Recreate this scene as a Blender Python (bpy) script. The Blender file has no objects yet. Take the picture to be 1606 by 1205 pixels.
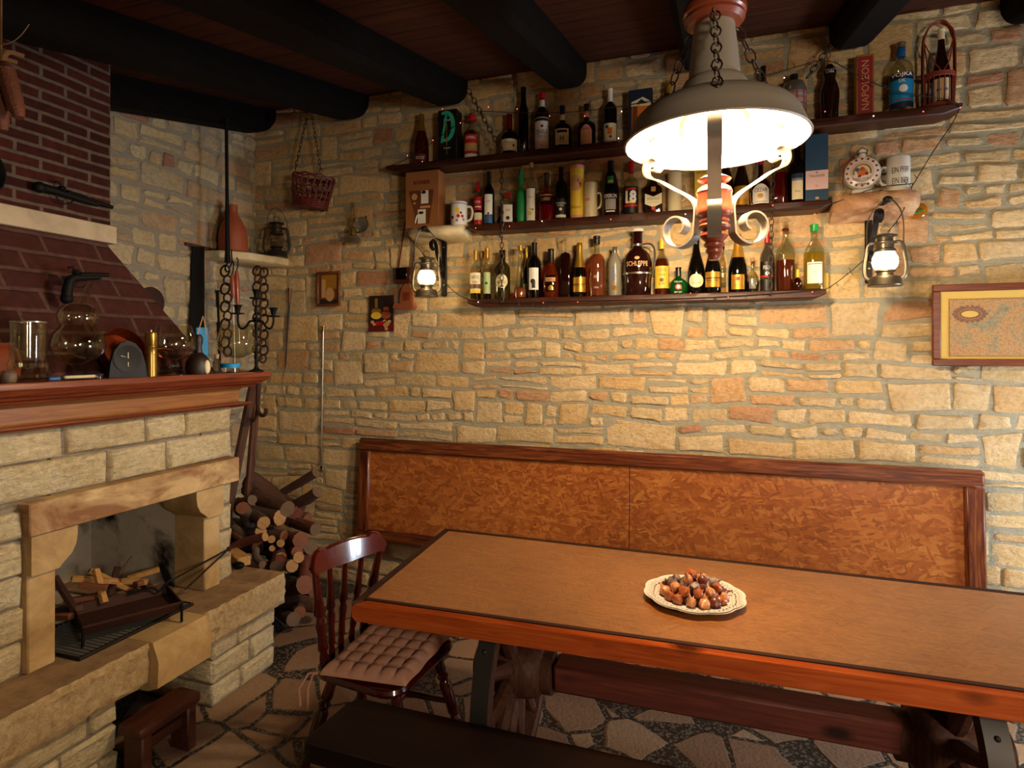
import bpy, math, random
from mathutils import Vector, Matrix, noise
PI = math.pi
R = random.Random(11)
col = bpy.context.scene.collection
# ------------------------------------------------------------------ camera geometry (photo 1606 x 1205)
FPX, CX, CY, CD, CH = 941.0, 803.0, 550.0, 3.6, 1.62
TH = math.atan(313 / 941.0); TC, TS = math.cos(TH), math.sin(TH)
def ray(px, py):
    a = (px - CX) / FPX
    return (TC * a - TS, TS * a + TC, (CY - py) / FPX)
def W(px, py, d=0.0):                     # point on the plane d metres in front of the back wall
    r = ray(px, py); t = (CD - d) / r[1]
    return Vector((r[0] * t, -CD + r[1] * t, CH + r[2] * t))
def L(px, py, x):                         # point on a plane parallel to the left wall
    r = ray(px, py); t = x / r[0]
    return Vector((x, -CD + r[1] * t, CH + r[2] * t))
def F(px, py, z):                         # point on a level plane
    r = ray(px, py); t = (z - CH) / r[2]
    return Vector((r[0] * t, -CD + r[1] * t, z))
def depth(d, px):
    return (CD - d) / ray(px, 0)[1]
def px2m(n, d, px):
    return n * depth(d, px) / FPX
# ------------------------------------------------------------------ mesh building
class MB:
    def __init__(s): s.v = []; s.f = []; s.m = []; s.attr = {}
    def add(s, vs, fs, mi=0):
        b = len(s.v)
        s.v += [Vector(p) for p in vs]
        s.f += [tuple(i + b for i in q) for q in fs]; s.m += [mi] * len(fs)
        return s
    def box(s, lo, hi, bev=0.0, mi=0, M=None):
        lo = Vector(lo); hi = Vector(hi)
        if bev <= 0:
            vs = [(x, y, z) for z in (lo[2], hi[2]) for y in (lo[1], hi[1]) for x in (lo[0], hi[0])]
            fs = [(0, 2, 3, 1), (4, 5, 7, 6), (0, 1, 5, 4), (2, 6, 7, 3), (0, 4, 6, 2), (1, 3, 7, 5)]
        else:
            bev = min(bev, min(hi - lo) * .49)
            vs = []; idx = {}
            for k in range(8):
                sx, sy, sz = k & 1, k >> 1 & 1, k >> 2 & 1
                P = Vector((hi[0] if sx else lo[0], hi[1] if sy else lo[1], hi[2] if sz else lo[2]))
                dx = Vector((-bev if sx else bev, 0, 0)); dy = Vector((0, -bev if sy else bev, 0)); dz = Vector((0, 0, -bev if sz else bev))
                for a, q in enumerate((P + dy + dz, P + dx + dz, P + dx + dy)):
                    idx[k, a] = len(vs); vs.append(q)
            fs = []
            def C(*l): return [idx[q] for q in l]
            for ax in range(3):
                o = [1 << b for b in range(3) if b != ax]
                for sd in (0, 1):
                    b = sd << ax
                    q = C((b, ax), (b | o[0], ax), (b | o[0] | o[1], ax), (b | o[1], ax))
                    fs.append(q)
            for ax in range(3):
                o = [b for b in range(3) if b != ax]
                for i in (0, 1):
                    for j in (0, 1):
                        k0 = (i << o[0]) | (j << o[1]); k1 = k0 | (1 << ax)
                        fs.append(C((k0, o[0]), (k1, o[0]), (k1, o[1]), (k0, o[1])))
            for k in range(8): fs.append(C((k, 0), (k, 1), (k, 2)))
            cen = (lo + hi) / 2
            out = []
            for q in fs:
                a, b2, c = Vector(vs[q[0]]), Vector(vs[q[1]]), Vector(vs[q[2]])
                n = (b2 - a).cross(c - a)
                mid = sum((Vector(vs[i]) for i in q), Vector()) / len(q)
                out.append(q if n.dot(mid - cen) > 0 else q[::-1])
            fs = out
        if M: vs = [M @ Vector(p) for p in vs]
        return s.add(vs, fs, mi)
    def lathe(s, prof, n=24, M=None, mi=0, closed=False, flat=1.0, sq=0.0, caps=True):
        vs = []; fs = []
        for r, z in prof:
            for k in range(n):
                a = 2 * PI * k / n; cx, sy = math.cos(a), math.sin(a)
                if sq:
                    e = 2 / sq; cx = math.copysign(abs(cx) ** e, cx); sy = math.copysign(abs(sy) ** e, sy)
                vs.append(Vector((r * cx, r * sy * flat, z)))
        m = len(prof)
        for i in range(m - 1 if not closed else m):
            j = (i + 1) % m
            for k in range(n):
                l = (k + 1) % n
                fs.append((i * n + k, i * n + l, j * n + l, j * n + k))
        if not closed and caps:
            if prof[0][0] > 1e-6: fs.append(tuple(range(n))[::-1])
            if prof[-1][0] > 1e-6: fs.append(tuple((m - 1) * n + k for k in range(n)))
        if M: vs = [M @ p for p in vs]
        return s.add(vs, fs, mi)
    def tube(s, pts, rad, n=8, caps=True, mi=0, closed=False, flat=None, up=None):
        pts = [Vector(p) for p in pts]; m = len(pts)
        rr = rad if isinstance(rad, (list, tuple)) else [rad] * m
        vs = []; fs = []; prev = Vector(up) if up else None
        for i, p in enumerate(pts):
            if closed: t = pts[(i + 1) % m] - pts[i - 1]
            else: t = pts[min(i + 1, m - 1)] - pts[max(i - 1, 0)]
            if t.length < 1e-9: t = Vector((0, 0, 1))
            t.normalize()
            if prev is None: prev = t.orthogonal()
            u = prev - t * prev.dot(t)
            if u.length < 1e-6: u = t.orthogonal()
            u.normalize(); w = t.cross(u)
            if not up: prev = u
            for k in range(n):
                a = 2 * PI * (k + .5) / n
                ru, rw = (rr[i], rr[i]) if flat is None else (flat[0], flat[1])
                if flat is not None and n == 4:
                    a0, a1 = ((1, 1), (-1, 1), (-1, -1), (1, -1))[k]
                    vs.append(p + u * ru * a0 + w * rw * a1)
                else: vs.append(p + u * ru * math.cos(a) + w * rw * math.sin(a))
        for i in range(m if closed else m - 1):
            j = (i + 1) % m
            for k in range(n):
                l = (k + 1) % n
                fs.append((i * n + k, i * n + l, j * n + l, j * n + k))
        if caps and not closed:
            fs.append(tuple(range(n))[::-1]); fs.append(tuple((m - 1) * n + k for k in range(n)))
        return s.add(vs, fs, mi)
    def prism(s, poly, fn, d0, d1, mi=0):           # 2D outline -> fn(u, v, depth)
        n = len(poly)
        vs = [fn(u, v, d0) for u, v in poly] + [fn(u, v, d1) for u, v in poly]
        fs = [tuple(range(n))[::-1], tuple(range(n, 2 * n))] + [(i, (i + 1) % n, n + (i + 1) % n, n + i) for i in range(n)]
        return s.add(vs, fs, mi)
    def sphere(s, c, r, n=12, m=8, mi=0, sc=(1, 1, 1), M=None):
        prof = [(max(math.sin(PI * i / m), 0) * r, -math.cos(PI * i / m) * r) for i in range(m + 1)]
        vs = []; fs = []
        vs.append((0, 0, -r))
        for rr, z in prof[1:-1]:
            vs += [(rr * math.cos(2 * PI * k / n), rr * math.sin(2 * PI * k / n), z) for k in range(n)]
        vs.append((0, 0, r)); top = len(vs) - 1
        for k in range(n): fs.append((0, 1 + (k + 1) % n, 1 + k))
        for i in range(m - 2):
            for k in range(n):
                a = 1 + i * n; b = a + n; l = (k + 1) % n
                fs.append((a + k, a + l, b + l, b + k))
        a = 1 + (m - 2) * n
        for k in range(n): fs.append((a + k, a + (k + 1) % n, top))
        X = M if M else Matrix.Identity(4)
        vs = [X @ Vector((p[0] * sc[0], p[1] * sc[1], p[2] * sc[2])) + Vector(c) for p in vs]
        return s.add(vs, fs, mi)
    def build(s, name, mats, parent=None, smooth=True, local=False, origin=None, ang=38):
        if not isinstance(mats, (list, tuple)): mats = [mats]
        me = bpy.data.meshes.new(name)
        vs = s.v
        loc = Vector((0, 0, 0))
        if parent is None:
            if origin is None:
                xs = [p[0] for p in vs]; ys = [p[1] for p in vs]; zs = [p[2] for p in vs]
                loc = Vector(((min(xs) + max(xs)) / 2, (min(ys) + max(ys)) / 2, min(zs)))
            else: loc = Vector(origin)
            vs = [p - loc for p in vs]
        elif not local:
            I = wm(parent).inverted(); vs = [I @ p for p in vs]
        me.from_pydata([tuple(p) for p in vs], [], s.f)
        for m in mats: me.materials.append(m)
        if len(mats) > 1: me.polygons.foreach_set('material_index', s.m)
        for an, vals in s.attr.items():
            at = me.attributes.new(an, 'FLOAT_COLOR', 'POINT')
            at.data.foreach_set('color', [c for q in vals for c in q])
        if smooth:
            me.polygons.foreach_set('use_smooth', [True] * len(me.polygons))
            me.set_sharp_from_angle(angle=math.radians(ang))
        me.update()
        o = bpy.data.objects.new(name, me); col.objects.link(o)
        if parent is not None: o.parent = parent
        else: o.location = loc
        return o
def wm(o):
    M = Matrix.Translation(o.location) @ o.rotation_euler.to_matrix().to_4x4()
    return wm(o.parent) @ M if o.parent else M
def tag(o, label=None, cat=None, group=None, kind=None):
    if label: o['label'] = label
    if cat: o['category'] = cat
    if group: o['group'] = group
    if kind: o['kind'] = kind
    return o
def thing(name, label, cat, loc=(0, 0, 0), rz=0.0, group=None):
    o = bpy.data.objects.new(name, None); col.objects.link(o)
    o.empty_display_size = .05; o.location = loc; o.rotation_euler = (0, 0, rz)
    return tag(o, label, cat, group)
def struct(mb, name, mats, parent=None, **k):
    o = mb.build(name, mats, parent, **k)
    if parent is None: o['kind'] = 'structure'
    return o
def frame_M(p, zdir, xdir=None):                    # matrix: local z along zdir, at p
    z = Vector(zdir).normalized()
    x = Vector(xdir) if xdir else z.orthogonal()
    x = (x - z * x.dot(z)).normalized(); y = z.cross(x)
    M = Matrix((x, y, z)).transposed().to_4x4(); M.translation = Vector(p)
    return M
def rail(mb, a, b, w, h, up=(0, 0, 1), mi=0, bev=.004):   # bevelled bar from a to b
    a = Vector(a); b = Vector(b); d = b - a
    M = frame_M(a, d, up)
    return mb.box((-h / 2, -w / 2, 0), (h / 2, w / 2, d.length), bev, mi, M)
def chain(mb, pts, ll=.034, wr=.0022, wide=.010, n=8, k=5, mi=0):
    pts = [Vector(p) for p in pts]
    seg = [(pts[i + 1] - pts[i]).length for i in range(len(pts) - 1)]
    tot = sum(seg); step = ll * .72; cnt = max(1, int(tot / step))
    for i in range(cnt):
        s = (i + .5) * tot / cnt; j = 0
        while j < len(seg) - 1 and s > seg[j]: s -= seg[j]; j += 1
        d = (pts[j + 1] - pts[j]).normalized(); p = pts[j] + d * s
        side = d.cross(Vector((0, 1, 0)))
        if side.length < .1: side = d.orthogonal()
        side.normalize()
        if i % 2: side = (side * .5 + d.cross(side) * .87).normalized()
        lp = []
        for q in range(n):
            a = 2 * PI * q / n
            lp.append(p + side * math.cos(a) * wide + d * math.sin(a) * ll / 2)
        mb.tube(lp, wr, k, closed=True, mi=mi)
_txt = {}
def text_geo(body, bold=0.0):
    key = (body, bold)
    if key not in _txt:
        cu = bpy.data.curves.new('t', 'FONT'); cu.body = body; cu.size = 1; cu.align_x = 'CENTER'; cu.align_y = 'CENTER'
        cu.resolution_u = 2; cu.offset = bold
        ob = bpy.data.objects.new('t', cu); col.objects.link(ob)
        dg = bpy.context.evaluated_depsgraph_get()
        me = bpy.data.meshes.new_from_object(ob.evaluated_get(dg))
        vs = [(v.co.x, v.co.y) for v in me.vertices]; fs = [tuple(p.vertices) for p in me.polygons]
        bpy.data.objects.remove(ob); bpy.data.curves.remove(cu); bpy.data.meshes.remove(me)
        xs = [p[0] for p in vs] or [0, 1]; ys = [p[1] for p in vs] or [0, 1]
        cx, cy = (min(xs) + max(xs)) / 2, (min(ys) + max(ys)) / 2
        w, h = max(xs) - min(xs), max(ys) - min(ys)
        _txt[key] = ([((x - cx) / w, (y - cy) / h) for x, y in vs], fs, w / h)
    return _txt[key]
def text(mb, body, w, h, fn, mi=0, bold=0.0, rot=False, shear=0.0):   # lettering w x h metres mapped through fn(u, v)
    vs, fs, asp = text_geo(body, bold)
    pts = []
    for x, y in vs:
        u, v = x * w + y * h * shear, y * h
        if rot: u, v = -v, u
        pts.append((u, v))
    todo = [(f[0], f[i], f[i + 1]) for f in fs for i in range(1, len(f) - 1)]; tris = []
    while todo:                                  # fine enough to follow a curved surface
        a, b, c = todo.pop()
        k, p, q, r = max((abs(pts[i][0] - pts[j][0]), i, j, l) for i, j, l in ((a, b, c), (b, c, a), (c, a, b)))
        if k < .005 or len(pts) > 6000: tris.append((a, b, c)); continue
        m = len(pts); pts.append(((pts[p][0] + pts[q][0]) / 2, (pts[p][1] + pts[q][1]) / 2)); todo += [(p, m, r), (m, q, r)]
    mb.add([fn(u, v) for u, v in pts], tris, mi)
def patch(mb, u0, u1, v0, v1, fn, nu=10, nv=2, mi=0, shape=None):
    vs = []; fs = []
    for j in range(nv + 1):
        for i in range(nu + 1):
            u = u0 + (u1 - u0) * i / nu; v = v0 + (v1 - v0) * j / nv
            if shape: u, v = shape(u, v, (i / nu) * 2 - 1, j / nv)
            vs.append(fn(u, v))
    for j in range(nv):
        for i in range(nu):
            a = j * (nu + 1) + i
            fs.append((a, a + 1, a + nu + 2, a + nu + 1))
    mb.add(vs, fs, mi)
def disc(mb, u, v, ru, rv, fn, n=20, mi=0):
    g = 1 if max(ru, rv) < .005 else 4
    mb.add([fn(u, v)] + [fn(u + ru * s / g * math.cos(2 * PI * k / n), v + rv * s / g * math.sin(2 * PI * k / n)) for s in range(1, g + 1) for k in range(n)],
           [(0, 1 + k, 1 + (k + 1) % n) for k in range(n)] + [(1 + s * n + k, 1 + s * n + n + k, 1 + s * n + n + (k + 1) % n, 1 + s * n + (k + 1) % n) for s in range(g - 1) for k in range(n)], mi)
# ------------------------------------------------------------------ materials
def lin(h):
    h = h.lstrip('#'); o = []
    for i in (0, 2, 4):
        c = int(h[i:i + 2], 16) / 255
        o.append(c / 12.92 if c <= .04045 else ((c + .055) / 1.055) ** 2.4)
    return tuple(o) + (1.0,)
class NT:
    def __init__(s, name):
        s.mat = bpy.data.materials.new(name); s.mat.use_nodes = True
        s.t = s.mat.node_tree; s.b = s.t.nodes['Principled BSDF']; s.l = s.t.links
    def n(s, typ, **k):
        x = s.t.nodes.new('ShaderNode' + typ)
        for a, b in k.items():
            if a.startswith('i_'):
                nm = a[2:].replace('_', ' '); x.inputs[nm].default_value = b
            else: setattr(x, a, b)
        return x
    def link(s, a, b): s.l.new(a, b)
    def coords(s, scale=(1, 1, 1), kind='Object', rot=(0, 0, 0)):
        tc = s.n('TexCoord'); mp = s.n('Mapping'); mp.inputs['Scale'].default_value = scale; mp.inputs['Rotation'].default_value = rot
        s.link(tc.outputs[kind], mp.inputs['Vector']); return mp.outputs['Vector']
    def noise(s, vec, scale=5, detail=4, rough=.55, dist=0):
        x = s.n('TexNoise'); x.inputs['Scale'].default_value = scale; x.inputs['Detail'].default_value = detail
        x.inputs['Roughness'].default_value = rough; x.inputs['Distortion'].default_value = dist
        if vec: s.link(vec, x.inputs['Vector'])
        return x.outputs['Fac']
    def ramp(s, fac, stops, interp='LINEAR'):
        x = s.n('ValToRGB'); cr = x.color_ramp; cr.interpolation = interp
        while len(cr.elements) < len(stops): cr.elements.new(.5)
        for e, (p, c) in zip(cr.elements, stops):
            e.position = p; e.color = lin(c) if isinstance(c, str) else c
        s.link(fac, x.inputs['Fac']); return x.outputs['Color']
    def mix(s, fac, a, b, mode='MIX'):
        x = s.n('Mix', data_type='RGBA', blend_type=mode)
        for sock, v in ((x.inputs[0], fac), (x.inputs[6], a), (x.inputs[7], b)):
            if isinstance(v, (int, float)): sock.default_value = v
            elif isinstance(v, str): sock.default_value = lin(v)
            elif isinstance(v, tuple): sock.default_value = v
            else: s.link(v, sock)
        return x.outputs[2]
    def math(s, op, a, b=0.0):
        x = s.n('Math', operation=op)
        for sock, v in ((x.inputs[0], a), (x.inputs[1], b)):
            if isinstance(v, (int, float)): sock.default_value = v
            else: s.link(v, sock)
        return x.outputs[0]
    def bump(s, h, strength=.3, dist=.01):
        x = s.n('Bump'); x.inputs['Strength'].default_value = strength; x.inputs['Distance'].default_value = dist
        s.link(h, x.inputs['Height']); s.link(x.outputs['Normal'], s.b.inputs['Normal'])
    def set(s, **k):
        for a, v in k.items():
            sock = s.b.inputs[a.replace('_', ' ')]
            if hasattr(v, 'is_output'): s.link(v, sock)
            else: sock.default_value = v
        return s
def plain(name, c, rough=.5, metal=0.0, c2=None, scale=8, bump=0.0, bs=60, spec=.5, coat=0.0):
    t = NT(name)
    t.set(Roughness=rough, Metallic=metal, Specular_IOR_Level=spec, Coat_Weight=coat)
    vec = t.coords()
    f = t.noise(vec, scale, 4)
    d = tuple(x * .8 for x in lin(c)[:3]) + (1,)
    t.set(Base_Color=t.mix(f, lin(c), lin(c2) if c2 else d))
    if bump: t.bump(t.noise(vec, bs, 5), bump, .004)
    return t.mat
def glass(name, c='#ffffff', rough=.02, body=.0, edge=.10, tint=1.0):
    # thin-walled glass: clear transmission plus a Fresnel reflection, with some body colour for liquids
    t = NT(name); t.t.nodes.remove(t.b)
    out = [n for n in t.t.nodes if n.type == 'OUTPUT_MATERIAL'][0]
    tr = t.n('BsdfTransparent'); tr.inputs['Color'].default_value = lin(c)
    gl = t.n('BsdfGlossy'); gl.inputs['Roughness'].default_value = rough
    lw = t.n('LayerWeight'); lw.inputs['Blend'].default_value = .30
    fac = t.math('MINIMUM', t.math('ADD', t.math('MULTIPLY', t.math('POWER', lw.outputs['Facing'], 2.2), .8), .06), .85)
    cur = tr.outputs[0]
    if body:
        df = t.n('BsdfTranslucent'); df.inputs['Color'].default_value = lin(c)
        d2 = t.n('BsdfDiffuse'); d2.inputs['Color'].default_value = lin(c)
        m0 = t.n('MixShader'); m0.inputs[0].default_value = .5; t.link(df.outputs[0], m0.inputs[1]); t.link(d2.outputs[0], m0.inputs[2])
        m1 = t.n('MixShader'); m1.inputs[0].default_value = body; t.link(cur, m1.inputs[1]); t.link(m0.outputs[0], m1.inputs[2]); cur = m1.outputs[0]
    m2 = t.n('MixShader'); t.link(fac, m2.inputs[0]); t.link(cur, m2.inputs[1]); t.link(gl.outputs[0], m2.inputs[2]); t.link(m2.outputs[0], out.inputs['Surface'])
    return t.mat
def glow(name, c, strength):
    t = NT(name); t.set(Base_Color=lin(c), Emission_Color=lin(c), Emission_Strength=strength, Roughness=.4)
    return t.mat
def wood(name, c1, c2, c3, axis=0, scale=1.0, rough=.4, spec=.5, bump=.15, coat=0.0, knots=True):
    t = NT(name)
    st = [24 * scale] * 3; st[axis] = 1.5 * scale
    v = t.coords(tuple(st))
    f = t.noise(v, 2.2, 6, .6, 1.2)
    colr = t.ramp(f, [(.34, c1), (.5, c2), (.66, c3)])
    fine = [90 * scale] * 3; fine[axis] = 3 * scale
    g = t.noise(t.coords(tuple(fine)), 2.5, 3)
    colr = t.mix(t.math('MULTIPLY', g, .5), colr, c1)
    if knots:
        kv = [7 * scale] * 3; kv[axis] = 3.2 * scale
        vo = t.n('TexVoronoi'); vo.inputs['Scale'].default_value = 1.0; t.link(t.coords(tuple(kv)), vo.inputs['Vector'])
        km = t.ramp(vo.outputs['Distance'], [(.06, '#ffffff'), (.16, '#000000')])
        colr = t.mix(km, colr, tuple(x * .25 for x in lin(c1)[:3]) + (1,))
    t.set(Base_Color=colr, Roughness=rough, Specular_IOR_Level=spec, Coat_Weight=coat, Coat_Roughness=.15)
    if bump: t.bump(g, bump, .003)
    return t.mat
def stone_mat(name, tones, mortar, bump=.5, joint_attr=True, rust=.35):
    t = NT(name); v = t.coords()
    at = t.n('Attribute', attribute_name='stone')
    sp = t.n('SeparateColor'); t.link(at.outputs['Color'], sp.inputs['Color'])
    base = t.ramp(sp.outputs['Red'], tones)
    n1 = t.noise(v, 9, 6, .62, .4); n2 = t.noise(v, 45, 5, .65)
    base = t.mix(t.ramp(n1, [(.35, '#000000'), (.7, '#ffffff')]), base, t.mix(.55, base, '#f3e3bd', 'MULTIPLY'))
    st = t.math('MULTIPLY', t.ramp(t.noise(v, 5.0, 5, .7, .8), [(.56, '#000000'), (.72, '#ffffff')]), t.math('MULTIPLY', sp.outputs['Green'], rust))
    base = t.mix(st, base, '#a8683e')
    base = t.mix(t.math('MULTIPLY', t.ramp(n2, [(.3, '#ffffff'), (.55, '#000000')]), .35), base, '#8c7550', 'MULTIPLY')
    mo = t.mix(n2, mortar[0], mortar[1])
    t.set(Base_Color=t.mix(sp.outputs['Blue'], mo, base), Roughness=.88, Specular_IOR_Level=.25)
    h = t.math('ADD', t.math('MULTIPLY', n1, .8), t.math('MULTIPLY', n2, .45))
    # chiselled ridges
    w = t.noise(t.coords((14, 14, 34)), 1.6, 6, .7, 1.5)
    h = t.math('ADD', h, t.math('MULTIPLY', w, .7))
    t.bump(h, bump, .02)
    return t.mat
M = {}
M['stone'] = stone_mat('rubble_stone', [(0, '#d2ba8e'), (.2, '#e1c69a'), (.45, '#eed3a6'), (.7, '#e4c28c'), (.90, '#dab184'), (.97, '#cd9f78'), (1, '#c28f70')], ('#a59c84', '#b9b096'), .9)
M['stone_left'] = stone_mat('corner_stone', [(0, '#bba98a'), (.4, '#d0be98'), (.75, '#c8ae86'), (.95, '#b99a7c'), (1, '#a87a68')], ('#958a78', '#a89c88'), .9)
M['ashlar'] = stone_mat('ashlar_limestone', [(0, '#d6c6a2'), (.5, '#dfcfaa'), (1, '#d2bf98')], ('#8d7f6c', '#9c8e7a'), 1.0, rust=.12)
def slab_mat(name, c1, c2, c3, bump=.3, sc=10, soot=0.0):
    t = NT(name); v = t.coords()
    f = t.noise(v, sc, 6, .65, .5); g = t.noise(v, sc * 6, 5, .7)
    cc = t.ramp(f, [(.3, c1), (.5, c2), (.72, c3)])
    if soot:
        k = t.ramp(t.noise(v, 2.6, 5, .6, .6), [(.52, '#000000'), (.66, '#ffffff')])
        cc = t.mix(t.math('MULTIPLY', k, soot), cc, '#0c0807')
    t.set(Base_Color=cc, Roughness=.85, Specular_IOR_Level=.3)
    t.bump(t.math('ADD', f, t.math('MULTIPLY', g, .6)), bump, .012)
    return t.mat
M['hearth'] = slab_mat('hearth_stone', '#6f5741', '#8c7052', '#a3855f', .3)
M['hearth_rough'] = slab_mat('hammered_stone', '#a98a62', '#c6a97c', '#dcc599', 1.0, 36)
M['dressed'] = slab_mat('dressed_stone', '#937650', '#b19263', '#c6aa7c', .25, 6)
def lintel_mat():
    t = NT('scorched_stone'); v = t.coords()
    f = t.noise(v, 8, 6, .65)
    cc = t.ramp(f, [(.3, '#b39468'), (.55, '#c4a676'), (.75, '#d0b689')])
    k = t.ramp(t.noise(t.coords((3, 3.2, 6)), 1.0, 4, .6, .8), [(.42, '#000000'), (.62, '#ffffff')])
    cc = t.mix(t.math('MULTIPLY', k, .8), cc, '#6b3418')
    t.set(Base_Color=cc, Roughness=.8, Specular_IOR_Level=.3); t.bump(t.noise(v, 60, 5), .25, .006)
    return t.mat
M['lintel'] = lintel_mat()
M['ledge'] = slab_mat('ledge_stone', '#b9a37c', '#cdb88f', '#dccba4', .6, 9)
M['ledge_red'] = slab_mat('reddish_ledge_stone', '#96684a', '#b98a62', '#d2b088', .8, 9)
M['firebox'] = slab_mat('sooty_plaster', '#a59c8c', '#b8ae9c', '#c6bcab', .3, 5, 1.0)
def brick_mat(name, c1, c2, mortar, bw, bh, ms, shear=0.0, off=.5, blur=.1, dirt=0.0):
    t = NT(name); tc = t.n('TexCoord'); sp = t.n('SeparateXYZ'); t.link(tc.outputs['Object'], sp.inputs[0])
    u = t.math('ADD', sp.outputs['Y'], t.math('MULTIPLY', sp.outputs['X'], .6))
    u = t.math('ADD', u, t.math('MULTIPLY', sp.outputs['Z'], shear))
    cb = t.n('CombineXYZ'); t.link(u, cb.inputs[0]); t.link(sp.outputs['Z'], cb.inputs[1])
    wob = t.n('TexNoise'); wob.inputs['Scale'].default_value = 6; t.link(tc.outputs['Object'], wob.inputs['Vector'])
    va = t.n('VectorMath', operation='MULTIPLY_ADD'); t.link(wob.outputs['Color'], va.inputs[0]); va.inputs[1].default_value = (.018, .012, 0); t.link(cb.outputs[0], va.inputs[2])
    b = t.n('TexBrick'); b.inputs['Scale'].default_value = 1; b.inputs['Brick Width'].default_value = bw; b.inputs['Row Height'].default_value = bh
    b.inputs['Mortar Size'].default_value = ms; b.inputs['Mortar Smooth'].default_value = blur; b.inputs['Bias'].default_value = 0
    b.inputs['Color1'].default_value = lin(c1); b.inputs['Color2'].default_value = lin(c2); b.inputs['Mortar'].default_value = lin(mortar)
    b.offset = off; t.link(va.outputs[0], b.inputs['Vector'])
    n = t.noise(t.coords(), 30, 5)
    cc = t.mix(.5, b.outputs['Color'], t.ramp(n, [(.3, '#5c5c5c'), (.7, '#ffffff')]), 'MULTIPLY')
    if dirt: cc = t.mix(t.math('MULTIPLY', t.noise(t.coords(), 7, 5), dirt), cc, '#3a2320')
    t.set(Base_Color=cc, Roughness=.9, Specular_IOR_Level=.2)
    h = t.math('SUBTRACT', t.math('MULTIPLY', n, .3), b.outputs['Fac'])
    t.bump(h, .6, .012)
    return t.mat
M['brick'] = brick_mat('chimney_brick', '#4c2018', '#3a1812', '#6a594b', .21, .05, .0075)
M['hood'] = brick_mat('hood_brick', '#54281f', '#472320', '#6a4a42', .24, .085, .012, shear=.45, blur=.6, dirt=.5)
M['plaster'] = slab_mat('plaster_band', '#a6947a', '#b7a488', '#c4b297', .15, 6)
def floor_mat():
    t = NT('crazy_paving'); tc = t.n('TexCoord')
    wob = t.n('TexNoise'); wob.inputs['Scale'].default_value = 3.5; wob.inputs['Detail'].default_value = 3; t.link(tc.outputs['Object'], wob.inputs['Vector'])
    va = t.n('VectorMath', operation='MULTIPLY_ADD'); t.link(wob.outputs['Color'], va.inputs[0]); va.inputs[1].default_value = (.07, .07, 0); t.link(tc.outputs['Object'], va.inputs[2])
    S = 4.4
    e = t.n('TexVoronoi', feature='DISTANCE_TO_EDGE'); e.inputs['Scale'].default_value = S; t.link(va.outputs[0], e.inputs['Vector'])
    c = t.n('TexVoronoi'); c.inputs['Scale'].default_value = S; t.link(va.outputs[0], c.inputs['Vector'])
    sp = t.n('SeparateColor'); t.link(c.outputs['Color'], sp.inputs['Color'])
    n = t.noise(t.coords(), 20, 6, .65)
    flag = t.ramp(sp.outputs['Red'], [(0, '#7e624c'), (.3, '#967a60'), (.6, '#8a6c55'), (1, '#a48a6c')])
    flag = t.mix(t.math('MULTIPLY', n, .5), flag, '#6b5040')
    pv = t.n('TexVoronoi'); pv.inputs['Scale'].default_value = 70; t.link(tc.outputs['Object'], pv.inputs['Vector'])
    peb = t.ramp(pv.outputs['Distance'], [(.2, '#6f6659'), (.55, '#241d18')])
    isflag = t.math('MULTIPLY', t.ramp(e.outputs['Distance'], [(.035, '#000000'), (.055, '#ffffff')]), t.math('LESS_THAN', sp.outputs['Green'], .8))
    t.set(Base_Color=t.mix(isflag, peb, flag), Roughness=.55, Specular_IOR_Level=.4)
    h = t.math('ADD', t.math('MULTIPLY', isflag, .8), t.math('MULTIPLY', n, .35))
    h = t.math('SUBTRACT', h, t.math('MULTIPLY', pv.outputs['Distance'], .3))
    t.bump(h, .5, .01)
    return t.mat
M['floor'] = floor_mat()
def ceiling_mat():
    t = NT('ceiling_boards'); tc = t.n('TexCoord'); sp = t.n('SeparateXYZ'); t.link(tc.outputs['Object'], sp.inputs[0])
    fr = t.math('FRACT', t.math('MULTIPLY', sp.outputs['Y'], 7.5))
    gap = t.ramp(fr, [(.02, '#000000'), (.06, '#ffffff')])
    bid = t.math('FLOOR', t.math('MULTIPLY', sp.outputs['Y'], 7.5))
    g = t.noise(t.coords((1.2, 16, 16)), 2.5, 6, .6, .8)
    cc = t.ramp(g, [(.3, '#2a130a'), (.55, '#431e0e'), (.75, '#552815')])
    cc = t.mix(gap, '#0c0605', cc)
    t.set(Base_Color=cc, Roughness=.7, Specular_IOR_Level=.2); t.bump(gap, .4, .006)
    return t.mat
M['ceiling'] = ceiling_mat()
M['beam'] = wood('beam_wood', '#060403', '#0b0705', '#120a07', 1, 1, .85, .12, .4, knots=False)
M['plank'] = wood('shelf_wood', '#2e130b', '#43200f', '#542a16', 0, 1, .45, .4, .2)
M['mantel'] = wood('mantel_wood', '#5a2412', '#74331a', '#8a4322', 1, .8, .35, .5, .08, knots=False)
M['mantel_pale'] = wood('mantel_frieze_wood', '#7a4a2a', '#91602f', '#a3703c', 1, .8, .4, .5, .08, knots=False)
M['frame_wood'] = wood('pine_frame_wood', '#3c160b', '#6e3318', '#96562c', 0, .9, .32, .5, .1)
M['frame_wood_z'] = wood('pine_frame_upright', '#3c160b', '#6e3318', '#96562c', 2, .9, .32, .5, .1)
M['edge_wood'] = wood('table_edge_pine', '#9c4016', '#b9541f', '#cd682c', 0, .8, .22, .5, .05)
M['strip'] = plain('dark_strip', '#2a0e08', .6, spec=.2)
M['mahogany'] = plain('mahogany_varnish', '#4c0f08', .16, c2='#340a06', scale=5, coat=.4)
M['bench'] = wood('dark_bench_wood', '#0b0403', '#110605', '#180806', 0, 1, .5, .2, .1, knots=False)
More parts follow.
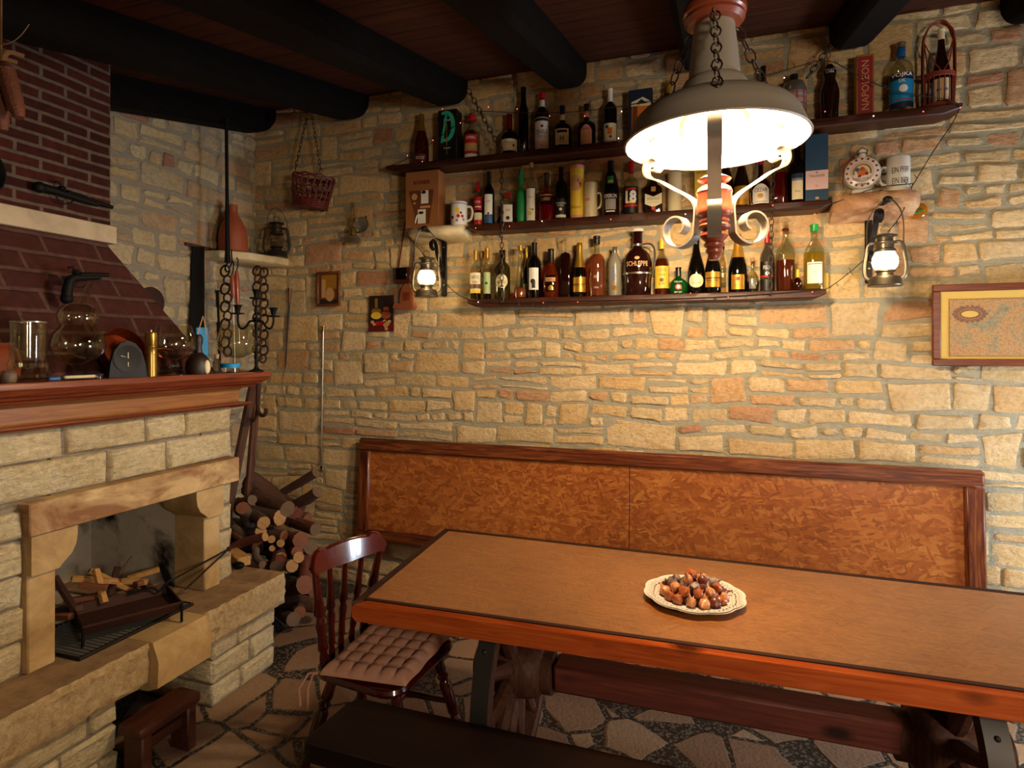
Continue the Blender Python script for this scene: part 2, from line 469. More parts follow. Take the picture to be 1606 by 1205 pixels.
M['beamred'] = wood('stretcher_wood', '#52251d', '#6a3226', '#7a3d2e', 0, .8, .55, .4, .15)
M['stool'] = wood('stool_wood', '#34170e', '#472214', '#552c1b', 1, 1, .5, .4, .15, knots=False)
M['wheelwood'] = wood('wheel_wood', '#40251a', '#573424', '#6a4230', 2, 1, .6, .3, .2, knots=False)
def osb(name, cols, sc, rough, coat, long=3.2, con=.5, axis='XZ', dist=.02, layers=6):
    t = NT(name); tc = t.n('TexCoord'); src = tc.outputs['Object']
    if axis == 'XZ':
        sp = t.n('SeparateXYZ'); t.link(src, sp.inputs[0]); cb = t.n('CombineXYZ'); t.link(sp.outputs['X'], cb.inputs[0]); t.link(sp.outputs['Z'], cb.inputs[1]); src = cb.outputs[0]
    nz = t.n('TexNoise'); nz.inputs['Scale'].default_value = 16; nz.inputs['Detail'].default_value = 3; t.link(src, nz.inputs['Vector'])
    va = t.n('VectorMath', operation='MULTIPLY_ADD'); t.link(nz.outputs['Color'], va.inputs[0]); va.inputs[1].default_value = (dist, dist, 0); t.link(src, va.inputs[2])
    val = None; h = None
    for k in range(layers):
        ang = (.12, -.35, .55, -.85, 1.2, -.1, .3)[k]; s2 = (1, 1.3, 1.15, .9, 1.5, 1.9, 1.2)[k]
        mp = t.n('Mapping'); mp.inputs['Rotation'].default_value = (0, 0, ang); mp.inputs['Location'].default_value = (k * 3.17, k * 1.73, 0); t.link(va.outputs[0], mp.inputs['Vector'])
        m2 = t.n('Mapping'); m2.inputs['Scale'].default_value = (sc * s2, sc * s2 * long, 1); t.link(mp.outputs[0], m2.inputs['Vector'])
        vo = t.n('TexVoronoi', voronoi_dimensions='2D'); vo.inputs['Scale'].default_value = 1; t.link(m2.outputs[0], vo.inputs['Vector'])
        s3 = t.n('SeparateColor'); t.link(vo.outputs['Color'], s3.inputs['Color'])
        # each flake carries its own grain
        gm = t.n('Mapping'); gm.inputs['Scale'].default_value = (9, 130, 1); t.link(mp.outputs[0], gm.inputs['Vector'])
        g = t.noise(gm.outputs[0], 1.0, 3)
        v1 = t.math('ADD', t.math('MULTIPLY', s3.outputs['Red'], .72), t.math('MULTIPLY', g, .28))
        if val is None: val, h = v1, s3.outputs['Blue']
        else:
            sel = t.math('MULTIPLY', t.math('GREATER_THAN', s3.outputs['Green'], .70), t.math('LESS_THAN', vo.outputs['Distance'], .42))
            inv = t.math('SUBTRACT', 1.0, sel)
            val = t.math('ADD', t.math('MULTIPLY', val, inv), t.math('MULTIPLY', v1, sel)); h = t.math('ADD', t.math('MULTIPLY', h, inv), t.math('MULTIPLY', s3.outputs['Blue'], sel))
    val = t.math('ADD', t.math('MULTIPLY', t.math('SUBTRACT', val, .5), con), .5)
    big = t.noise(src, 2.2, 3); val = t.math('ADD', val, t.math('MULTIPLY', t.math('SUBTRACT', big, .5), .35))
    cc = t.ramp(val, cols)
    sp_ = t.noise(va.outputs[0], 34, 4, .7); cc = t.mix(t.math('MULTIPLY', t.ramp(sp_, [(.62, '#000000'), (.70, '#ffffff')]), .55), cc, '#5a220c')
    t.set(Base_Color=cc, Roughness=rough, Coat_Weight=coat, Coat_Roughness=.2, Specular_IOR_Level=.5)
    t.bump(h, .15, .003)
    return t.mat
M['osb'] = osb('varnished_chipboard', [(.05, '#6b300f'), (.3, '#8e4c20'), (.5, '#9f5826'), (.7, '#b06a32'), (.9, '#c38440'), (1, '#d39a54')], 11, .32, .35, 3.8, .72, dist=.010)
M['osb_top'] = osb('sanded_chipboard_top', [(.05, '#4a2a14'), (.3, '#754420'), (.5, '#855026'), (.7, '#905c2e'), (1, '#a06c3a')], 12, .3, .3, 7, .6, 'XY', .006)
M['iron'] = plain('wrought_iron', '#2b2724', .5, .7, '#1c1917', 12, .15)
M['rust'] = plain('rusty_iron', '#2a140d', .75, .3, '#401e12', 14, .3)
M['black_iron'] = plain('black_iron', '#0a0807', .65, .3, spec=.3)
M['chain'] = plain('old_chain_metal', '#5c4c40', .45, .7, '#3a2a22')
M['steel'] = plain('bright_steel', '#b9b2a6', .25, .9)
M['pewter'] = plain('lantern_pewter', '#6b6154', .38, .75, '#544b40')
M['darklantern'] = plain('dark_lantern_metal', '#3a3029', .45, .6)
M['grate'] = plain('ashy_grate_iron', '#7d7a72', .6, .4)
M['brass'] = plain('brass', '#b48f46', .28, .9, '#94702f')
M['copper'] = plain('copper', '#9c4a22', .3, .85, '#7c3416')
M['shade'] = plain('bronze_grey_paint', '#a89b88', .5, .1, '#958876', 4)
M['enamel'] = plain('white_enamel', '#fdf8ea', .35, c2='#f6efdc')
M['lampwood'] = plain('red_turned_wood', '#9a4a2e', .35, c2='#7e3520', scale=6, coat=.15)
M['strap'] = plain('lamp_strap_iron', '#80766a', .5, .15, '#6f665b')
M['clear'] = glass('clear_glass', '#f6f5ec')
M['frost'] = glass('frosted_glass', '#e4e0d2', .25, .35)
M['smoke'] = glass('smoky_glass', '#c9bfae', .03, .1)
for nm, cc in (('amber', '#d4601a'), ('cognac', '#b8481a'), ('honey', '#f0b83a'), ('yellowl', '#f4d850'), ('redl', '#c01812'), ('rose', '#ee9060'), ('greenl', '#1f8a34'), ('olive', '#4c4410'), ('rosebub', '#8a2a1c'), ('plum', '#4a1c1a'), ('brownl', '#5a1c0c')):
    M[nm] = glass(nm + '_liquid', cc, .03, .32)
M['dark'] = plain('dark_bottle_glass', '#0a0705', .07, spec=.6)
M['darkg'] = plain('dark_green_bottle_glass', '#0c0f06', .07, spec=.6)
M['darkbrown'] = plain('dark_brown_bottle_glass', '#220d06', .07, spec=.6)
M['growler'] = plain('growler_brown_glass', '#240a05', .06, spec=.6)
M['olivebot'] = plain('olive_bottle_glass', '#2e270b', .07, spec=.6)
for nm, cc in (('white', '#ece6d8'), ('cream', '#e6d7ae'), ('paper', '#e6dcc8'), ('pinkpaper', '#e8c4c0'), ('black', '#0c0a0a'), ('ink', '#241a16'), ('red', '#b3141a'), ('darkred', '#5e0d10'), ('green', '#0f7a3c'), ('foilgreen', '#0c8a44'), ('blue', '#175a9a'), ('navy', '#14203c'), ('teal', '#2fb58e'), ('yellow', '#e8c43a'), ('orange', '#d9741f'), ('greypaper', '#8d8780'), ('lilac', '#7a83a8'), ('cardboard', '#9a6238'), ('boxblue', '#123f5c'), ('crimson', '#8c1420'), ('cyan', '#1088c0'), ('palegreen', '#b9cc94'), ('tan', '#c89860'), ('brown', '#6b3a1c'), ('cork', '#b98a58'), ('pinkish', '#d98a80')):
    M[nm] = plain(nm + '_print', cc, .5)
M['redcap'] = plain('red_plastic_cap', '#c01418', .3)
M['blackcap'] = plain('black_cap', '#141110', .35)
M['navycap'] = plain('navy_cap', '#161c38', .3)
M['greencap'] = plain('green_plastic_cap', '#0aa03c', .35)
M['yellowcap'] = plain('yellow_cap', '#e6c22a', .35)
M['silvercap'] = plain('silver_cap', '#a8a090', .3, .8)
M['goldfoil'] = plain('gold_foil', '#d8ae48', .3, .8, '#b88a2c', 30)
M['goldlabel'] = plain('gold_label', '#cf9a36', .32, .6, '#b07c24', 20)
M['winefoil'] = plain('wine_red_foil', '#6a0f1a', .3, .3)
M['creamceramic'] = plain('cream_ceramic', '#d9c9a2', .3, c2='#cbb98f')
M['whiteceramic'] = plain('white_ceramic', '#e4ddd0', .25)
M['terracotta'] = plain('terracotta', '#9a4a26', .6, c2='#83391c', bump=.1)
M['clay'] = plain('pale_clay', '#b4683e', .6, c2='#a05630')
M['wicker'] = plain('red_wicker', '#6e2212', .6, c2='#8a3016', scale=30, bump=.3)
M['wickerdark'] = plain('maroon_wicker', '#4e120d', .6, c2='#6a1c12', scale=30, bump=.3)
M['lace'] = plain('lace_paper', '#cfc5b4', .7)
M['darkleather'] = plain('dark_leather', '#24110b', .5)
M['tyre'] = plain('worn_iron_tyre', '#47423d', .5, .6, '#37322e')
M['mapink'] = plain('map_ink', '#80583f', .6)
M['leather'] = plain('brown_leather', '#6b2a18', .4, c2='#511d10')
M['cushion'] = plain('pink_beige_cloth', '#cf9a7e', .9, c2='#be886c', scale=20, bump=.2, bs=200)
M['bark'] = plain('log_bark', '#3a2318', .9, c2='#59392a', scale=22, bump=.9, bs=40)
M['barkred'] = plain('reddish_bark', '#4a2015', .9, c2='#6a3222', scale=22, bump=.9, bs=40)
M['barkgrey'] = plain('grey_bark', '#473a2e', .9, c2='#6b5a48', scale=22, bump=.9, bs=40)
M['cutwood'] = plain('pale_cut_wood', '#b5864e', .8, c2='#7a5630', scale=40)
M['cutred'] = plain('reddish_cut_wood', '#7d482c', .8, c2='#653820', scale=18)
M['cutdark'] = plain('weathered_cut_wood', '#6a5038', .85, c2='#4e3a28', scale=18)
M['kindling'] = wood('kindling_wood', '#a07440', '#bb8c52', '#cda065', 0, 1.2, .75, .3, .2, knots=False)
M['corn'] = plain('dried_corn', '#643010', .65, c2='#4a200a', scale=60, bump=.9, bs=140)
M['husk'] = plain('corn_husk', '#8a6238', .8, c2='#6a4626')
M['fig'] = plain('brown_onion_skin', '#a5582a', .32, c2='#7c3a1a', scale=24, bump=.2)
M['figdark'] = plain('dark_brown_skin', '#6b3222', .34, c2='#43201a', scale=24, bump=.2)
M['figpale'] = plain('pale_tan_skin', '#c8885a', .34, c2='#a8683c', scale=24, bump=.2)
M['figgrey'] = plain('dusty_grey_skin', '#8c7468', .55, c2='#5c4640', scale=24, bump=.3)
M['plastic'] = plain('charcoal_plastic', '#303036', .6, spec=.25)
M['clockface'] = plain('black_clock_face', '#060606', .2)
M['bulbwarm'] = glow('warm_bulb', '#ffdf9e', 60)
M['lanternglow'] = glow('lantern_globe_glow', '#ffe6a8', 9)
M['fairy'] = glow('fairy_light_red', '#ff4a3a', 4)
M['fairywhite'] = glow('fairy_light_white', '#ffd9c0', 5)
M['wire'] = plain('dark_wire', '#1c120c', .6)
# ------------------------------------------------------------------ masonry
def stone(mb, A, fn, u0, u1, v0, v1, rnd, H, gap=.006, jit=.004, rnd_c=.014, warp=0.0, tone=None, ws=0.0, rings=((.003, .7), (.011, 1.0)), face=.004):
    tone = (rnd.random(), rnd.random(), 1.0, 1.0) if tone is None else tone
    a, b, c, d = u0 + gap * rnd.uniform(.6, 1.7), u1 - gap * rnd.uniform(.6, 1.7), v0 + gap * rnd.uniform(.6, 1.7), v1 - gap * rnd.uniform(.6, 1.7)
    if b - a < .02 or d - c < .015: return
    sk = [rnd.uniform(-1, 1) * jit * 3.2 for _ in range(4)]
    cor = [(a + max(sk[0], 0), c + max(sk[1], 0)), (b - max(sk[1], 0), c + max(sk[2], 0)), (b - max(sk[2], 0), d - max(sk[3], 0)), (a + max(sk[3], 0), d - max(sk[0], 0))]
    rc = min(rnd_c * rnd.uniform(.4, 1.5), (b - a) * .3, (d - c) * .3)
    pts = []
    for i in range(4):
        p, q = Vector(cor[i]), Vector(cor[(i + 1) % 4]); e = (q - p); ln = e.length; e.normalize(); nn = Vector((-e.y, e.x))
        k = max(2, int(ln / .045))
        for j in range(k + 1):
            s = rc + (ln - 2 * rc) * j / k
            off = 0 if j in (0, k) else rnd.uniform(-.2, 1) * jit
            pts.append(p + e * s + nn * off)
    cu = sum((p.x for p in pts)) / len(pts); cv = sum((p.y for p in pts)) / len(pts)
    hw, hh = max((b - a) / 2, .01), max((d - c) / 2, .01)
    n = len(pts); vs = []; tilt = (rnd.uniform(-1, 1), rnd.uniform(-1, 1)); off = Vector((rnd.uniform(0, 50), rnd.uniform(0, 50), 0))
    def hgt(p, k, amp):
        q = Vector((p.x * 22, p.y * 30, 0)) + off
        return H * k + amp * (noise.noise(q) * 1.2 + tilt[0] * (p.x - cu) / hw * .8 + tilt[1] * (p.y - cv) / hh * .8)
    def put(p, h):
        u, v = p.x, p.y
        if ws:
            w1 = noise.noise(Vector((u * 2.3, v * 5.0, 3.1))); w2 = noise.noise(Vector((u * 4.0, v * 2.0, 9.7)))
            u += w2 * ws; v += w1 * ws
        vs.append(fn(u, v, h))
    for p in pts: put(p, -.008)
    for ins, k in rings:
        for p in pts: put(Vector((cu + (p.x - cu) * max(1 - ins / hw, .3), cv + (p.y - cv) * max(1 - ins / hh, .3))), hgt(p, k, face * k))
    for sc in (.66, .33):
        for p in pts:
            q = Vector((cu + (p.x - cu) * sc, cv + (p.y - cv) * sc)); put(q, hgt(q, 1.05, face))
    put(Vector((cu, cv)), hgt(Vector((cu, cv)), 1.05, face))
    m = 1 + len(rings) + 2; fs = []
    for i in range(m - 1):
        for k in range(n):
            l = (k + 1) % n; fs.append((i * n + k, i * n + l, (i + 1) * n + l, (i + 1) * n + k))
    for k in range(n): fs.append(((m - 1) * n + k, (m - 1) * n + (k + 1) % n, m * n))
    mb.add(vs, fs); A.extend([tone] * len(vs))
def mortar(mb, A, fn, u0, u1, v0, v1, st=.06, amp=.003):
    nu, nv = max(1, int((u1 - u0) / st)), max(1, int((v1 - v0) / st)); vs = []; fs = []
    for j in range(nv + 1):
        for i in range(nu + 1):
            u, v = u0 + (u1 - u0) * i / nu, v0 + (v1 - v0) * j / nv
            vs.append(fn(u, v, amp * noise.noise(Vector((u * 9, v * 9, 5)))))
    for j in range(nv):
        for i in range(nu):
            a = j * (nu + 1) + i; fs.append((a, a + 1, a + nu + 2, a + nu + 1))
    mb.add(vs, fs); A.extend([(0, 0, 0, 1)] * len(vs))
def rubble(mb, A, fn, u0, u1, v0, v1, seed, hr=(.045, .1), asp=(1.5, 4.2), wmax=.36, big=.1, ws=.016, H=(.003, .011), sk={}):
    rnd = random.Random(seed); v = v0; blocked = []
    hs = []
    while v < v1:
        h = rnd.uniform(*hr); hs.append((v, min(v + h, v1 + .02))); v += h
    for ri, (a, b) in enumerate(hs):
        nxt = []; u = u0 - rnd.uniform(0, .1)
        while u < u1:
            bl = [q for q in blocked if q[0] - .05 < u < q[1]]
            if bl: u = bl[0][1]; continue
            w = min(max((b - a) * rnd.uniform(*asp), .075), wmax)
            lim = min([q[0] for q in blocked if q[0] >= u] + [u1 + .2])
            if u + w > lim - .06: w = lim - u
            if w < .03: u = lim + 1e-4; continue
            top = b
            if rnd.random() < big and ri + 1 < len(hs) and w > .12 and hs[ri + 1][1] - a < .2:
                top = hs[ri + 1][1]; nxt.append((u, u + w))
            x0, x1 = max(u, u0), min(u + w, u1)
            if top == b and b - a > .075 and rnd.random() < .28:
                m = a + (b - a) * rnd.uniform(.4, .6)
                stone(mb, A, fn, x0, x1, a, m, rnd, rnd.uniform(*H), ws=ws, **sk); stone(mb, A, fn, x0, x1, m, b, rnd, rnd.uniform(*H), ws=ws, **sk)
            else: stone(mb, A, fn, x0, x1, a, min(top, v1 + .01), rnd, rnd.uniform(*H), ws=ws, **sk)
            u += w
        blocked = nxt
def masonry(name, mat, build, parent=None, kind=None, **k):
    mb = MB(); A = []; build(mb, A); mb.attr['stone'] = A
    o = mb.build(name, mat, parent, ang=50, **k)
    if kind: o['kind'] = kind
    return o
XL, XR, YF = -3.195, 2.7, -5.3           # left wall, right wall, front wall
CZ0, CSL = 3.366, .2227                  # ceiling height at the back wall and its fall towards the camera
def ceil_z(y): return CZ0 + CSL * y
def bw(mb, A):
    fn = lambda u, v, h: Vector((u, -h, v))
    mortar(mb, A, fn, XL - .02, XR, 0, CZ0 + .02); rubble(mb, A, fn, XL, XR, 0, CZ0 + .02, 5, hr=(.055, .125), asp=(1.3, 3.6), wmax=.42, big=.18, ws=.03, sk=dict(gap=.003, jit=.0055, rnd_c=.010))
masonry('wall_back', M['stone'], bw, kind='structure', origin=(0, 0, 0))
def lw(mb, A):
    fn = lambda u, v, h: Vector((XL + h, u, v))
    mortar(mb, A, fn, YF, 0, 0, CZ0); rubble(mb, A, fn, -2.6, 0, 0, CZ0, 23, hr=(.07, .15), asp=(.9, 2.4), wmax=.36, big=.2, ws=.03, H=(.004, .018), sk=dict(gap=.0035, jit=.007, rnd_c=.014))
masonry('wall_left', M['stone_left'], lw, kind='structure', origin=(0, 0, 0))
m = MB(); m.box((XL - .1, YF - .1, -.12), (XR + .1, .1, 0)); struct(m, 'floor', M['floor'], origin=(0, 0, 0))
m = MB()
m.add([(XL - .1, .1, ceil_z(.1)), (XR + .1, .1, ceil_z(.1)), (XR + .1, YF - .1, ceil_z(YF - .1)), (XL - .1, YF - .1, ceil_z(YF - .1)),
       (XL - .1, .1, ceil_z(.1) + .1), (XR + .1, .1, ceil_z(.1) + .1), (XR + .1, YF - .1, ceil_z(YF - .1) + .1), (XL - .1, YF - .1, ceil_z(YF - .1) + .1)],
      [(0, 1, 2, 3), (7, 6, 5, 4), (0, 4, 5, 1), (1, 5, 6, 2), (2, 6, 7, 3), (3, 7, 4, 0)])
struct(m, 'ceiling', M['ceiling'], origin=(0, 0, 0), smooth=False)
# right wall with the window the daylight comes from, and the wall behind the camera
wallm = slab_mat('lime_wall', '#7d6a52', '#8d785c', '#9a8466', .5, 5)
WY0, WY1, WZ0, WZ1 = -1.0, -.2, .35, 1.55
m = MB()
for lo, hi in (((XR, YF, 0), (XR + .25, WY0, ceil_z(WY0))), ((XR, WY1, 0), (XR + .25, 0, CZ0)), ((XR, WY0, 0), (XR + .25, WY1, WZ0)), ((XR, WY0, WZ1), (XR + .25, WY1, ceil_z(WY0)))): m.box(lo, hi)
struct(m, 'wall_right', wallm, origin=(XR, 0, 0), smooth=False)
m = MB(); m.box((XL - .1, YF - .2, 0), (XR + .25, YF, ceil_z(YF))); struct(m, 'wall_front', wallm, origin=(0, YF, 0), smooth=False)
m = MB()
for lo, hi in (((XR + .1, WY0, WZ0), (XR + .16, WY0 + .06, WZ1)), ((XR + .1, WY1 - .06, WZ0), (XR + .16, WY1, WZ1)), ((XR + .1, WY0, WZ0), (XR + .16, WY1, WZ0 + .06)), ((XR + .1, WY0, WZ1 - .06), (XR + .16, WY1, WZ1)), ((XR + .1, (WY0 + WY1) / 2 - .03, WZ0), (XR + .16, (WY0 + WY1) / 2 + .03, WZ1))): m.box(lo, hi, .004)
struct(m, 'window_1', M['frame_wood'], origin=(XR, WY0, WZ0))
# ------------------------------------------------------------------ ceiling beams
BEAMX = (-2.995, -2.227, -1.494, -.716, .03, .78, 1.53, 2.3)
BW, BD = .18, .165
names = ['leftmost over the fireplace corner', 'second from the left over the hanging basket', 'third from the left with a hook holding the shelf chain', 'fourth from the left above the upper shelf', 'fifth, right behind the big hanging lamp', 'above the dark curvy bottle with a hook holding the shelf chain', 'at the far right end of the stone wall', 'outermost on the right, past the picture frame']
for i, bx in enumerate(BEAMX):
    m = MB(); x1 = bx; x0 = bx - BW; q = R.uniform(-.01, .01)
    prof = []
    for k, (t, drop) in enumerate(((YF, BD), (-.16, BD), (-.1, BD - .006), (-.05, BD - .026), (-.022, BD - .055), (-.012, BD - .09))):
        prof.append((t, drop))
    vs = []; c = .03
    for t, drop in prof:
        zc = ceil_z(t)
        for x, z in ((x0, zc + .005), (x0, zc - drop + c), (x0 + c * .4, zc - drop + c * .4), (x0 + c, zc - drop), (x1 - c, zc - drop), (x1 - c * .4, zc - drop + c * .4), (x1, zc - drop + c), (x1, zc + .005)):
            vs.append((x + noise.noise(Vector((t * 1.5, bx, 0))) * .012, t, z))
    n = 8; fs = [tuple(range(n)), tuple(range(len(prof) * n - n, len(prof) * n))[::-1]]
    for a in range(len(prof) - 1):
        for k in range(n - 1): fs.append((a * n + k, (a + 1) * n + k, (a + 1) * n + k + 1, a * n + k + 1))
    m.add(vs, fs)
    o = m.build('ceiling_beam', M['beam'], origin=(bx - BW / 2, 0, ceil_z(0) - BD), ang=25)
    tag(o, 'black rounded wooden ceiling beam, ' + names[i], 'beam', 'ceiling beams')
# ------------------------------------------------------------------ fireplace
FX, FY1, FY0 = -2.314, -1.17, -2.30        # body front plane, right side, left side
fp = thing('fireplace', 'stone and brick open fireplace with wooden mantel and brick hood along the left wall', 'fireplace', (-2.7, -1.7, 0))
def y_at(px, py): return L(px, py, FX).y
fn_front = lambda u, v, h: Vector((FX + h, u, v))
fn_side = lambda u, v, h: Vector((u, FY1 + h, v))
HS = dict(gap=.004, jit=.0012, rnd_c=.003, rings=((.003, .55), (.010, .9)), face=.010)
PY0a, PY0b, PY1a, PY1b = y_at(34, 900), y_at(79, 900), y_at(313, 850), y_at(338, 850)
zA, zB, zL0 = 1.22, 1.085, .965
def bodyf(mb, A):
    rnd = random.Random(3); S = lambda u0, u1, v0, v1: stone(mb, A, fn_front, u0, u1, v0, v1, rnd, rnd.uniform(.016, .024), **HS)
    ycut = [FY0, y_at(97, 690), y_at(226, 680), y_at(288, 660), FY1]
    for a, b in zip(ycut, ycut[1:]): S(a, b, zA, 1.345)
    ycut = [FY0, y_at(165, 740), y_at(259, 710), FY1]
    for a, b in zip(ycut, ycut[1:]): S(a, b, zB, zA)
    zs = [zB, .972, .848, .718, .59, .475]
    for z1, z0 in zip(zs, zs[1:]):
        if z1 < zB: S(PY1b, FY1, z0, z1)
    S(PY1b, FY1, .972, zB)
    for z1, z0 in zip([1.06, .955, .83, .72, .6, .475], [.955, .83, .72, .6, .475, .4]):
        S(FY0, PY0a, z0, z1)
    # right flank of the body
    z = .475
    while z < 1.34:
        h = min(.125, 1.345 - z)
        if h < .02: break
        cut = XL + .02 + rnd.uniform(.2, .6)
        for a, b in ((XL + .02, cut), (cut, FX)): stone(mb, A, fn_side, a, b, z, z + h, rnd, .02, **HS)
        z += h
    # core behind the facing stones
    b0 = len(mb.v)
    mb.box((XL, PY1a + .012, 0), (FX, FY1, 1.34)); mb.box((XL, FY0, 0), (FX, PY0b - .012, 1.34)); mb.box((XL, PY0b, zL0), (FX, PY1a, 1.34))
    A.extend([(0, 0, 0, 1)] * (len(mb.v) - b0))
masonry('stone_body', M['ashlar'], bodyf, fp)
# hearth base courses
BX = -2.135; RY1, RY0, LY1, LY0 = -1.045, -1.458, y_at(185, 1150) * 0 + L(185, 1150, -2.135).y, -2.5
fn_base = lambda u, v, h: Vector((BX - .012 + h, u, v))
def basef(mb, A):
    rnd = random.Random(9)
    def S(u0, u1, v0, v1, fn): stone(mb, A, fn, u0, u1, v0, v1, rnd, rnd.uniform(.008, .016), **HS)
    zs = [.32, .215, .105, 0.0]
    ycut = [[-1.23, -1.32, None], [-1.26], [-1.22]]
    for i, (z1, z0) in enumerate(zip(zs, zs[1:])):
        cu = (-1.3, -1.22, -1.28)[i]
        S(RY0, cu, z0, z1, fn_base); S(cu, RY1, z0, z1, fn_base)
        S(BX - .45, BX, z0, z1, lambda u, v, h: Vector((u, RY0 + .012 - h, v)))
        S(BX - .45, BX, z0, z1, lambda u, v, h: Vector((u, RY1 - .012 + h, v)))
        cu = (-2.02, -2.12, -1.98)[i]
        S(cu, LY1, z0, z1, fn_base); S(cu - .35, cu, z0, z1, fn_base); S(LY0, cu - .35, z0, z1, fn_base)
        S(BX - .45, BX, z0, z1, lambda u, v, h: Vector((u, LY1 - .012 + h, v)))
    b0 = len(mb.v)
    mb.box((XL, RY0 + .012, 0), (BX - .014, RY1 - .012, .33)); mb.box((XL, LY0, 0), (BX - .014, LY1 - .012, .33)); mb.box((XL, LY1, 0), (BX - .5, RY0, .33))
    A.extend([(0, 0, 0, 1)] * (len(mb.v) - b0))
masonry('hearth_base', M['ashlar'], basef, fp)
SX = -2.08
def rough_slab(lo, hi, name, mats, parent, amp=.013, st=.018, tilt=0.0):
    # box whose front face is hammered: a grid with noise; top smooth with worn edge
    m = MB(); y0, y1 = lo[1], hi[1]; ny = int((y1 - y0) / st); nz = max(3, int((hi[2] - lo[2]) / st))
    vs = []; fs = []
    for j in range(nz + 1):
        for i in range(ny + 1):
            y = y0 + (y1 - y0) * i / ny; z = lo[2] + (hi[2] - lo[2]) * j / nz
            e = .012 if j in (0, nz) or i in (0, ny) else 0
            h = amp * (noise.noise(Vector((y * 28, z * 34, 1))) + .6 * noise.noise(Vector((y * 70, z * 70, 4))))
            vs.append((hi[0] + h - e + tilt * (z - lo[2]), y, z))
    for j in range(nz):
        for i in range(ny):
            a = j * (ny + 1) + i; fs.append((a, a + 1, a + ny + 2, a + ny + 1))
    m.add(vs, fs, 1)
    top = [nz * (ny + 1) + i for i in range(ny + 1)]; bot = list(range(ny + 1))
    nb = len(m.v)
    m.v += [Vector((lo[0], y0, hi[2])), Vector((lo[0], y1, hi[2])), Vector((lo[0], y1, lo[2])), Vector((lo[0], y0, lo[2]))]
    f2 = [tuple([nb] + top[::1] + [nb + 1]), tuple([nb + 3, nb + 2] + bot[::-1]),
          tuple([j * (ny + 1) for j in range(nz + 1)][::-1] + [nb + 3, nb])[::-1], tuple([j * (ny + 1) + ny for j in range(nz + 1)] + [nb + 1, nb + 2])[::-1], (nb, nb + 1, nb + 2, nb + 3)]
    f2[0] = f2[0][::-1]
    for q in f2: m.f.append(q); m.m.append(0)
    return m.build(name, mats, parent, ang=30)
KY0, KY1 = L(237, 1020, SX).y, L(323, 985, SX).y
rough_slab((XL, KY1, .32), (SX, -1.03, .475), 'hearth_slab', [M['hearth'], M['hearth_rough']], fp)
rough_slab((XL, -2.6, .32), (SX, KY0, .475), 'hearth_slab', [M['hearth'], M['hearth_rough']], fp)
m = MB()
kz = L(240, 1090, SX + .02).z
pr = [(SX - .3, .475), (SX + .005, .475), (SX + .035, .40), (SX + .03, .30), (SX - .02, kz), (SX - .1, kz), (SX - .3, .32)]
m.prism(pr, lambda u, v, d: Vector((u, d, v)), KY0 + .003, KY1 - .003); m.build('keystone', M['dressed'], fp, ang=25)
# pillars, corbels, lintel, firebox
for a, b in ((PY0a, PY0b), (PY1a, PY1b)):
    m = MB(); m.box((FX - .16, a, .475), (FX + .03, b, .83), .006); m.build('pillar', M['dressed'], fp)
for a, b, sg in ((PY0a, PY0b, 1), (PY1b, PY1a, -1)):
    m = MB(); e = b + sg * .065
    pr = [(a, .965), (e, .965), (e, .93), (e - sg * .006, .895), (e - sg * .022, .865), (b + sg * .012, .84), (b, .825), (a, .825)]
    m.prism(pr, lambda u, v, d: Vector((d, u, v)), FX - .16, FX + .05); m.build('corbel', M['dressed'], fp, ang=25)
m = MB(); m.box((FX - .16, PY0a - .012, zL0), (FX + .06, FY1 + .004, zB), .005); m.build('lintel', M['lintel'], fp)
m = MB(); bx0 = -3.02
y0, y1, z0, z1 = PY0b + .002, PY1a - .002, .462, 1.25
m.add([(bx0, y0 + .0, z0), (bx0, y1 - .0, z0), (FX - .15, y1, z0), (FX - .15, y0, z0), (bx0, y0, z1), (bx0, y1, z1), (FX - .15, y1, z1), (FX - .15, y0, z1)],
      [(0, 1, 5, 4), (1, 2, 6, 5), (3, 0, 4, 7), (4, 5, 6, 7), (0, 3, 2, 1)])
m.build('firebox', M['firebox'], fp, smooth=False)
# mantel: profile swept round the front and the right return
mc = -2.176; my = -1.033
def mantel_sweep(prof, name, mat):
    mm = MB(); vs = []
    for off, z in prof:
        x, y = FX + off, FY1 + off
        vs += [(x, -2.75, z), (x, y, z), (XL + .3, y, z)]
    n = len(prof); fs = []
    for i in range(n):
        j = (i + 1) % n
        for k in range(2): fs.append((i * 3 + k, i * 3 + k + 1, j * 3 + k + 1, j * 3 + k))
    fs.append(tuple(i * 3 for i in range(n))); fs.append(tuple(i * 3 + 2 for i in range(n))[::-1])
    mm.add(vs, fs); return mm.build(name, mat, fp, ang=28)
mantel_sweep([(-.25, 1.512), (.1375, 1.512), (.141, 1.505), (.141, 1.49), (.132, 1.482), (.126, 1.468), (.112, 1.462), (.104, 1.452), (.088, 1.447), (.084, 1.437), (.06, 1.433), (-.25, 1.433)], 'mantel_shelf', M['mantel'])
mantel_sweep([(-.2, 1.433), (.045, 1.433), (.032, 1.42), (.028, 1.365), (.036, 1.358), (-.2, 1.358)], 'mantel_frieze', M['mantel_pale'])
mantel_sweep([(-.2, 1.358), (.07, 1.358), (.0727, 1.352), (.066, 1.344), (.05, 1.338), (.03, 1.333), (-.2, 1.333)], 'mantel_moulding', M['mantel'])
m = MB(); m.box((XL, FY0, 1.34), (FX - .1, FY1, 1.51)); m.build('mantel_core', M['plaster'], fp, smooth=False)
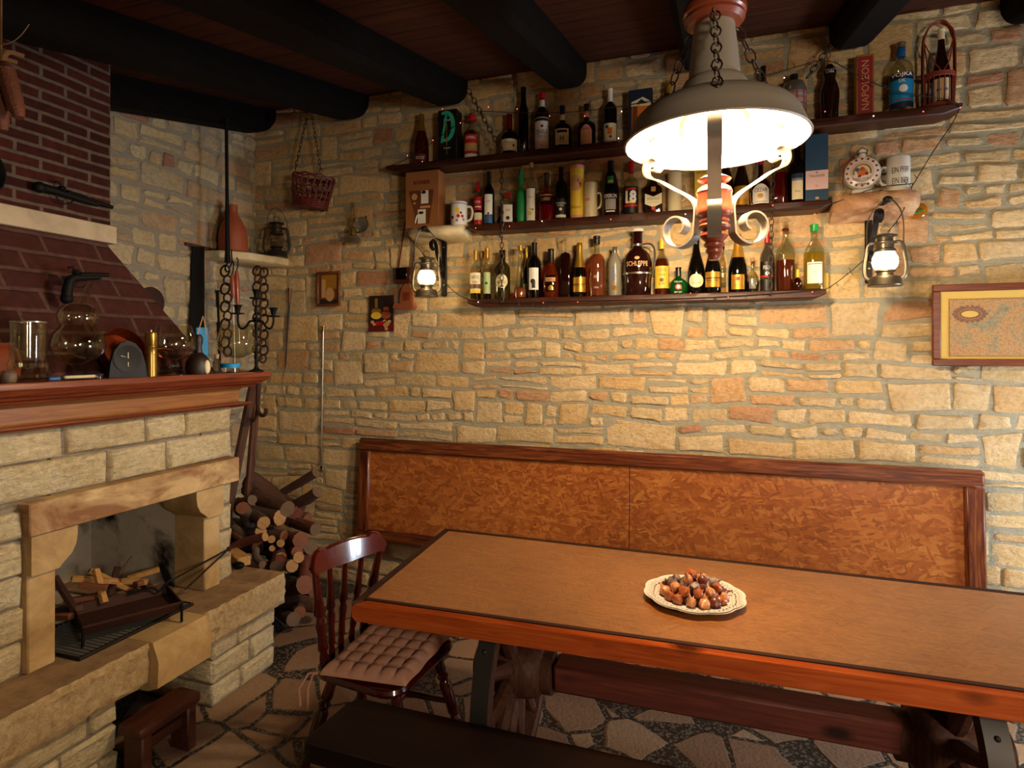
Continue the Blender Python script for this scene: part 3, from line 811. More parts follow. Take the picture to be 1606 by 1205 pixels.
# hood and chimney
tx, ty0, ty1 = -2.735, -2.10, -1.48
def hood_box(xa, ya0, ya1, za, xb, yb0, yb1, zb, name, mat):
    mm = MB()
    mm.add([(XL, ya0, za), (xa, ya0, za), (xa, ya1, za), (XL, ya1, za), (XL, yb0, zb), (xb, yb0, zb), (xb, yb1, zb), (XL, yb1, zb)],
           [(0, 1, 5, 4), (1, 2, 6, 5), (2, 3, 7, 6), (4, 5, 6, 7), (3, 2, 1, 0)])
    return mm.build(name, mat, fp, smooth=False)
hr = L(338, 578, -2.44)
band0, band1 = L(182, 383, tx + .02).z, L(180, 355, tx + .02).z
ty1 = L(173, 300, tx).y
hood_box(-2.44, -2.13, hr.y, 1.512, tx - .015, ty0, ty1 - .01, band0, 'hood', M['hood'])
m = MB(); m.box((XL, ty0 - .03, band0), (tx + .02, ty1 + .02, band1), .004); m.build('hood_band', M['plaster'], fp)
m = MB(); m.box((XL, ty0, band1), (tx, ty1, ceil_z(tx * 0 - 1.5) + .1)); m.build('chimney_breast', M['brick'], fp, smooth=False)
print('hood', hr, band0, band1, ty1)
# ------------------------------------------------------------------ hanging lamp
LX, LY, LZ = .0087, -1.437, 2.326
def lamp_z(py): return CH + (CY - py) * 2.05 / FPX
lt = thing('pendant_lamp', 'large grey metal pendant lamp with glowing white inside, scrolled iron arms and red turned wood', 'lamp', (LX, LY, LZ), 0.0)
# local frame: -y points towards the camera side
RR = .30
prof_out = [(RR, 0), (RR + .004, .004), (.297, .012), (.282, .05), (.268, .082), (.25, .102), (.205, .128), (.15, .148), (.112, .158), (.112, .163), (.108, .195), (.098, .212), (.086, .218), (.078, .30), (.066, .405), (.06, .41), (.03, .41)]
prof_in = [(.02, .395), (.05, .39), (.062, .32), (.085, .205), (.106, .155), (.15, .143), (.2, .124), (.245, .098), (.262, .08), (.277, .05), (.294, .006), (RR - .003, 0)]
m = MB(); n0 = 0
m.lathe(prof_out, 56, caps=False); m.build('lamp_shade', M['shade'], lt, local=True)
m = MB(); m.lathe(prof_in, 56, caps=False); m.build('shade_lining', M['enamel'], lt, local=True)
m = MB(); z = .40
m.lathe([(.06, z), (.088, z + .005), (.1, z + .02), (.098, z + .032), (.104, z + .038), (.106, z + .055), (.098, z + .072), (.075, z + .09), (.05, z + .1), (.0, z + .1)], 36)
m.build('wooden_collar', M['lampwood'], lt, local=True)
m = MB(); zt = lamp_z(276) - LZ; zb = lamp_z(408) - LZ
def bz(f): return zb + (zt - zb) * f
bprof = [(0, 0), (.018, .0), (.022, .04), (.02, .07), (.028, .09), (.029, .12), (.024, .14), (.034, .165), (.035, .19), (.028, .215), (.04, .25), (.047, .285), (.045, .32), (.034, .345), (.05, .37), (.053, .40), (.045, .43), (.05, .45), (.05, .47), (.042, .50), (.056, .53), (.06, .56), (.058, .6), (.056, .78), (.06, .8), (.056, .84), (.045, .87), (.036, .89), (.036, .91), (.05, .93), (.056, .955), (.04, .985), (.0, 1.0)]
m.lathe([(r, bz(f)) for r, f in bprof], 32); m.build('turned_baluster', M['lampwood'], lt, local=True)
m = MB(); m.tube([(0, 0, zt - .005), (0, 0, -.05)], .008, 8); m.tube([(0, 0, .0), (0, 0, .16)], .006, 6); m.build('centre_rod', M['strap'], lt, local=True)
for ba in (90, -30, -150):
    bx_, by_ = .115 * math.cos(math.radians(ba)), .115 * math.sin(math.radians(ba))
    m = MB(); m.sphere((bx_, by_, -.015), .028, 16, 10, sc=(1, 1, 1.25)); m.build('light_bulb', M['bulbwarm'], lt, local=True)
    m = MB(); m.tube([(bx_, by_, .015), (bx_, by_, .06), (bx_ * .6, by_ * .6, .12)], [.016, .016, .01], 10); m.build('bulb_socket', M['strap'], lt, local=True)
def spiral(cx, cz, r0, r1, a0, a1, n):
    return [(cx + (r0 + (r1 - r0) * i / n) * math.cos(a0 + (a1 - a0) * i / n), cz + (r0 + (r1 - r0) * i / n) * math.sin(a0 + (a1 - a0) * i / n)) for i in range(n + 1)]
# strap path in (radius, z): upper scroll at the rim, run inwards to the baluster, down it, out into the lower scroll
zr = -.015
up_s = spiral(.242, -.024, .013, .044, 1.7 * PI, -.45 * PI, 28)
mid = [(.215, -.082), (.16, -.122), (.105, bz(.84)), (.072, bz(.74)), (.062, bz(.64)), (.066, bz(.50))]
low_s = spiral(.138, bz(.44), .076, .020, -.86 * PI, 1.35 * PI, 30)
path = up_s + mid + low_s
# smooth resample
def smooth_path(p, it=2):
    for _ in range(it):
        q = [p[0]]
        for a, b in zip(p, p[1:]): q += [tuple(a[i] * .75 + b[i] * .25 for i in range(len(a))), tuple(a[i] * .25 + b[i] * .75 for i in range(len(a)))]
        p = q + [p[-1]]
    return p
mid_s = smooth_path([up_s[-1]] + mid + [low_s[0]], 2)
path = up_s[:-1] + mid_s + low_s[1:]
for k in range(3):
    a = -PI / 2 + k * PI * 2 / 3
    ca, sa = math.cos(a), math.sin(a)
    m = MB(); pts = [(r * ca, r * sa, z) for r, z in path]
    m.tube(pts, 0, 4, flat=(.022, .0032), up=(-sa, ca, 0)); m.build('scroll_arm', M['strap'], lt, local=True, ang=50)
# three chains from rim band to the beam, thing of the lamp
for a in (-PI / 2 + .03, PI / 6, PI * 5 / 6):
    p0 = Vector((.262 * math.cos(a), .262 * math.sin(a), .085)); p1 = Vector((.012 * math.cos(a), .012 * math.sin(a), .545))
    m = MB(); chain(m, [p0, p1], .052, .003, .016); m.sphere(p0, .011, 8, 6); m.build('chain', M['chain'], lt, local=True)
bz0 = ceil_z(LY) - BD
m = MB(); hk = [(0, 0, .53)] + [(.022 * math.sin(t), 0, .56 - .022 * math.cos(t)) for t in [i * PI / 6 for i in range(0, 9)]]
m.tube(hk, .004, 6); m.tube([(0, 0, .575), (-.02, 0, bz0 - LZ - .0)], .004, 6); m.build('hook', M['chain'], lt, local=True)
m = MB()
for k, (dx, c) in enumerate(((.02, 0), (-.015, 0))):
    m.tube([(dx, -.01, .49), (dx * 2.5, -.03 + .05 * k, .54), (dx * 1.2, .02, .59), (dx, .01, bz0 - LZ)], .004, 6)
m.build('cord', M['wire'], lt, local=True)
# ------------------------------------------------------------------ long table on wagon wheels
T = [F(552, 945, .76), F(698, 829, .76), F(1606, 930, .76), F(1606, 1095, .76)]
a0, a1, b1, b0 = T[0], T[1], T[2], T[3]
def ext(p, q, x): t = (x - p.x) / (q.x - p.x); return p + (q - p) * t
b1 = ext(a1, b1, 1.75); b0 = ext(a0, b0, 1.70)
tb = thing('dining_table', 'long chipboard-topped wooden table standing on wagon wheels', 'table', (.25, -1.4, 0))
def quadslab(mm, q, z0, z1, bev=.006, mi=0):
    q = [Vector((p.x, p.y, 0)) for p in q]; n = 4; c = sum(q, Vector()) / 4
    ins = [p + (c - p).normalized() * bev for p in q]
    vs = [p + Vector((0, 0, z0)) for p in ins] + [p + Vector((0, 0, z0 + bev)) for p in q] + [p + Vector((0, 0, z1 - bev)) for p in q] + [p + Vector((0, 0, z1)) for p in ins]
    fs = [(0, 1, 2, 3)[::-1], (12, 13, 14, 15)] + [(r * 4 + k, r * 4 + (k + 1) % 4, r * 4 + 4 + (k + 1) % 4, r * 4 + 4 + k) for r in range(3) for k in range(4)]
    mm.add(vs, fs, mi)
def inset(q, dl, dr, dn, df):            # order: near-left, far-left, far-right, near-right
    nl, fl, fr, nr = q; ex = (nr - nl).normalized(); ey = (fl - nl).normalized(); ex2 = (fr - fl).normalized(); ey2 = (fr - nr).normalized()
    return [nl + ex * dl + ey * dn, fl + ex2 * dl - ey * df, fr - ex2 * dr - ey2 * df, nr - ex * dr + ey2 * dn]
Q = [a0, a1, b1, b0]
def ccw(q): return [q[0], q[3], q[2], q[1]]
m = MB(); quadslab(m, ccw(inset(Q, .03, .03, .035, .03)), .70, .7595, .001); m.build('table_top', M['osb_top'], tb)
m = MB()
nl, fl, fr, nr = Q; i4 = inset(Q, .028, .028, .034, .028)
quadslab(m, [nl, nr, i4[3], i4[0]], .697, .757, .013); m.build('front_edging', M['edge_wood'], tb, ang=60)
m = MB(); quadslab(m, [i4[1], i4[2], fr, fl], .697, .760, .004); quadslab(m, [nl, i4[0], i4[1], fl], .697, .760, .004); quadslab(m, [i4[3], nr, fr, i4[2]], .697, .760, .004)
m.build('side_edging', M['strip'], tb)
m = MB(); i5 = inset(Q, .028, .028, .052, .04)
quadslab(m, [i4[0], i4[3], i5[3], i5[0]], .70, .7604, .0006); m.build('inlay_strip', M['strip'], tb)
hubz = .40
def wheel(cx, cy, name):
    rim = MB(); iron = MB(); r = .40; aa = []
    amax = math.asin((.69 - hubz) / r)
    angs = [amax - i * (PI + 2 * amax) / 40 for i in range(41)]      # right side round the bottom to the left side
    for mm, r0, r1, hw in ((rim, r - .06, r - .008, .028), (iron, r - .008, r, .03)):
        vs = []; fs = []
        for a in angs:
            for rr, x in ((r0, -hw), (r1, -hw), (r1, hw), (r0, hw)): vs.append((cx + x, cy + rr * math.cos(a), hubz + rr * math.sin(a)))
        for i in range(40):
            for k in range(4): fs.append((i * 4 + k, i * 4 + (k + 1) % 4, i * 4 + 4 + (k + 1) % 4, i * 4 + 4 + k))
        fs += [(0, 1, 2, 3)[::-1], (160, 161, 162, 163)]
        mm.add(vs, fs)
    for a in angs[3::7]:
        iron.sphere((cx, cy + r * math.cos(a), hubz + r * math.sin(a)), .008, 8, 6)
    w = rim.build('wheel', M['wheelwood'], tb, ang=30); iron.build('iron_tyre', M['tyre'], w, ang=30)
    hb = MB(); Mx = frame_M((cx - .16, cy, hubz), (1, 0, 0))
    hb.lathe([(.05, 0), (.075, .01), (.075, .05), (.088, .06), (.1, .1), (.105, .16), (.1, .22), (.088, .26), (.075, .27), (.075, .31), (.05, .32)], 20, Mx)
    hb.build('hub', M['wheelwood'], w)
    for k in range(12):
        a = 2 * PI * k / 12 + .13
        if hubz + (r - .05) * math.sin(a) > .69 and math.sin(a) > 0: end = (.69 - hubz) / math.sin(a)
        else: end = r - .05
        p0 = Vector((cx, cy + .09 * math.cos(a), hubz + .09 * math.sin(a))); p1 = Vector((cx, cy + end * math.cos(a), hubz + end * math.sin(a)))
        s = MB(); s.tube([p0, p0.lerp(p1, .2), p0.lerp(p1, .6), p1], [.024, .03, .022, .02], 8); s.build('spoke', M['wheelwood'], w)
wheel(-.714, -1.40, 'left'); wheel(.70, -1.40, 'right')
m = MB(); rail(m, (-.55, -1.42, .42), (.56, -1.42, .42), .11, .10, bev=.01); m.build('stretcher', M['beamred'], tb)
for x in (-.8, .64):
    m = MB(); m.box((x, -1.68, .635), (x + .12, -1.12, .698), .006); m.build('bearer', M['bench'], tb)
# ------------------------------------------------------------------ chipboard back panel of the wall bench
wp = thing('bench_back_panel', 'long chipboard wall panel in a dark wooden frame behind the table', 'wall panel', (-.5, -.06, .352))
PX0, PX1, PZ0, PZ1 = -2.258, 1.27, .352, 1.03
def pan(x, z, d): return Vector((x, -.045 - d - (PZ1 - z) * .05, z))      # leans back slightly
def pbox(mm, x0, x1, z0, z1, d0, d1, bev=.006):
    k = (PZ1 - z0) * .05
    Mx = Matrix(((1, 0, 0, 0), (0, 1, .05, -.05 * PZ1 - .045), (0, 0, 1, 0), (0, 0, 0, 1)))
    mm.box((x0, -d1, z0), (x1, -d0, z1), bev, 0, Mx)
xm = W(987, 800, .08).x
for xa, xb in ((PX0 + .06, xm - .002), (xm + .002, PX1 - .07)):
    m = MB(); pbox(m, xa, xb, PZ0 + .05, PZ1 - .07, .0, .02, .001); m.build('chipboard', M['osb'], wp)
m = MB(); pbox(m, xm - .004, xm + .004, PZ0 + .05, PZ1 - .07, .0, .019, .0005); m.build('joint_strip', M['strip'], wp)
m = MB(); pbox(m, PX0, PX1, PZ1 - .085, PZ1, 0, .045, .012); m.build('top_rail', M['frame_wood'], wp)
m = MB(); pbox(m, PX0, PX1, PZ0, PZ0 + .075, 0, .045, .012); m.build('bottom_rail', M['frame_wood'], wp)
m = MB(); pbox(m, PX0, PX0 + .085, PZ0 + .06, PZ1 - .08, 0, .043, .01); m.build('stile', M['frame_wood_z'], wp)
m = MB(); pbox(m, PX1 - .085, PX1, PZ0 + .06, PZ1 - .08, 0, .043, .01); m.build('stile', M['frame_wood_z'], wp)
# ------------------------------------------------------------------ dark bench in front
bn = thing('bench', 'nearly black plain wooden bench in front of the table', 'bench', (-.1, -1.97, 0))
m = MB(); pts = [(-1.175, -2.10), (.95, -2.15), (.95, -1.87), (-1.15, -1.845)]
q = [Vector((x, y, 0)) for x, y in pts]
# rounded left corners
def rounded(q, r, n=5):
    out = []
    for i, p in enumerate(q):
        a = q[i - 1]; b = q[(i + 1) % len(q)]; u = (a - p).normalized(); w = (b - p).normalized()
        for k in range(n + 1):
            t = k / n; p0 = p + u * r; p2 = p + w * r; out.append(p0 * (1 - t) ** 2 + p * 2 * t * (1 - t) + p2 * t * t)
    return out
rq = rounded(q, .05); n = len(rq); c = sum(rq, Vector()) / n
vs = []
for ins, z in ((.008, .395), (0, .403), (0, .442), (.010, .45)):
    vs += [p + (c - p).normalized() * ins + Vector((0, 0, z)) for p in rq]
fs = [tuple(range(n))[::-1], tuple(range(3 * n, 4 * n))] + [(r * n + k, r * n + (k + 1) % n, r * n + n + (k + 1) % n, r * n + n + k) for r in range(3) for k in range(n)]
m.add(vs, fs); m.build('seat', M['bench'], bn, ang=50)
for x in (-1.0, .75):
    m = MB(); m.prism([(-2.10, .0), (-1.87, .0), (-1.89, .397), (-2.08, .397)], lambda u, v, d: Vector((d, u, v)), x, x + .045); m.build('leg', M['bench'], bn, ang=25)
m = MB(); rail(m, (-.98, -1.985, .2), (.77, -1.985, .2), .09, .035); m.build('stretcher', M['bench'], bn)
# ------------------------------------------------------------------ Windsor style chair
ch = thing('dining_chair', 'dark red spindle-back wooden chair at the left end of the table', 'chair', (-1.2, -1.55, 0))
m = MB()
sq = rounded([Vector((-1.41, -1.74, 0)), Vector((-1.02, -1.79, 0)), Vector((-.98, -1.33, 0)), Vector((-1.43, -1.35, 0))], .09, 6); n = len(sq); c = sum(sq, Vector()) / n
vs = []
for ins, z in ((.03, .405), (.006, .415), (0, .428), (.006, .441), (.03, .447), (.12, .438)):
    vs += [p + (c - p).normalized() * ins + Vector((0, 0, z)) for p in sq]
fs = [tuple(range(n))[::-1], tuple(range(5 * n, 6 * n))] + [(r * n + k, r * n + (k + 1) % n, r * n + n + (k + 1) % n, r * n + n + k) for r in range(5) for k in range(n)]
m.add(vs, fs); m.build('seat', M['mahogany'], ch)
legprof = [(0, .016), (.1, .02), (.2, .022), (.23, .017), (.26, .025), (.3, .018), (.34, .026), (.5, .022), (.62, .024), (.66, .017), (.7, .024), (.74, .017), (.8, .02), (1, .012)]
for (x0, y0), (x1, y1) in (((-1.34, -1.68), (-1.45, -1.75)), ((-1.07, -1.7), (-.98, -1.76)), ((-1.06, -1.40), (-.96, -1.33)), ((-1.36, -1.41), (-1.46, -1.33))):
    a = Vector((x0, y0, .41)); b = Vector((x1, y1, 0))
    m = MB(); m.tube([a.lerp(b, t) for t, r in legprof], [r for t, r in legprof], 12); m.build('leg', M['mahogany'], ch)
for a, b in (((-1.40, -1.72, .19), (-1.02, -1.735, .19)), ((-1.41, -1.36, .19), (-1.01, -1.36, .19)), ((-1.21, -1.725, .19), (-1.21, -1.36, .19))):
    a = Vector(a); b = Vector(b); m = MB(); m.tube([a.lerp(b, t) for t in (0, .15, .4, .5, .6, .85, 1)], [.009, .012, .013, .018, .013, .012, .009], 10); m.build('stretcher', M['mahogany'], ch)
c0, c1 = Vector((-1.372, -1.775, .80)), Vector((-1.268, -1.43, .80)); s0, s1 = Vector((-1.365, -1.70, .44)), Vector((-1.40, -1.39, .44))
def bow(t, a, b, k): p = a.lerp(b, t); d = (b - a); nn = Vector((-d.y, d.x, 0)).normalized(); return p + nn * k * 4 * t * (1 - t)
sp = [(0, .012), (.08, .013), (.12, .01), (.16, .014), (.3, .012), (.45, .017), (.5, .011), (.54, .017), (.7, .012), (.85, .011), (1, .009)]
big = [(0, .016), (.1, .018), (.16, .013), (.2, .02), (.35, .015), (.45, .021), (.52, .014), (.56, .022), (.75, .016), (.88, .014), (1, .012)]
for k in range(5):
    t = k / 4; pr = big if k in (0, 4) else sp
    a = bow(t, s0, s1, .02); b = bow(.06 + t * .88, c0, c1, .03) + Vector((0, 0, .02))
    m = MB(); m.tube([a.lerp(b, q) for q, r in pr], [r for q, r in pr], 10); m.build('spindle', M['mahogany'], ch)
m = MB(); N = 24; vs = []; fs = []
for i in range(N + 1):
    t = i / N; p = bow(t, c0, c1, .03); e = abs(2 * t - 1)
    d = (bow(min(t + .02, 1), c0, c1, .03) - bow(max(t - .02, 0), c0, c1, .03)).normalized(); nn = Vector((-d.y, d.x, 0))
    top = .085 - .02 * e ** 2 + (.012 if e > .6 else 0); bot = .0 + .01 * e
    if e > .86: k = math.sqrt(max(0, 1 - ((e - .86) / .14) ** 2)); mid = (top + bot) / 2 - .01; hh = max((top - bot) / 2 * k, .003); top, bot = mid + hh, mid - hh
    for z, o in ((bot, -.011), (top - .006, -.011), (top, -.004), (top, .004), (top - .006, .011), (bot, .011)): vs.append(p + nn * (o + (z - .04) * .18) + Vector((0, 0, z)))
for i in range(N):
    for k in range(6): fs.append((i * 6 + k, i * 6 + (k + 1) % 6, i * 6 + 6 + (k + 1) % 6, i * 6 + 6 + k))
fs += [tuple(range(6)), tuple(range(N * 6, N * 6 + 6))[::-1]]
m.add(vs, fs); m.build('crest_rail', M['mahogany'], ch)
# cushion
cu = thing('seat_cushion', 'pinkish beige tufted square cushion lying on the chair seat', 'cushion', (-1.18, -1.55, .45))
A4 = [Vector((-1.335, -1.775, 0)), Vector((-1.005, -1.745, 0)), Vector((-1.01, -1.34, 0)), Vector((-1.36, -1.36, 0))]
m = MB(); N = 42; vs = []; fs = []
def cush(i, j, side):
    u, v = i / N, j / N
    p = A4[0] * (1 - u) * (1 - v) + A4[1] * u * (1 - v) + A4[2] * u * v + A4[3] * (1 - u) * v
    ed = min(u, 1 - u, v, 1 - v); k = min(1, ed / .09)
    puff = abs(math.sin(u * 6 * PI) * math.sin(v * 6 * PI)) ** .45
    h = .006 + (.017 + .013 * puff) * math.sqrt(k)
    c = (A4[0] + A4[2]) / 2; p = p + (p - c) * .02 * math.sin(u * 18) * math.sin(v * 18)
    z = .456 + (h if side else 0) - .02 * max(0, .12 - u) / .12 * 0
    return Vector((p.x, p.y, z))
for sd in (1, 0):
    b = len(vs)
    vs += [cush(i, j, sd) for j in range(N + 1) for i in range(N + 1)]
    for j in range(N):
        for i in range(N):
            a = b + j * (N + 1) + i; q = (a, a + 1, a + N + 2, a + N + 1); fs.append(q if sd else q[::-1])
NB = (N + 1) ** 2
edge = [i for i in range(N + 1)] + [j * (N + 1) + N for j in range(1, N + 1)] + [N * (N + 1) + i for i in range(N - 1, -1, -1)] + [j * (N + 1) for j in range(N - 1, 0, -1)]
for k in range(len(edge)):
    a, b = edge[k], edge[(k + 1) % len(edge)]; fs.append((a, a + NB, b + NB, b))
m.add(vs, fs); m.build('padding', M['cushion'], cu, ang=80)
for base, dx in (((-1.335, -1.76, .46), -.03), ((-1.35, -1.37, .46), -.04)):
    for k in (0, 1):
        b = Vector(base); m = MB(); m.tube([b, b + Vector((dx - .02 * k, -.012, -.01)), b + Vector((dx - .03 * k - .015, -.02 - .01 * k, -.06)), b + Vector((dx - .02 - .02 * k, -.015 - .015 * k, -.14 + .02 * k))], .004, 6, flat=None); m.build('tie', M['cushion'], cu)
# ------------------------------------------------------------------ small stool in the hearth recess
st = thing('footstool', 'small dark brown wooden stool tucked into the recess below the hearth', 'stool', (-1.95, -1.9, 0))
m = MB()
qq = rounded([Vector((-2.11, -1.945, 0)), Vector((-1.985, -1.945, 0)), Vector((-1.985, -1.66, 0)), Vector((-2.11, -1.66, 0))], .025)
n = len(qq); c = sum(qq, Vector()) / n; vs = []
for ins, z in ((.005, .185), (0, .19), (0, .213), (.006, .22)): vs += [p + (c - p).normalized() * ins + Vector((0, 0, z)) for p in qq]
fs = [tuple(range(n))[::-1], tuple(range(3 * n, 4 * n))] + [(r * n + k, r * n + (k + 1) % n, r * n + n + (k + 1) % n, r * n + n + k) for r in range(3) for k in range(n)]
m.add(vs, fs); m.build('seat', M['stool'], st, ang=50)
for y in (-1.925, -1.72):
    m = MB(); m.box((-2.095, y, 0), (-2.0, y + .045, .187), .006); m.build('leg', M['stool'], st)
m = MB(); m.box((-2.06, -1.885, .10), (-2.03, -1.715, .14), .004); m.build('stretcher', M['stool'], st)
# ------------------------------------------------------------------ plate of bulbs on a lace doily
PC = Vector((-.057, -1.432, .7600))
pl = thing('plate', 'white scalloped plate with lace-pattern paper holding brown bulbs on the table', 'plate', PC)
NP = 96; m = MB(); vs = []; fs = []
def scal(a): return 1 + .045 * abs(math.sin(a * 5)) - .02
rings = [(0, .004), (.08, .004), (.115, .006), (.14, .012), (.158, .019), (.168, .022), (.166, .019), (.14, .008), (.1, .0005), (.0, .0005)]
for r, z in rings:
    for k in range(NP):
        a = 2 * PI * k / NP; q = r * (scal(a) if r > .12 else 1)
        vs.append((q * math.cos(a), q * math.sin(a), z))
for i in range(len(rings) - 1):
    for k in range(NP):
        l = (k + 1) % NP; fs.append((i * NP + k, i * NP + l, (i + 1) * NP + l, (i + 1) * NP + k))
m.add(vs, [f[::-1] for f in fs]); m.build('dish', M['whiteceramic'], pl, local=True)
m = MB(); holes = MB()
def dz(r): return .0052 + max(0, r - .1) * .27
for r0, r1 in ((0, .06), (.06, .10), (.10, .13), (.13, .160)):
    vs = []; fs = []
    for r in (r0, r1):
        for k in range(NP): a = 2 * PI * k / NP; q = r * (scal(a) if r > .12 else 1); vs.append((q * math.cos(a), q * math.sin(a), dz(r) + .0012))
    m.add(vs, [(k, (k + 1) % NP, NP + (k + 1) % NP, NP + k) for k in range(NP)])
dy = m.build('lace_doily', M['lace'], pl, local=True)
for ring, (rr, n, sz) in enumerate(((.146, 70, .0022), (.136, 50, .0032), (.124, 60, .002), (.152, 40, .0018))):
    for k in range(n):
        a = 2 * PI * k / n + ring * .05; q = rr * (scal(a) if rr > .12 else 1)
        disc(holes, q * math.cos(a), q * math.sin(a), sz, sz * (1.8 if ring == 1 else 1), lambda u, v: Vector((u, v, dz(math.hypot(u, v)) + .0022)), 6)
holes.build('lace_holes', M['brown'], dy, local=True)
def bulb_mesh(seed):
    rnd = random.Random(seed); mm = MB(); e = rnd.uniform(.9, 1.25)
    prof = [(0, -.0165), (.006, -.016), (.013, -.0115), (.0168, -.003), (.0162, .005), (.0115, .0125), (.006, .0165), (.0035, .021), (.0025, .027 * e), (.0, .0285 * e)]
    mm.lathe(prof, 14)
    off = Vector((seed * 3.7, 0, 0))
    mm.v = [p + p.normalized() * .0028 * noise.noise(p * 90 + off) + p.normalized() * .0012 * math.sin(6 * math.atan2(p.y, p.x)) * (1 if p.z < .012 else 0) for p in mm.v]
    return mm
kinds = [('fig', 'small bulb with orange-brown papery skin in the heap on the lace plate'), ('figdark', 'small bulb with dark reddish-brown skin in the heap on the lace plate'), ('figpale', 'small bulb with pale tan skin in the heap on the lace plate'), ('figgrey', 'small bulb with dusty grey-brown skin in the heap on the lace plate')]
spots = []; rnd = random.Random(4)
for ring, (rr, n, z) in enumerate(((.098, 15, .022), (.064, 11, .022), (.026, 4, .022), (.075, 10, .047), (.036, 6, .050), (.03, 3, .074))):
    for k in range(n):
        a = 2 * PI * (k + rnd.uniform(-.15, .15)) / n + ring * .4; spots.append((rr * math.cos(a), rr * math.sin(a) * .92, z + rnd.uniform(-.002, .003)))
proto = {}
for i, (x, y, z) in enumerate(spots):
    k = rnd.choice([0, 0, 0, 1, 1, 2, 2, 3]); kk = (k, i % 3)
    if kk not in proto:
        o = bulb_mesh(i + 1).build('bulb', M[kinds[k][0]], None, origin=(0, 0, 0)); proto[kk] = o
    else: o = proto[kk].copy(); col.objects.link(o)
    o.location = PC + Vector((x, y, z)); o.rotation_euler = (rnd.uniform(-1.6, 1.6), rnd.uniform(-1, 1), rnd.uniform(0, 6.28)); s_ = rnd.uniform(.92, 1.18); o.scale = (s_, s_, s_)
    tag(o, kinds[k][1], 'bulb', 'bulbs heaped on the plate, ' + ('orange-brown', 'dark brown', 'pale tan', 'dusty grey')[k])
# ------------------------------------------------------------------ shelves, stone ledges
SD = .15
def shelf(x0, x1, z, label, th=.046):
    m = MB(); n = 40; vs = []
    prof = [(0, 0), (-SD + .004, 0), (-SD, -.005), (-SD, -th + .006), (-SD + .006, -th), (0, -th)]
    for i in range(n + 1):
        x = x0 + (x1 - x0) * i / n
        for y, dz in prof:
            w = .004 * noise.noise(Vector((x * 6, dz * 20, 3))) if y < -.1 else 0
            e = min(x - x0, x1 - x); cut = max(0, 1 - e / .07) ** 2 * .022 if dz < -.01 else 0
            vs.append((x, y + w, z + dz + cut + (0.0 if dz == 0 else .003 * noise.noise(Vector((x * 4, 1, 7))))))
    k = len(prof); fs = [tuple(range(k)), tuple(range(n * k, n * k + k))[::-1]]
    for i in range(n):
        for j in range(k): fs.append((i * k + j, i * k + (j + 1) % k, i * k + k + (j + 1) % k, i * k + k + j)[::-1])
    m.add(vs, fs)
    return tag(m.build('wall_shelf', M['plank'], ang=40), label, 'shelf', 'dark wooden bottle shelves')
Z1, Z2, Z3 = 2.824, 2.400, 1.937
shelf(-2.014, 1.156, Z1, 'topmost and longest dark brown plank shelf of bottles on the stone wall')
shelf(-1.431, .583, Z2, 'middle dark brown plank shelf of bottles on the stone wall')
shelf(-1.440, .562, Z3, 'lowest dark brown plank shelf of bottles on the stone wall')
def ledge(x0, x1, z1, dep, th, mat, label, seed=1, mold=.0):
    m = MB(); nx, ns = 18, 14; vs = []; fs = []
    for i in range(nx + 1):
        t = i / nx; x = x0 + (x1 - x0) * t; e = 1 - .25 * abs(2 * t - 1) ** 4
        for j in range(ns):
            a = j / (ns - 1)
            if a < .4: y, z = -dep * e * (a / .4), 0
            elif a < .6: y, z = -dep * e * (1 + .05 * math.sin((a - .4) / .2 * PI)), -th * (a - .4) / .2
            else: y, z = -dep * e * (1 - (a - .6) / .4), -th - mold * (a - .6) / .4
            q = Vector((x * 9 + seed, y * 9, z * 14)); h = noise.noise(q) * .012 + noise.noise(q * 3) * .005
            top = a < .4
            vs.append((x + (.01 * noise.noise(q * 2) if i in (0, nx) else 0), y - abs(h) * (0 if a in (0, 1) else 1) + .004, z1 + z + (-abs(h) * .25 if top else h)))
    for i in range(nx):
        for j in range(ns - 1):
            a = i * ns + j; fs.append((a, a + 1, a + ns + 1, a + ns))
    fs += [tuple(range(ns))[::-1], tuple(range(nx * ns, nx * ns + ns))]
    m.add(vs, fs); return tag(m.build('stone_ledge', mat, ang=60), label, 'ledge')
l0 = W(635, 352, .2); l1 = W(728, 352, .14)
LZL = W(690, 353, .2).z
ledge(l0.x, l1.x, LZL, .20, .05, M['ledge'], 'pale stone ledge under the cardboard gift box, left of the middle shelf', 3, .03)
r0_ = W(1310, 300, .18); r1_ = W(1440, 295, .12)
LZR = W(1380, 299, .18).z
ledge(r0_.x, r1_.x, LZR, .18, .075, M['ledge_red'], 'reddish rough stone ledge under the round white flask, right of the shelves', 8, .05)
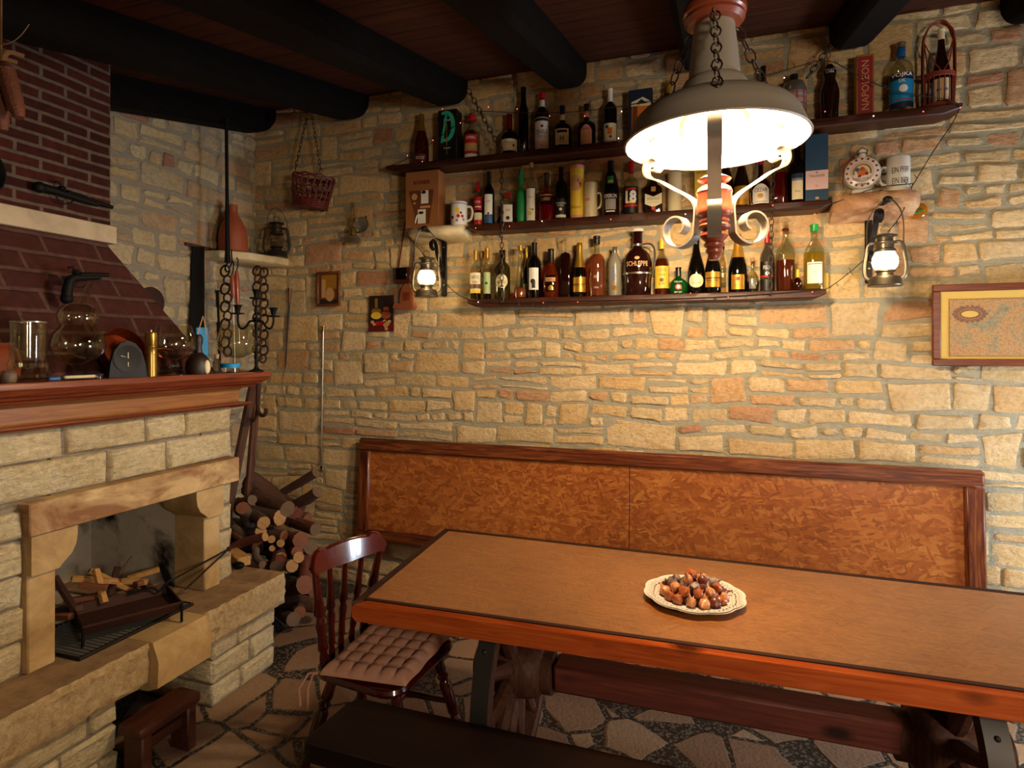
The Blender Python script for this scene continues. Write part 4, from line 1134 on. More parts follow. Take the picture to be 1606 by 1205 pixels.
# corner ledge
m = MB(); zc_ = L(325, 395, XL).z
ya = -.44; xb = -2.885
qq = [Vector((XL, 0, 0)), Vector((XL, ya - .05, 0)), Vector((XL + .13, ya - .03, 0)), Vector((XL + .24, -.33, 0)), Vector((xb - .01, -.12, 0)), Vector((xb, 0, 0))]
qq2 = []
for i, p in enumerate(qq):
    q = qq[(i + 1) % len(qq)]; kk = max(1, int((q - p).length / .05))
    for k in range(kk): qq2.append(p.lerp(q, k / kk))
n = len(qq2); vs = []; c = Vector((XL + .1, -.12, 0))
for ins, z in ((.02, -.055), (.004, -.045), (0, -.012), (.008, 0)):
    for p in qq2:
        h = noise.noise(p * 14 + Vector((0, 0, z * 20))) * .012 if p.x > XL + .01 and p.y < -.01 else 0
        vs.append(p + (c - p).normalized() * (ins + h) + Vector((0, 0, zc_ + z)))
fs = [tuple(range(n)), tuple(range(3 * n, 4 * n))[::-1]] + [(r * n + k, r * n + n + k, r * n + n + (k + 1) % n, r * n + (k + 1) % n) for r in range(3) for k in range(n)]
m.add(vs, fs); tag(m.build('stone_ledge', M['ledge'], ang=40), 'pale triangular stone ledge in the corner of the room under the clay jug', 'ledge')
# ------------------------------------------------------------------ bottles
PROF = {
 'wine': [(.9, 0), (1, .015), (1, .60), (.97, .645), (.86, .69), (.6, .735), (.42, .77), (.37, .80), (.355, .97), (.39, .972), (.39, 1)],
 'champ': [(.92, 0), (1, .02), (1, .36), (.95, .45), (.8, .55), (.6, .66), (.45, .76), (.38, .84), (.36, .93), (.42, .935), (.42, .96), (.36, .97), (.36, 1)],
 'burg': [(.92, 0), (1, .02), (1, .32), (.96, .42), (.82, .52), (.58, .64), (.42, .74), (.36, .82), (.34, .97), (.38, .975), (.38, 1)],
 'slim': [(.9, 0), (1, .01), (1, .62), (.92, .68), (.7, .73), (.56, .78), (.53, .82), (.5, .97), (.55, .975), (.55, 1)],
 'spirit': [(.92, 0), (1, .015), (1, .58), (.97, .62), (.86, .66), (.62, .695), (.42, .72), (.36, .74), (.34, .96), (.38, .965), (.38, 1)],
 'stout': [(.92, 0), (1, .02), (1, .42), (.96, .48), (.78, .54), (.48, .585), (.34, .62), (.31, .66), (.3, .96), (.34, .965), (.34, 1)],
 'brandy': [(.95, 0), (1, .02), (1, .47), (.95, .53), (.7, .585), (.42, .61), (.3, .64), (.28, .70), (.28, .96), (.31, .965), (.31, 1)],
 'flaskb': [(.92, 0), (1, .03), (1, .62), (.95, .70), (.78, .78), (.5, .83), (.40, .86), (.38, 1)],
 'round': [(.7, 0), (.85, .02), (1, .18), (1, .32), (.9, .45), (.65, .54), (.38, .60), (.28, .66), (.27, .95), (.31, .96), (.31, 1)],
 'cone': [(1, 0), (1.0, .12), (.9, .2), (.66, .4), (.46, .6), (.34, .78), (.3, .88), (.3, .97), (.34, .975), (.34, 1)],
 'ovoid': [(.7, 0), (.8, .02), (1, .16), (1, .3), (.9, .45), (.66, .58), (.44, .68), (.36, .74), (.35, .97), (.38, .975), (.38, 1)],
 'tallsq': [(.95, 0), (1, .01), (1, .93), (.72, .975), (.3, .985), (.3, 1)],
 'curvy': [(.8, 0), (.86, .02), (.9, .2), (1, .38), (.98, .46), (.82, .56), (.62, .64), (.58, .68), (.68, .73), (.7, .77), (.5, .84), (.3, .88), (.28, .93), (.26, 1)],
 'taper': [(.95, 0), (1, .02), (.98, .3), (1, .46), (.98, .5), (.82, .62), (.62, .74), (.52, .79), (.36, .82), (.34, .88), (.34, .97), (.36, 1)],
 'vodka': [(.92, 0), (1, .02), (1, .64), (.9, .74), (.62, .82), (.42, .87), (.38, .90), (.36, 1)],
 'tequila': [(.95, 0), (1, .02), (1, .52), (.9, .58), (.6, .66), (.42, .73), (.36, .80), (.36, 1)],
 'growl': [(.93, 0), (1, .02), (1.02, .2), (1.1, .4), (1.08, .5), (.95, .6), (.7, .67), (.44, .71), (.36, .74), (.36, .95), (.42, .955), (.42, 1)],
 'oil': [(.92, 0), (1, .02), (1, .56), (.9, .63), (.66, .69), (.44, .74), (.36, .80), (.33, .97), (.36, 1)],
}
def bottle(name, cat, label, px, yt, w, zs, shape, glassm, caps=(), labels=(), liquid=None, d=.075, flat=1.0, sq=0.0, group=None, turn=.6, yb=None):
    p = W(px, yt, d); H = p.z - zs; Rr = px2m(w, d, px) / 2
    if name is None: name = 'bottle'
    rt = thing(name, label, cat, (p.x, p.y, zs), -math.atan(p.x / 3.5) * turn, group)
    pr = [(r * Rr, z * H) for r, z in PROF[shape]]
    def rad(z):
        for (r0, a), (r1, b) in zip(pr, pr[1:]):
            if a <= z <= b: return r0 + (r1 - r0) * ((z - a) / (b - a) if b > a else 0)
        return pr[-1][0]
    def surf(u, z, off=.0007):
        r = rad(z)
        if sq: return Vector((u, -r * flat - off, z))
        if flat < .95: 
            a = max(-1, min(1, u / max(r, 1e-4))); return Vector((u, -r * flat * math.sqrt(max(0, 1 - a * a)) - off, z))
        a = u / max(r, 1e-4); return Vector(((r + off) * math.sin(a), -(r + off) * math.cos(a), z))
    m = MB(); n = 28
    hollow = glassm in ('clear', 'frost', 'smoke') and shape != 'x'
    if hollow:
        th = min(.003, Rr * .12)
        inner = [(max(r - th, .001), max(z, .006)) for r, z in pr if z > .0][::-1]
        m.lathe(pr + inner[:-1] + [(inner[-1][0], .006), (0.0, .006)], n, flat=flat, sq=sq)
    else: m.lathe(pr, n, flat=flat, sq=sq)
    m.build('glass', M[glassm], rt, local=True)
    if liquid:
        lv, lm = liquid; m = MB(); th = min(.0034, Rr * .14)
        lp = [(max(r - th, .001), max(z, .007)) for r, z in pr if z < lv * H] + [(max(rad(lv * H) - th, .001), lv * H), (0, lv * H)]
        m.lathe([(0, .007)] + lp, n, flat=flat, sq=sq); m.build('liquid', M[lm], rt, local=True)
    for cp in caps:
        z0, z1, cm, nm = cp[:4]; ex = cp[4] if len(cp) > 4 else .0009
        zs_ = [z0 * H] + [z for r, z in pr if z0 * H < z < z1 * H] + [z1 * H]
        pp = [(min(rad(z), rad(z)) + ex, z) for z in zs_]
        m = MB(); m.lathe(pp + [(pp[-1][0] - .0012, z1 * H + .0015), (0, z1 * H + .0015)], 20, flat=max(flat, .8) if z0 > .6 else flat, sq=0 if z0 > .6 else sq); m.build(nm, M[cm], rt, local=True)
    for lb in labels:
        z0, z1, wd, lm = lb[:4]; extra = lb[4:] 
        m = MB(); hw = wd * Rr
        opt = [e for e in extra if isinstance(e, str)]
        shp = None; zm = (z0 + z1) / 2 * H; hh = (z1 - z0) / 2 * H
        if 'oval' in opt:
            disc(m, 0, zm, hw, hh, lambda u, v: surf(u, v, .0009), 28)
        else:
            if 'arch' in opt: shp = lambda u, v, s, t: (u, z0 * H + (v - z0 * H) * (1 - .28 * s * s))
            elif 'chevron' in opt: shp = lambda u, v, s, t: (u, v + (abs(s) - .5) * .10 * H)
            nu = 16; vs = []
            patch(m, -hw, hw, z0 * H, z1 * H, surf, nu, 6, shape=shp)
        lo = m.build('label', M[lm], rt, local=True)
        for e in extra:
            if isinstance(e, str): continue
            if e[0] == 'T':           # text: body, width, height, z, mat
                _, body, tw, thh, tz, tm = e[:6]; o_ = e[6] if len(e) > 6 else {}
                mt = MB(); text(mt, body, tw * Rr, thh * H, lambda u, v: surf(u, tz * H + v, .0016), rot=o_.get('rot', False), bold=o_.get('bold', 0), shear=o_.get('shear', 0)); mt.build('lettering', M[tm], lo, local=True)
            elif e[0] == 'B':         # band
                _, b0, b1, bw_, bm = e; mt = MB(); patch(mt, -bw_ * Rr, bw_ * Rr, b0 * H, b1 * H, lambda u, v: surf(u, v, .0012), 12, 2); mt.build('label_band', M[bm], lo, local=True)
            elif e[0] == 'D':         # disc
                _, du, dz_, dr, dm = e; mt = MB(); disc(mt, du * Rr, dz_ * H, dr * Rr, dr * Rr, lambda u, v: surf(u, v, .0014)); mt.build('label_emblem', M[dm], lo, local=True)
    return rt
G1, G2, G3 = 'bottles on the top shelf', 'bottles on the middle shelf', 'bottles on the lowest shelf'
b = bottle
# top shelf
b('sparkling_wine_bottle', 'bottle', 'pink sparkling wine bottle with gold neck, first at the left end of the top shelf', 661, 180, 23, Z1, 'champ', 'rosebub', [(.66, 1, 'goldfoil', 'neck_foil')], [(.05, .2, .95, 'darkred', ('T', 'ROSE', 1.2, .06, .12, 'white', {'shear': .3}))], group=G1)
b('tequila_bottle', 'bottle', 'clear tequila bottle with red hat-shaped cap and red and yellow label', 740, 178, 27, Z1, 'tequila', 'clear', [(.84, .96, 'redcap', 'cap')], [(.02, .50, .8, 'orange', ('B', .32, .5, .8, 'red'), ('B', .14, .3, .8, 'tan'), ('B', .02, .09, .8, 'white'), ('B', .09, .15, .8, 'red'), ('T', 'SIERRA', 1.2, .06, .43, 'white'))], group=G1, liquid=(.6, 'clear'))
m = MB(); hatp = W(740, 186, .075)
m.lathe([(.012, 0), (.03, .004), (.031, .01), (.018, .014), (.014, .03), (.006, .036), (0, .036)], 24, Matrix.Translation((hatp.x, hatp.y, hatp.z - .02)))
for o in col.objects:
    if o.name.startswith('tequila_bottle'): m.build('hat_cap', M['redcap'], o)
b('wine_bottle', 'bottle', 'squat dark wine bottle with red foil neck and cream label beside the black slim bottle', 799, 180, 27, Z1, 'stout', 'dark', [(.64, 1, 'winefoil', 'neck_foil')], [(.08, .36, 1.2, 'cream', ('T', 'Terra', 1.0, .05, .28, 'ink', {'shear': .3}), ('B', .22, .235, .8, 'pinkish'), ('D', .6, .2, .13, 'ink'))], group=G1)
b('wine_bottle', 'bottle', 'tall slim all-black bottle on the top shelf', 821, 138, 16, Z1, 'slim', 'dark', group=G1)
b('vermouth_bottle', 'bottle', 'dark bottle with red cap and big white label fading to pink', 850, 147, 23, Z1, 'wine', 'darkbrown', [(.9, 1, 'redcap', 'cap'), (.76, .88, 'white', 'neck_label')], [(.03, .56, 1.2, 'white', ('B', .03, .15, 1.2, 'pinkpaper'), ('B', .5, .55, 1.1, 'ink'), ('D', .1, .41, .2, 'crimson'), ('T', 'CERASELLA', 1.7, .07, .32, 'ink'), ('T', 'WHITE', 1.1, .05, .24, 'lilac'), ('T', '1995', .5, .03, .09, 'crimson'))], group=G1)
b('brandy_bottle', 'bottle', 'flat-shouldered amber brandy bottle with dark blue cap and cream label', 882, 167, 29, Z1, 'brandy', 'brownl', [(.86, 1, 'navycap', 'cap'), (.68, .8, 'cream', 'neck_label')], [(.1, .46, .72, 'cream', ('B', .37, .43, .55, 'ink'), ('T', '84', .5, .12, .24, 'ink'), ('B', .15, .16, .4, 'greypaper'))], flat=.6, group=G1)
b('liqueur_bottle', 'bottle', 'dark round-shouldered liqueur bottle with arched pink label on the top shelf', 920, 164, 28, Z1, 'brandy', 'dark', [(.86, 1, 'blackcap', 'cap'), (.70, .84, 'pinkish', 'neck_label')], [(.04, .5, .62, 'pinkish', 'arch', ('B', .1, .36, .45, 'tan'), ('T', 'AMARO', .8, .04, .40, 'ink'))], flat=.7, group=G1)
b('wine_bottle', 'bottle', 'dark wine bottle with tall white neck foil and cream label with blue marks', 957, 140, 21, Z1, 'wine', 'darkg', [(.76, 1, 'white', 'neck_foil')], [(.02, .36, 1.15, 'cream', ('D', -.45, .3, .28, 'blue'), ('B', .16, .28, .35, 'orange'), ('D', .1, .12, .22, 'blue'), ('B', .04, .06, .8, 'tan'))], group=G1)
b('wine_bottle', 'bottle', 'bottle with dull gold neck mostly hidden by the lamp, beside the beer picture board', 1048, 128, 21, Z1, 'wine', 'darkg', [(.76, 1, 'goldlabel', 'neck_foil')], [(.1, .45, 1.0, 'cream')], group=G1)
b('wine_bottle', 'bottle', 'bottle with black cap peeking over the lamp shade, left of the metal canister', 1197, 105, 21, Z1, 'wine', 'olivebot', [(.82, 1, 'blackcap', 'cap')], [(.1, .45, 1.0, 'cream')], group=G1)
b('curvy_bottle', 'bottle', 'black hourglass-shaped bottle with white writing and a hanging tag', 1301, 90, 28, Z1, 'curvy', 'darkbrown', [(.88, 1, 'cork', 'stopper')], [(.72, .79, .66, 'dark', ('T', 'TITANIC', .9, .06, .755, 'white'))], group=G1)
m = MB(); tg = W(1309, 103, .10); rail(m, tg, tg + Vector((.028, -.004, -.018)), .012, .0012, bev=.0004)
for o in col.objects:
    if o.name.startswith('curvy_bottle'): m.build('paper_tag', M['paper'], o)
b('vodka_bottle', 'bottle', 'clear vodka bottle with blue sea picture label and silver cap on the top shelf', 1413, 68, 33, Z1, 'wine', 'clear', [(.93, 1, 'silvercap', 'cap'), (.80, .91, 'blue', 'neck_label')], [(.05, .54, 1.25, 'cyan', ('B', .44, .54, 1.25, 'navy'), ('B', .05, .13, 1.25, 'navy'), ('T', 'VOJKA', 1.9, .07, .50, 'white', {'bold': .02}), ('T', 'SK', .6, .05, .42, 'white'), ('D', .1, .31, .36, 'white'), ('B', .15, .165, .8, 'red'))], group=G1)
# middle shelf
b('vodka_bottle', 'bottle', 'clear vodka bottle with long red cap and red label, left end of the middle shelf', 750, 286, 14, Z2, 'wine', 'clear', [(.78, 1, 'redcap', 'cap')], [(.36, .66, 1.1, 'red', ('T', 'VODKA', 1.3, .05, .54, 'white'), ('B', .42, .44, .8, 'white')), (.04, .14, 1.1, 'red'), (.14, .3, 1.1, 'cream')], group=G2, liquid=(.68, 'clear'))
b('wine_bottle', 'bottle', 'black wine bottle with white label ending in blue, left part of the middle shelf', 767, 270, 17, Z2, 'wine', 'dark', [(.76, 1, 'blackcap', 'neck_foil')], [(.04, .57, .8, 'white', ('B', .04, .2, .8, 'blue'), ('T', 'KRK', .7, .04, .44, 'greypaper'), ('D', -.1, .13, .25, 'honey'), ('D', 0, .22, .18, 'navy'))], group=G2)
b('liqueur_bottle', 'bottle', 'small flat clear bottle with red cap and white oval label, behind the hanging chain', 797, 303, 20, Z2, 'flaskb', 'clear', [(.86, 1, 'redcap', 'cap')], [(.08, .62, .72, 'white', ('T', 'GIN', .7, .08, .45, 'crimson'), ('D', 0, .2, .3, 'ink'))], flat=.5, group=G2, liquid=(.6, 'clear'))
b('pear_brandy_bottle', 'bottle', 'clear corked bottle with tall pale label showing a yellow pear', 833, 256, 17, Z2, 'wine', 'clear', [(.93, 1, 'cork', 'cork')], [(.03, .56, .9, 'white', ('D', -.1, .15, .38, 'yellow'), ('D', -.05, .22, .2, 'yellow'), ('D', .35, .21, .18, 'green'), ('T', 'Pear', .7, .04, .42, 'greypaper', {'shear': .3}))], group=G2, liquid=(.58, 'clear'))
b('liqueur_bottle', 'bottle', 'bright red cut-glass liqueur bottle with black cap', 857, 272, 24, Z2, 'brandy', 'redl', [(.72, 1, 'blackcap', 'cap')], [(.34, .56, .85, 'darkbrown', ('T', 'CHERRY', 1.2, .07, .45, 'tan'), ('B', .52, .55, .8, 'tan'))], flat=.75, group=G2)
b('wine_bottle', 'bottle', 'black wine bottle with black and white label between the red bottle and the yellow tube', 880, 263, 19, Z2, 'wine', 'dark', [(.72, 1, 'blackcap', 'neck_foil')], [(.03, .40, 1.1, 'black', ('B', .30, .33, 1.0, 'greypaper'), ('D', 0, .2, .24, 'white'), ('B', .05, .1, 1.0, 'paper'), ('T', 'ROSSO', 1.0, .035, .27, 'white'))], group=G2)
b('liqueur_bottle', 'bottle', 'black tapering liqueur bottle with small green emblem and grey label', 958, 253, 27, Z2, 'taper', 'dark', [(.8, 1, 'blackcap', 'cap')], [(.02, .42, .88, 'darkbrown', ('T', 'OREIKON', 1.4, .07, .36, 'white'), ('B', .12, .31, .6, 'greypaper'), ('B', .08, .10, .5, 'white')), (.58, .72, .36, 'green', ('B', .60, .64, .3, 'tan'))], group=G2, flat=.8)
b('vodka_bottle', 'bottle', 'clear bottle with red cap and black label bearing a big white 18', 990, 254, 24, Z2, 'spirit', 'clear', [(.80, 1, 'redcap', 'cap')], [(.04, .52, 1.05, 'black', ('B', .45, .49, .7, 'red'), ('T', '18', 1.5, .23, .33, 'white', {'bold': .05}), ('B', .21, .25, .6, 'yellow'), ('B', .15, .19, .9, 'red'))], group=G2)
b('whisky_bottle', 'bottle', 'dark flat whisky bottle with cream chevron label and red seal', 1025, 281, 28, Z2, 'flaskb', 'darkbrown', [(.88, 1, 'darkbrown', 'cap')], [(.22, .52, .93, 'cream', 'chevron', ('T', "Ballantine's", 1.3, .08, .42, 'greypaper', {'shear': .3}), ('D', 0, .14, .22, 'red'), ('B', .3, .305, .7, 'greypaper')), (.62, .76, .25, 'tan')], flat=.5, sq=4, group=G2, d=.09)
b('wine_bottle', 'bottle', 'dark red sloping bottle half hidden behind the lamp baluster', 1137, 232, 26, Z2, 'burg', 'plum', [(.8, 1, 'winefoil', 'neck_foil')], [(.03, .3, 1.0, 'white')], group=G2)
b('sparkling_wine_bottle', 'bottle', 'brown bottle with gold label left of the white round-labelled bottle', 1163, 235, 24, Z2, 'burg', 'darkbrown', [(.7, 1, 'goldlabel', 'neck_foil')], [(.04, .36, 1.1, 'goldlabel', ('B', .15, .25, .8, 'tan'))], group=G2)
b('brandy_bottle', 'bottle', 'round brown brandy bottle with arched white label and gold medallion', 1193, 248, 27, Z2, 'round', 'brownl', [(.86, 1, 'redcap', 'cap')], [(.06, .46, .88, 'white', 'arch', ('T', 'CEZAR', 1.35, .08, .33, 'ink'), ('D', -.05, .21, .3, 'goldlabel'), ('B', .09, .10, .7, 'greypaper'))], flat=.6, group=G2)
b('liqueur_bottle', 'bottle', 'clear square bottle of bright red liqueur behind the shelf chain', 1221, 232, 21, Z2, 'oil', 'clear', [(.9, 1, 'cork', 'cork')], [], liquid=(.56, 'redl'), sq=5, group=G2)
b('wine_bottle', 'bottle', 'large black wine bottle with cream label, left of the blue box', 1250, 230, 28, Z2, 'wine', 'dark', [], [(.06, .50, .58, 'cream', ('B', .42, .5, .56, 'navy'), ('B', .38, .42, .56, 'lilac'), ('T', 'Vino', .5, .035, .2, 'ink'))], group=G2)
# lowest shelf
b('rum_bottle', 'bottle', 'rum bottle with cream label and dark red rum, first on the lowest shelf', 746, 393, 18, Z3, 'spirit', 'clear', [(.8, 1, 'goldlabel', 'cap')], [(.13, .54, 1.1, 'cream', ('T', 'SANTOS', 1.3, .06, .45, 'ink'), ('T', 'SPICED', .9, .04, .35, 'ink'), ('B', .22, .31, 1.1, 'brown'), ('B', .13, .2, 1.1, 'yellow'))], liquid=(.13, 'plum'), group=G3, d=.1)
b('liqueur_bottle', 'bottle', 'slender clear bottle with gold cap hidden behind the rum bottle', 755, 396, 8, Z3, 'slim', 'clear', [(.88, 1, 'goldfoil', 'cap')], [], group=G3, d=.02)
b('schnapps_bottle', 'bottle', 'slim clear bottle with gold cap and pale green label', 764, 390, 13, Z3, 'slim', 'clear', [(.8, 1, 'goldlabel', 'cap')], [(.12, .53, 1.0, 'palegreen', ('D', -.1, .32, .35, 'green'), ('B', .3, .34, .3, 'green'))], liquid=(.12, 'plum'), group=G3)
b('herb_liqueur_bottle', 'bottle', 'olive brown conical bottle with large round cream label, behind the hanging chain', 788, 393, 25, Z3, 'wine', 'olivebot', [(.8, 1, 'darkg', 'neck_foil')], [(.22, .50, .82, 'cream', 'oval', ('T', 'ROGAC', 1.1, .05, .34, 'ink'))], group=G3)
b('schnapps_bottle', 'bottle', 'clear cone-shaped bottle with golden knob stopper', 816, 386, 20, Z3, 'cone', 'clear', [(.9, 1, 'goldfoil', 'stopper', .003)], [], liquid=(.2, 'rose'), group=G3, d=.105)
b('sparkling_wine_bottle', 'bottle', 'green bottle with gold foil neck, half hidden behind the cone-shaped bottle', 826, 389, 13, Z3, 'burg', 'darkg', [(.62, 1, 'goldfoil', 'neck_foil')], [(.1, .3, 1.0, 'palegreen')], group=G3, d=.028)
b('wine_bottle', 'bottle', 'big black wine bottle with white label showing a dark figure', 838, 381, 22, Z3, 'wine', 'dark', [(.76, 1, 'blackcap', 'neck_foil')], [(.15, .54, .72, 'white', ('D', -.1, .3, .35, 'ink'), ('B', .18, .3, .25, 'ink'))], group=G3)
b('brandy_bottle', 'bottle', 'faceted amber brandy bottle with black neck and ornate label', 864, 391, 26, Z3, 'ovoid', 'cognac', [(.72, 1, 'blackcap', 'cap')], [(.12, .46, .6, 'brownl', ('B', .33, .41, .6, 'tan'), ('D', .05, .2, .3, 'goldlabel'), ('T', 'BADEL', .8, .05, .37, 'ink'))], group=G3, flat=.8)
b('liqueur_bottle', 'bottle', 'tall dark square bottle with a thin corked glass neck', 887, 396, 16, Z3, 'tallsq', 'plum', [], [], sq=6, group=G3)
sqb = [o for o in col.objects if o.get('label', '').startswith('tall dark square')][0]
hb_ = W(887, 396, .075).z - Z3; ht_ = W(887, 374, .075).z - Z3
m = MB(); m.lathe([(.005, hb_ - .004), (.005, ht_ - .012)], 10); m.build('thin_neck', M['clear'], sqb, local=True)
m = MB(); m.lathe([(.007, ht_ - .012), (.008, ht_), (0, ht_)], 10); m.build('cork', M['cork'], sqb, local=True)
b('champagne_bottle', 'bottle', 'sparkling wine bottle with all-gold foil neck and broad gold label', 909, 381, 22, Z3, 'champ', 'dark', [(.54, 1, 'goldfoil', 'neck_foil')], [(.09, .36, 1.1, 'goldlabel', ('B', .22, .235, 1.0, 'ink'), ('T', 'SPUMANTE', 1.4, .03, .2, 'ink'))], group=G3)
b('gin_bottle', 'bottle', 'big clear bottle full of orange-pink liqueur with black stopper', 936, 371, 26, Z3, 'spirit', 'clear', [(.87, 1, 'blackcap', 'stopper', .0025)], [], liquid=(.7, 'rose'), group=G3)
gb = [o for o in col.objects if o.get('label', '').startswith('big clear bottle full')][0]
m = MB(); rg = px2m(26, .075, 936) / 2
def gsurf(u, v, off=.0012): a = u / rg; return Vector(((rg + off) * math.sin(a), -(rg + off) * math.cos(a), v))
text(m, 'DINGAC', .030, .016, lambda u, v: gsurf(u, v + .115)); text(m, '1954', .026, .012, lambda u, v: gsurf(u, v + .052)); m.build('lettering', M['paper'], gb, local=True)
b('vodka_bottle', 'bottle', 'frosted clear vodka bottle with blue upright lettering and silver cap', 964, 388, 21, Z3, 'vodka', 'frost', [(.9, 1, 'silvercap', 'cap')], [], group=G3)
vb = [o for o in col.objects if o.get('label', '').startswith('frosted clear')][0]
m = MB(); rv = px2m(21, .075, 964) / 2
text(m, 'VODKA', .085, .020, lambda u, v: Vector(((rv + .001) * math.sin(u / rv), -(rv + .001) * math.cos(u / rv), v + .13)), rot=True, bold=.02); m.build('lettering', M['blue'], vb, local=True)
m = MB(); patch(m, -.012, .012, .035, .06, lambda u, v: Vector(((rv + .001) * math.sin(u / rv), -(rv + .001) * math.cos(u / rv), v)), 8, 2); m.build('label', M['honey'], vb, local=True)
gr = b('growler_jug', 'jug', 'large brown swing-top beer growler with metal band and handle on the lowest shelf', 1000, 360, 41, Z3, 'growl', 'growler', [(.96, 1.0, 'whiteceramic', 'stopper', .003)], [], group=G3)
Hg = W(1000, 360, .075).z - Z3; rg2 = px2m(41, .075, 1000) / 2
m = MB(); text(m, 'SCHLEPPE', rg2 * 1.55, .028, lambda u, v: Vector(((rg2 * 1.115) * math.sin(u / rg2), -(rg2 * 1.115) * math.cos(u / rg2), v + Hg * .46)), bold=.02); m.build('lettering', M['tan'], gr, local=True)
m = MB(); disc(m, 0, Hg * .545, .014, .009, lambda u, v: Vector((rg2 * 1.07 * math.sin(u / rg2), -rg2 * 1.07 * math.cos(u / rg2), v)), 12); m.build('crown_mark', M['tan'], gr, local=True)
m = MB(); m.lathe([(rg2 * 1.10 + .001, Hg * .31), (rg2 * 1.115 + .001, Hg * .335), (rg2 * 1.105, Hg * .335), (rg2 * 1.09, Hg * .31)], 32, closed=True); m.lathe([(rg2 * .37, Hg * .74), (rg2 * .40, Hg * .745), (rg2 * .40, Hg * .775), (rg2 * .37, Hg * .78)], 24); m.build('metal_band', M['steel'], gr, local=True)
m = MB(); hp = [(rg2 * .38, -.0, Hg * .765), (rg2 * .9, 0, Hg * .77), (rg2 * 1.25, 0, Hg * .74), (rg2 * 1.45, 0, Hg * .66), (rg2 * 1.46, 0, Hg * .5), (rg2 * 1.3, 0, Hg * .36), (rg2 * 1.09, 0, Hg * .325)]
hp = [(x * .9, -x * .42, z) for x, y, z in hp]; m.tube(smooth_path(hp, 2), .0055, 8); m.build('handle', M['steel'], gr, local=True)
b('rum_bottle', 'bottle', 'amber bottle with large yellow label and yellow cap next to the growler', 1038, 377, 23, Z3, 'oil', 'clear', [(.84, 1, 'yellowcap', 'cap')], [(.12, .52, 1.1, 'yellow', ('T', 'CUBAN', 1.1, .06, .45, 'ink'), ('T', 'CAÑA', .9, .06, .37, 'ink'), ('D', 0, .27, .28, 'brown'), ('T', 'RUM', .7, .05, .2, 'ink'))], liquid=(.66, 'cognac'), group=G3, d=.045)
b('herb_liqueur_bottle', 'bottle', 'small green round-bellied bottle with red cross emblem and black cap', 1064, 420, 29, Z3, 'round', 'greenl', [(.68, 1, 'blackcap', 'cap')], [(.16, .38, .36, 'red', 'oval', ('D', 0, .27, .2, 'white'), ('B', .25, .29, .12, 'red')), (.06, .1, .4, 'greenl', ('T', 'BITTER', .8, .05, .08, 'white')), (.44, .48, .4, 'greenl', ('T', 'PELIN', .8, .06, .46, 'white'))], flat=.7, group=G3)
b('wine_bottle', 'bottle', 'slender black bottle with round cream label beside the black sparkling wine', 1092, 369, 26, Z3, 'burg', 'dark', [(.84, 1, 'blackcap', 'neck_foil')], [(.1, .33, .92, 'cream', 'oval', ('D', 0, .25, .18, 'paper'), ('B', .17, .18, .5, 'greypaper'))], group=G3)
b('champagne_bottle', 'bottle', 'black sparkling wine bottle with gold label directly below the lamp finial', 1118, 372, 24, Z3, 'champ', 'dark', [(.6, 1, 'blackcap', 'neck_foil')], [(.1, .37, 1.15, 'goldlabel', ('B', .25, .27, 1.1, 'ink'), ('T', 'BAKARIC', 1.6, .035, .22, 'ink'))], group=G3, d=.1)
b('schnapps_bottle', 'bottle', 'thin clear bottle with black cap behind the black and gold sparkling wine', 1133, 387, 11, Z3, 'slim', 'clear', [(.93, 1, 'blackcap', 'cap')], [], group=G3, d=.022)
b('champagne_bottle', 'bottle', 'dark sparkling wine bottle with dull gold neck and small yellow label', 1157, 368, 28, Z3, 'champ', 'dark', [(.60, 1, 'goldlabel', 'neck_foil')], [(.05, .30, .72, 'goldlabel', ('D', 0, .23, .22, 'crimson'), ('T', 'BRUT', .6, .03, .12, 'ink'))], group=G3)
b('schnapps_bottle', 'bottle', 'small round clear bottle with cork stopper right of the gold-necked bottle', 1180, 405, 20, Z3, 'round', 'clear', [(.9, 1, 'cork', 'cork')], [(.1, .4, .5, 'frost')], group=G3, liquid=(.3, 'clear'))
b('bitter_bottle', 'bottle', 'bottle with red cap and black and white label behind the lower end of the chain', 1203, 364, 21, Z3, 'oil', 'smoke', [(.82, 1, 'redcap', 'cap')], [(.24, .50, 1.1, 'black', ('T', 'PELIN', 1.1, .06, .4, 'white'), ('D', 0, .3, .28, 'white'), ('B', .24, .27, 1.0, 'red')), (.02, .2, 1.1, 'black')], group=G3)
b('decanter', 'decanter', 'clear decanter with glass ball stopper half full of amber brandy', 1232, 352, 28, Z3, 'oil', 'clear', [(.9, .93, 'winefoil', 'stopper_ring')], [], liquid=(.46, 'cognac'), group=G3)
dc = [o for o in col.objects if o.name.startswith('decanter')][0]; hd = W(1231, 352, .075).z - Z3
m = MB(); m.sphere((0, 0, hd + .02), .019, 16, 10, sc=(1.1, 1, .9)); m.lathe([(.008, hd - .02), (.009, hd + .004)], 12); m.build('glass_stopper', M['clear'], dc, local=True)
b('miniature_bottle', 'bottle', 'tiny brown bottle with yellow cap at the right end of the lowest shelf', 1251, 423, 14, Z3, 'round', 'brownl', [(.62, 1, 'yellowcap', 'cap')], [], group=G3, d=.128)
b('oil_bottle', 'bottle', 'clear bottle of yellow liquid with green screw cap and white label', 1277, 353, 31, Z3, 'oil', 'clear', [(.9, 1, 'greencap', 'cap', .002)], [(.1, .42, .72, 'white', ('B', .385, .4, .65, 'greypaper'), ('T', 'V', .14, .05, .27, 'lilac'))], liquid=(.58, 'yellowl'), group=G3)
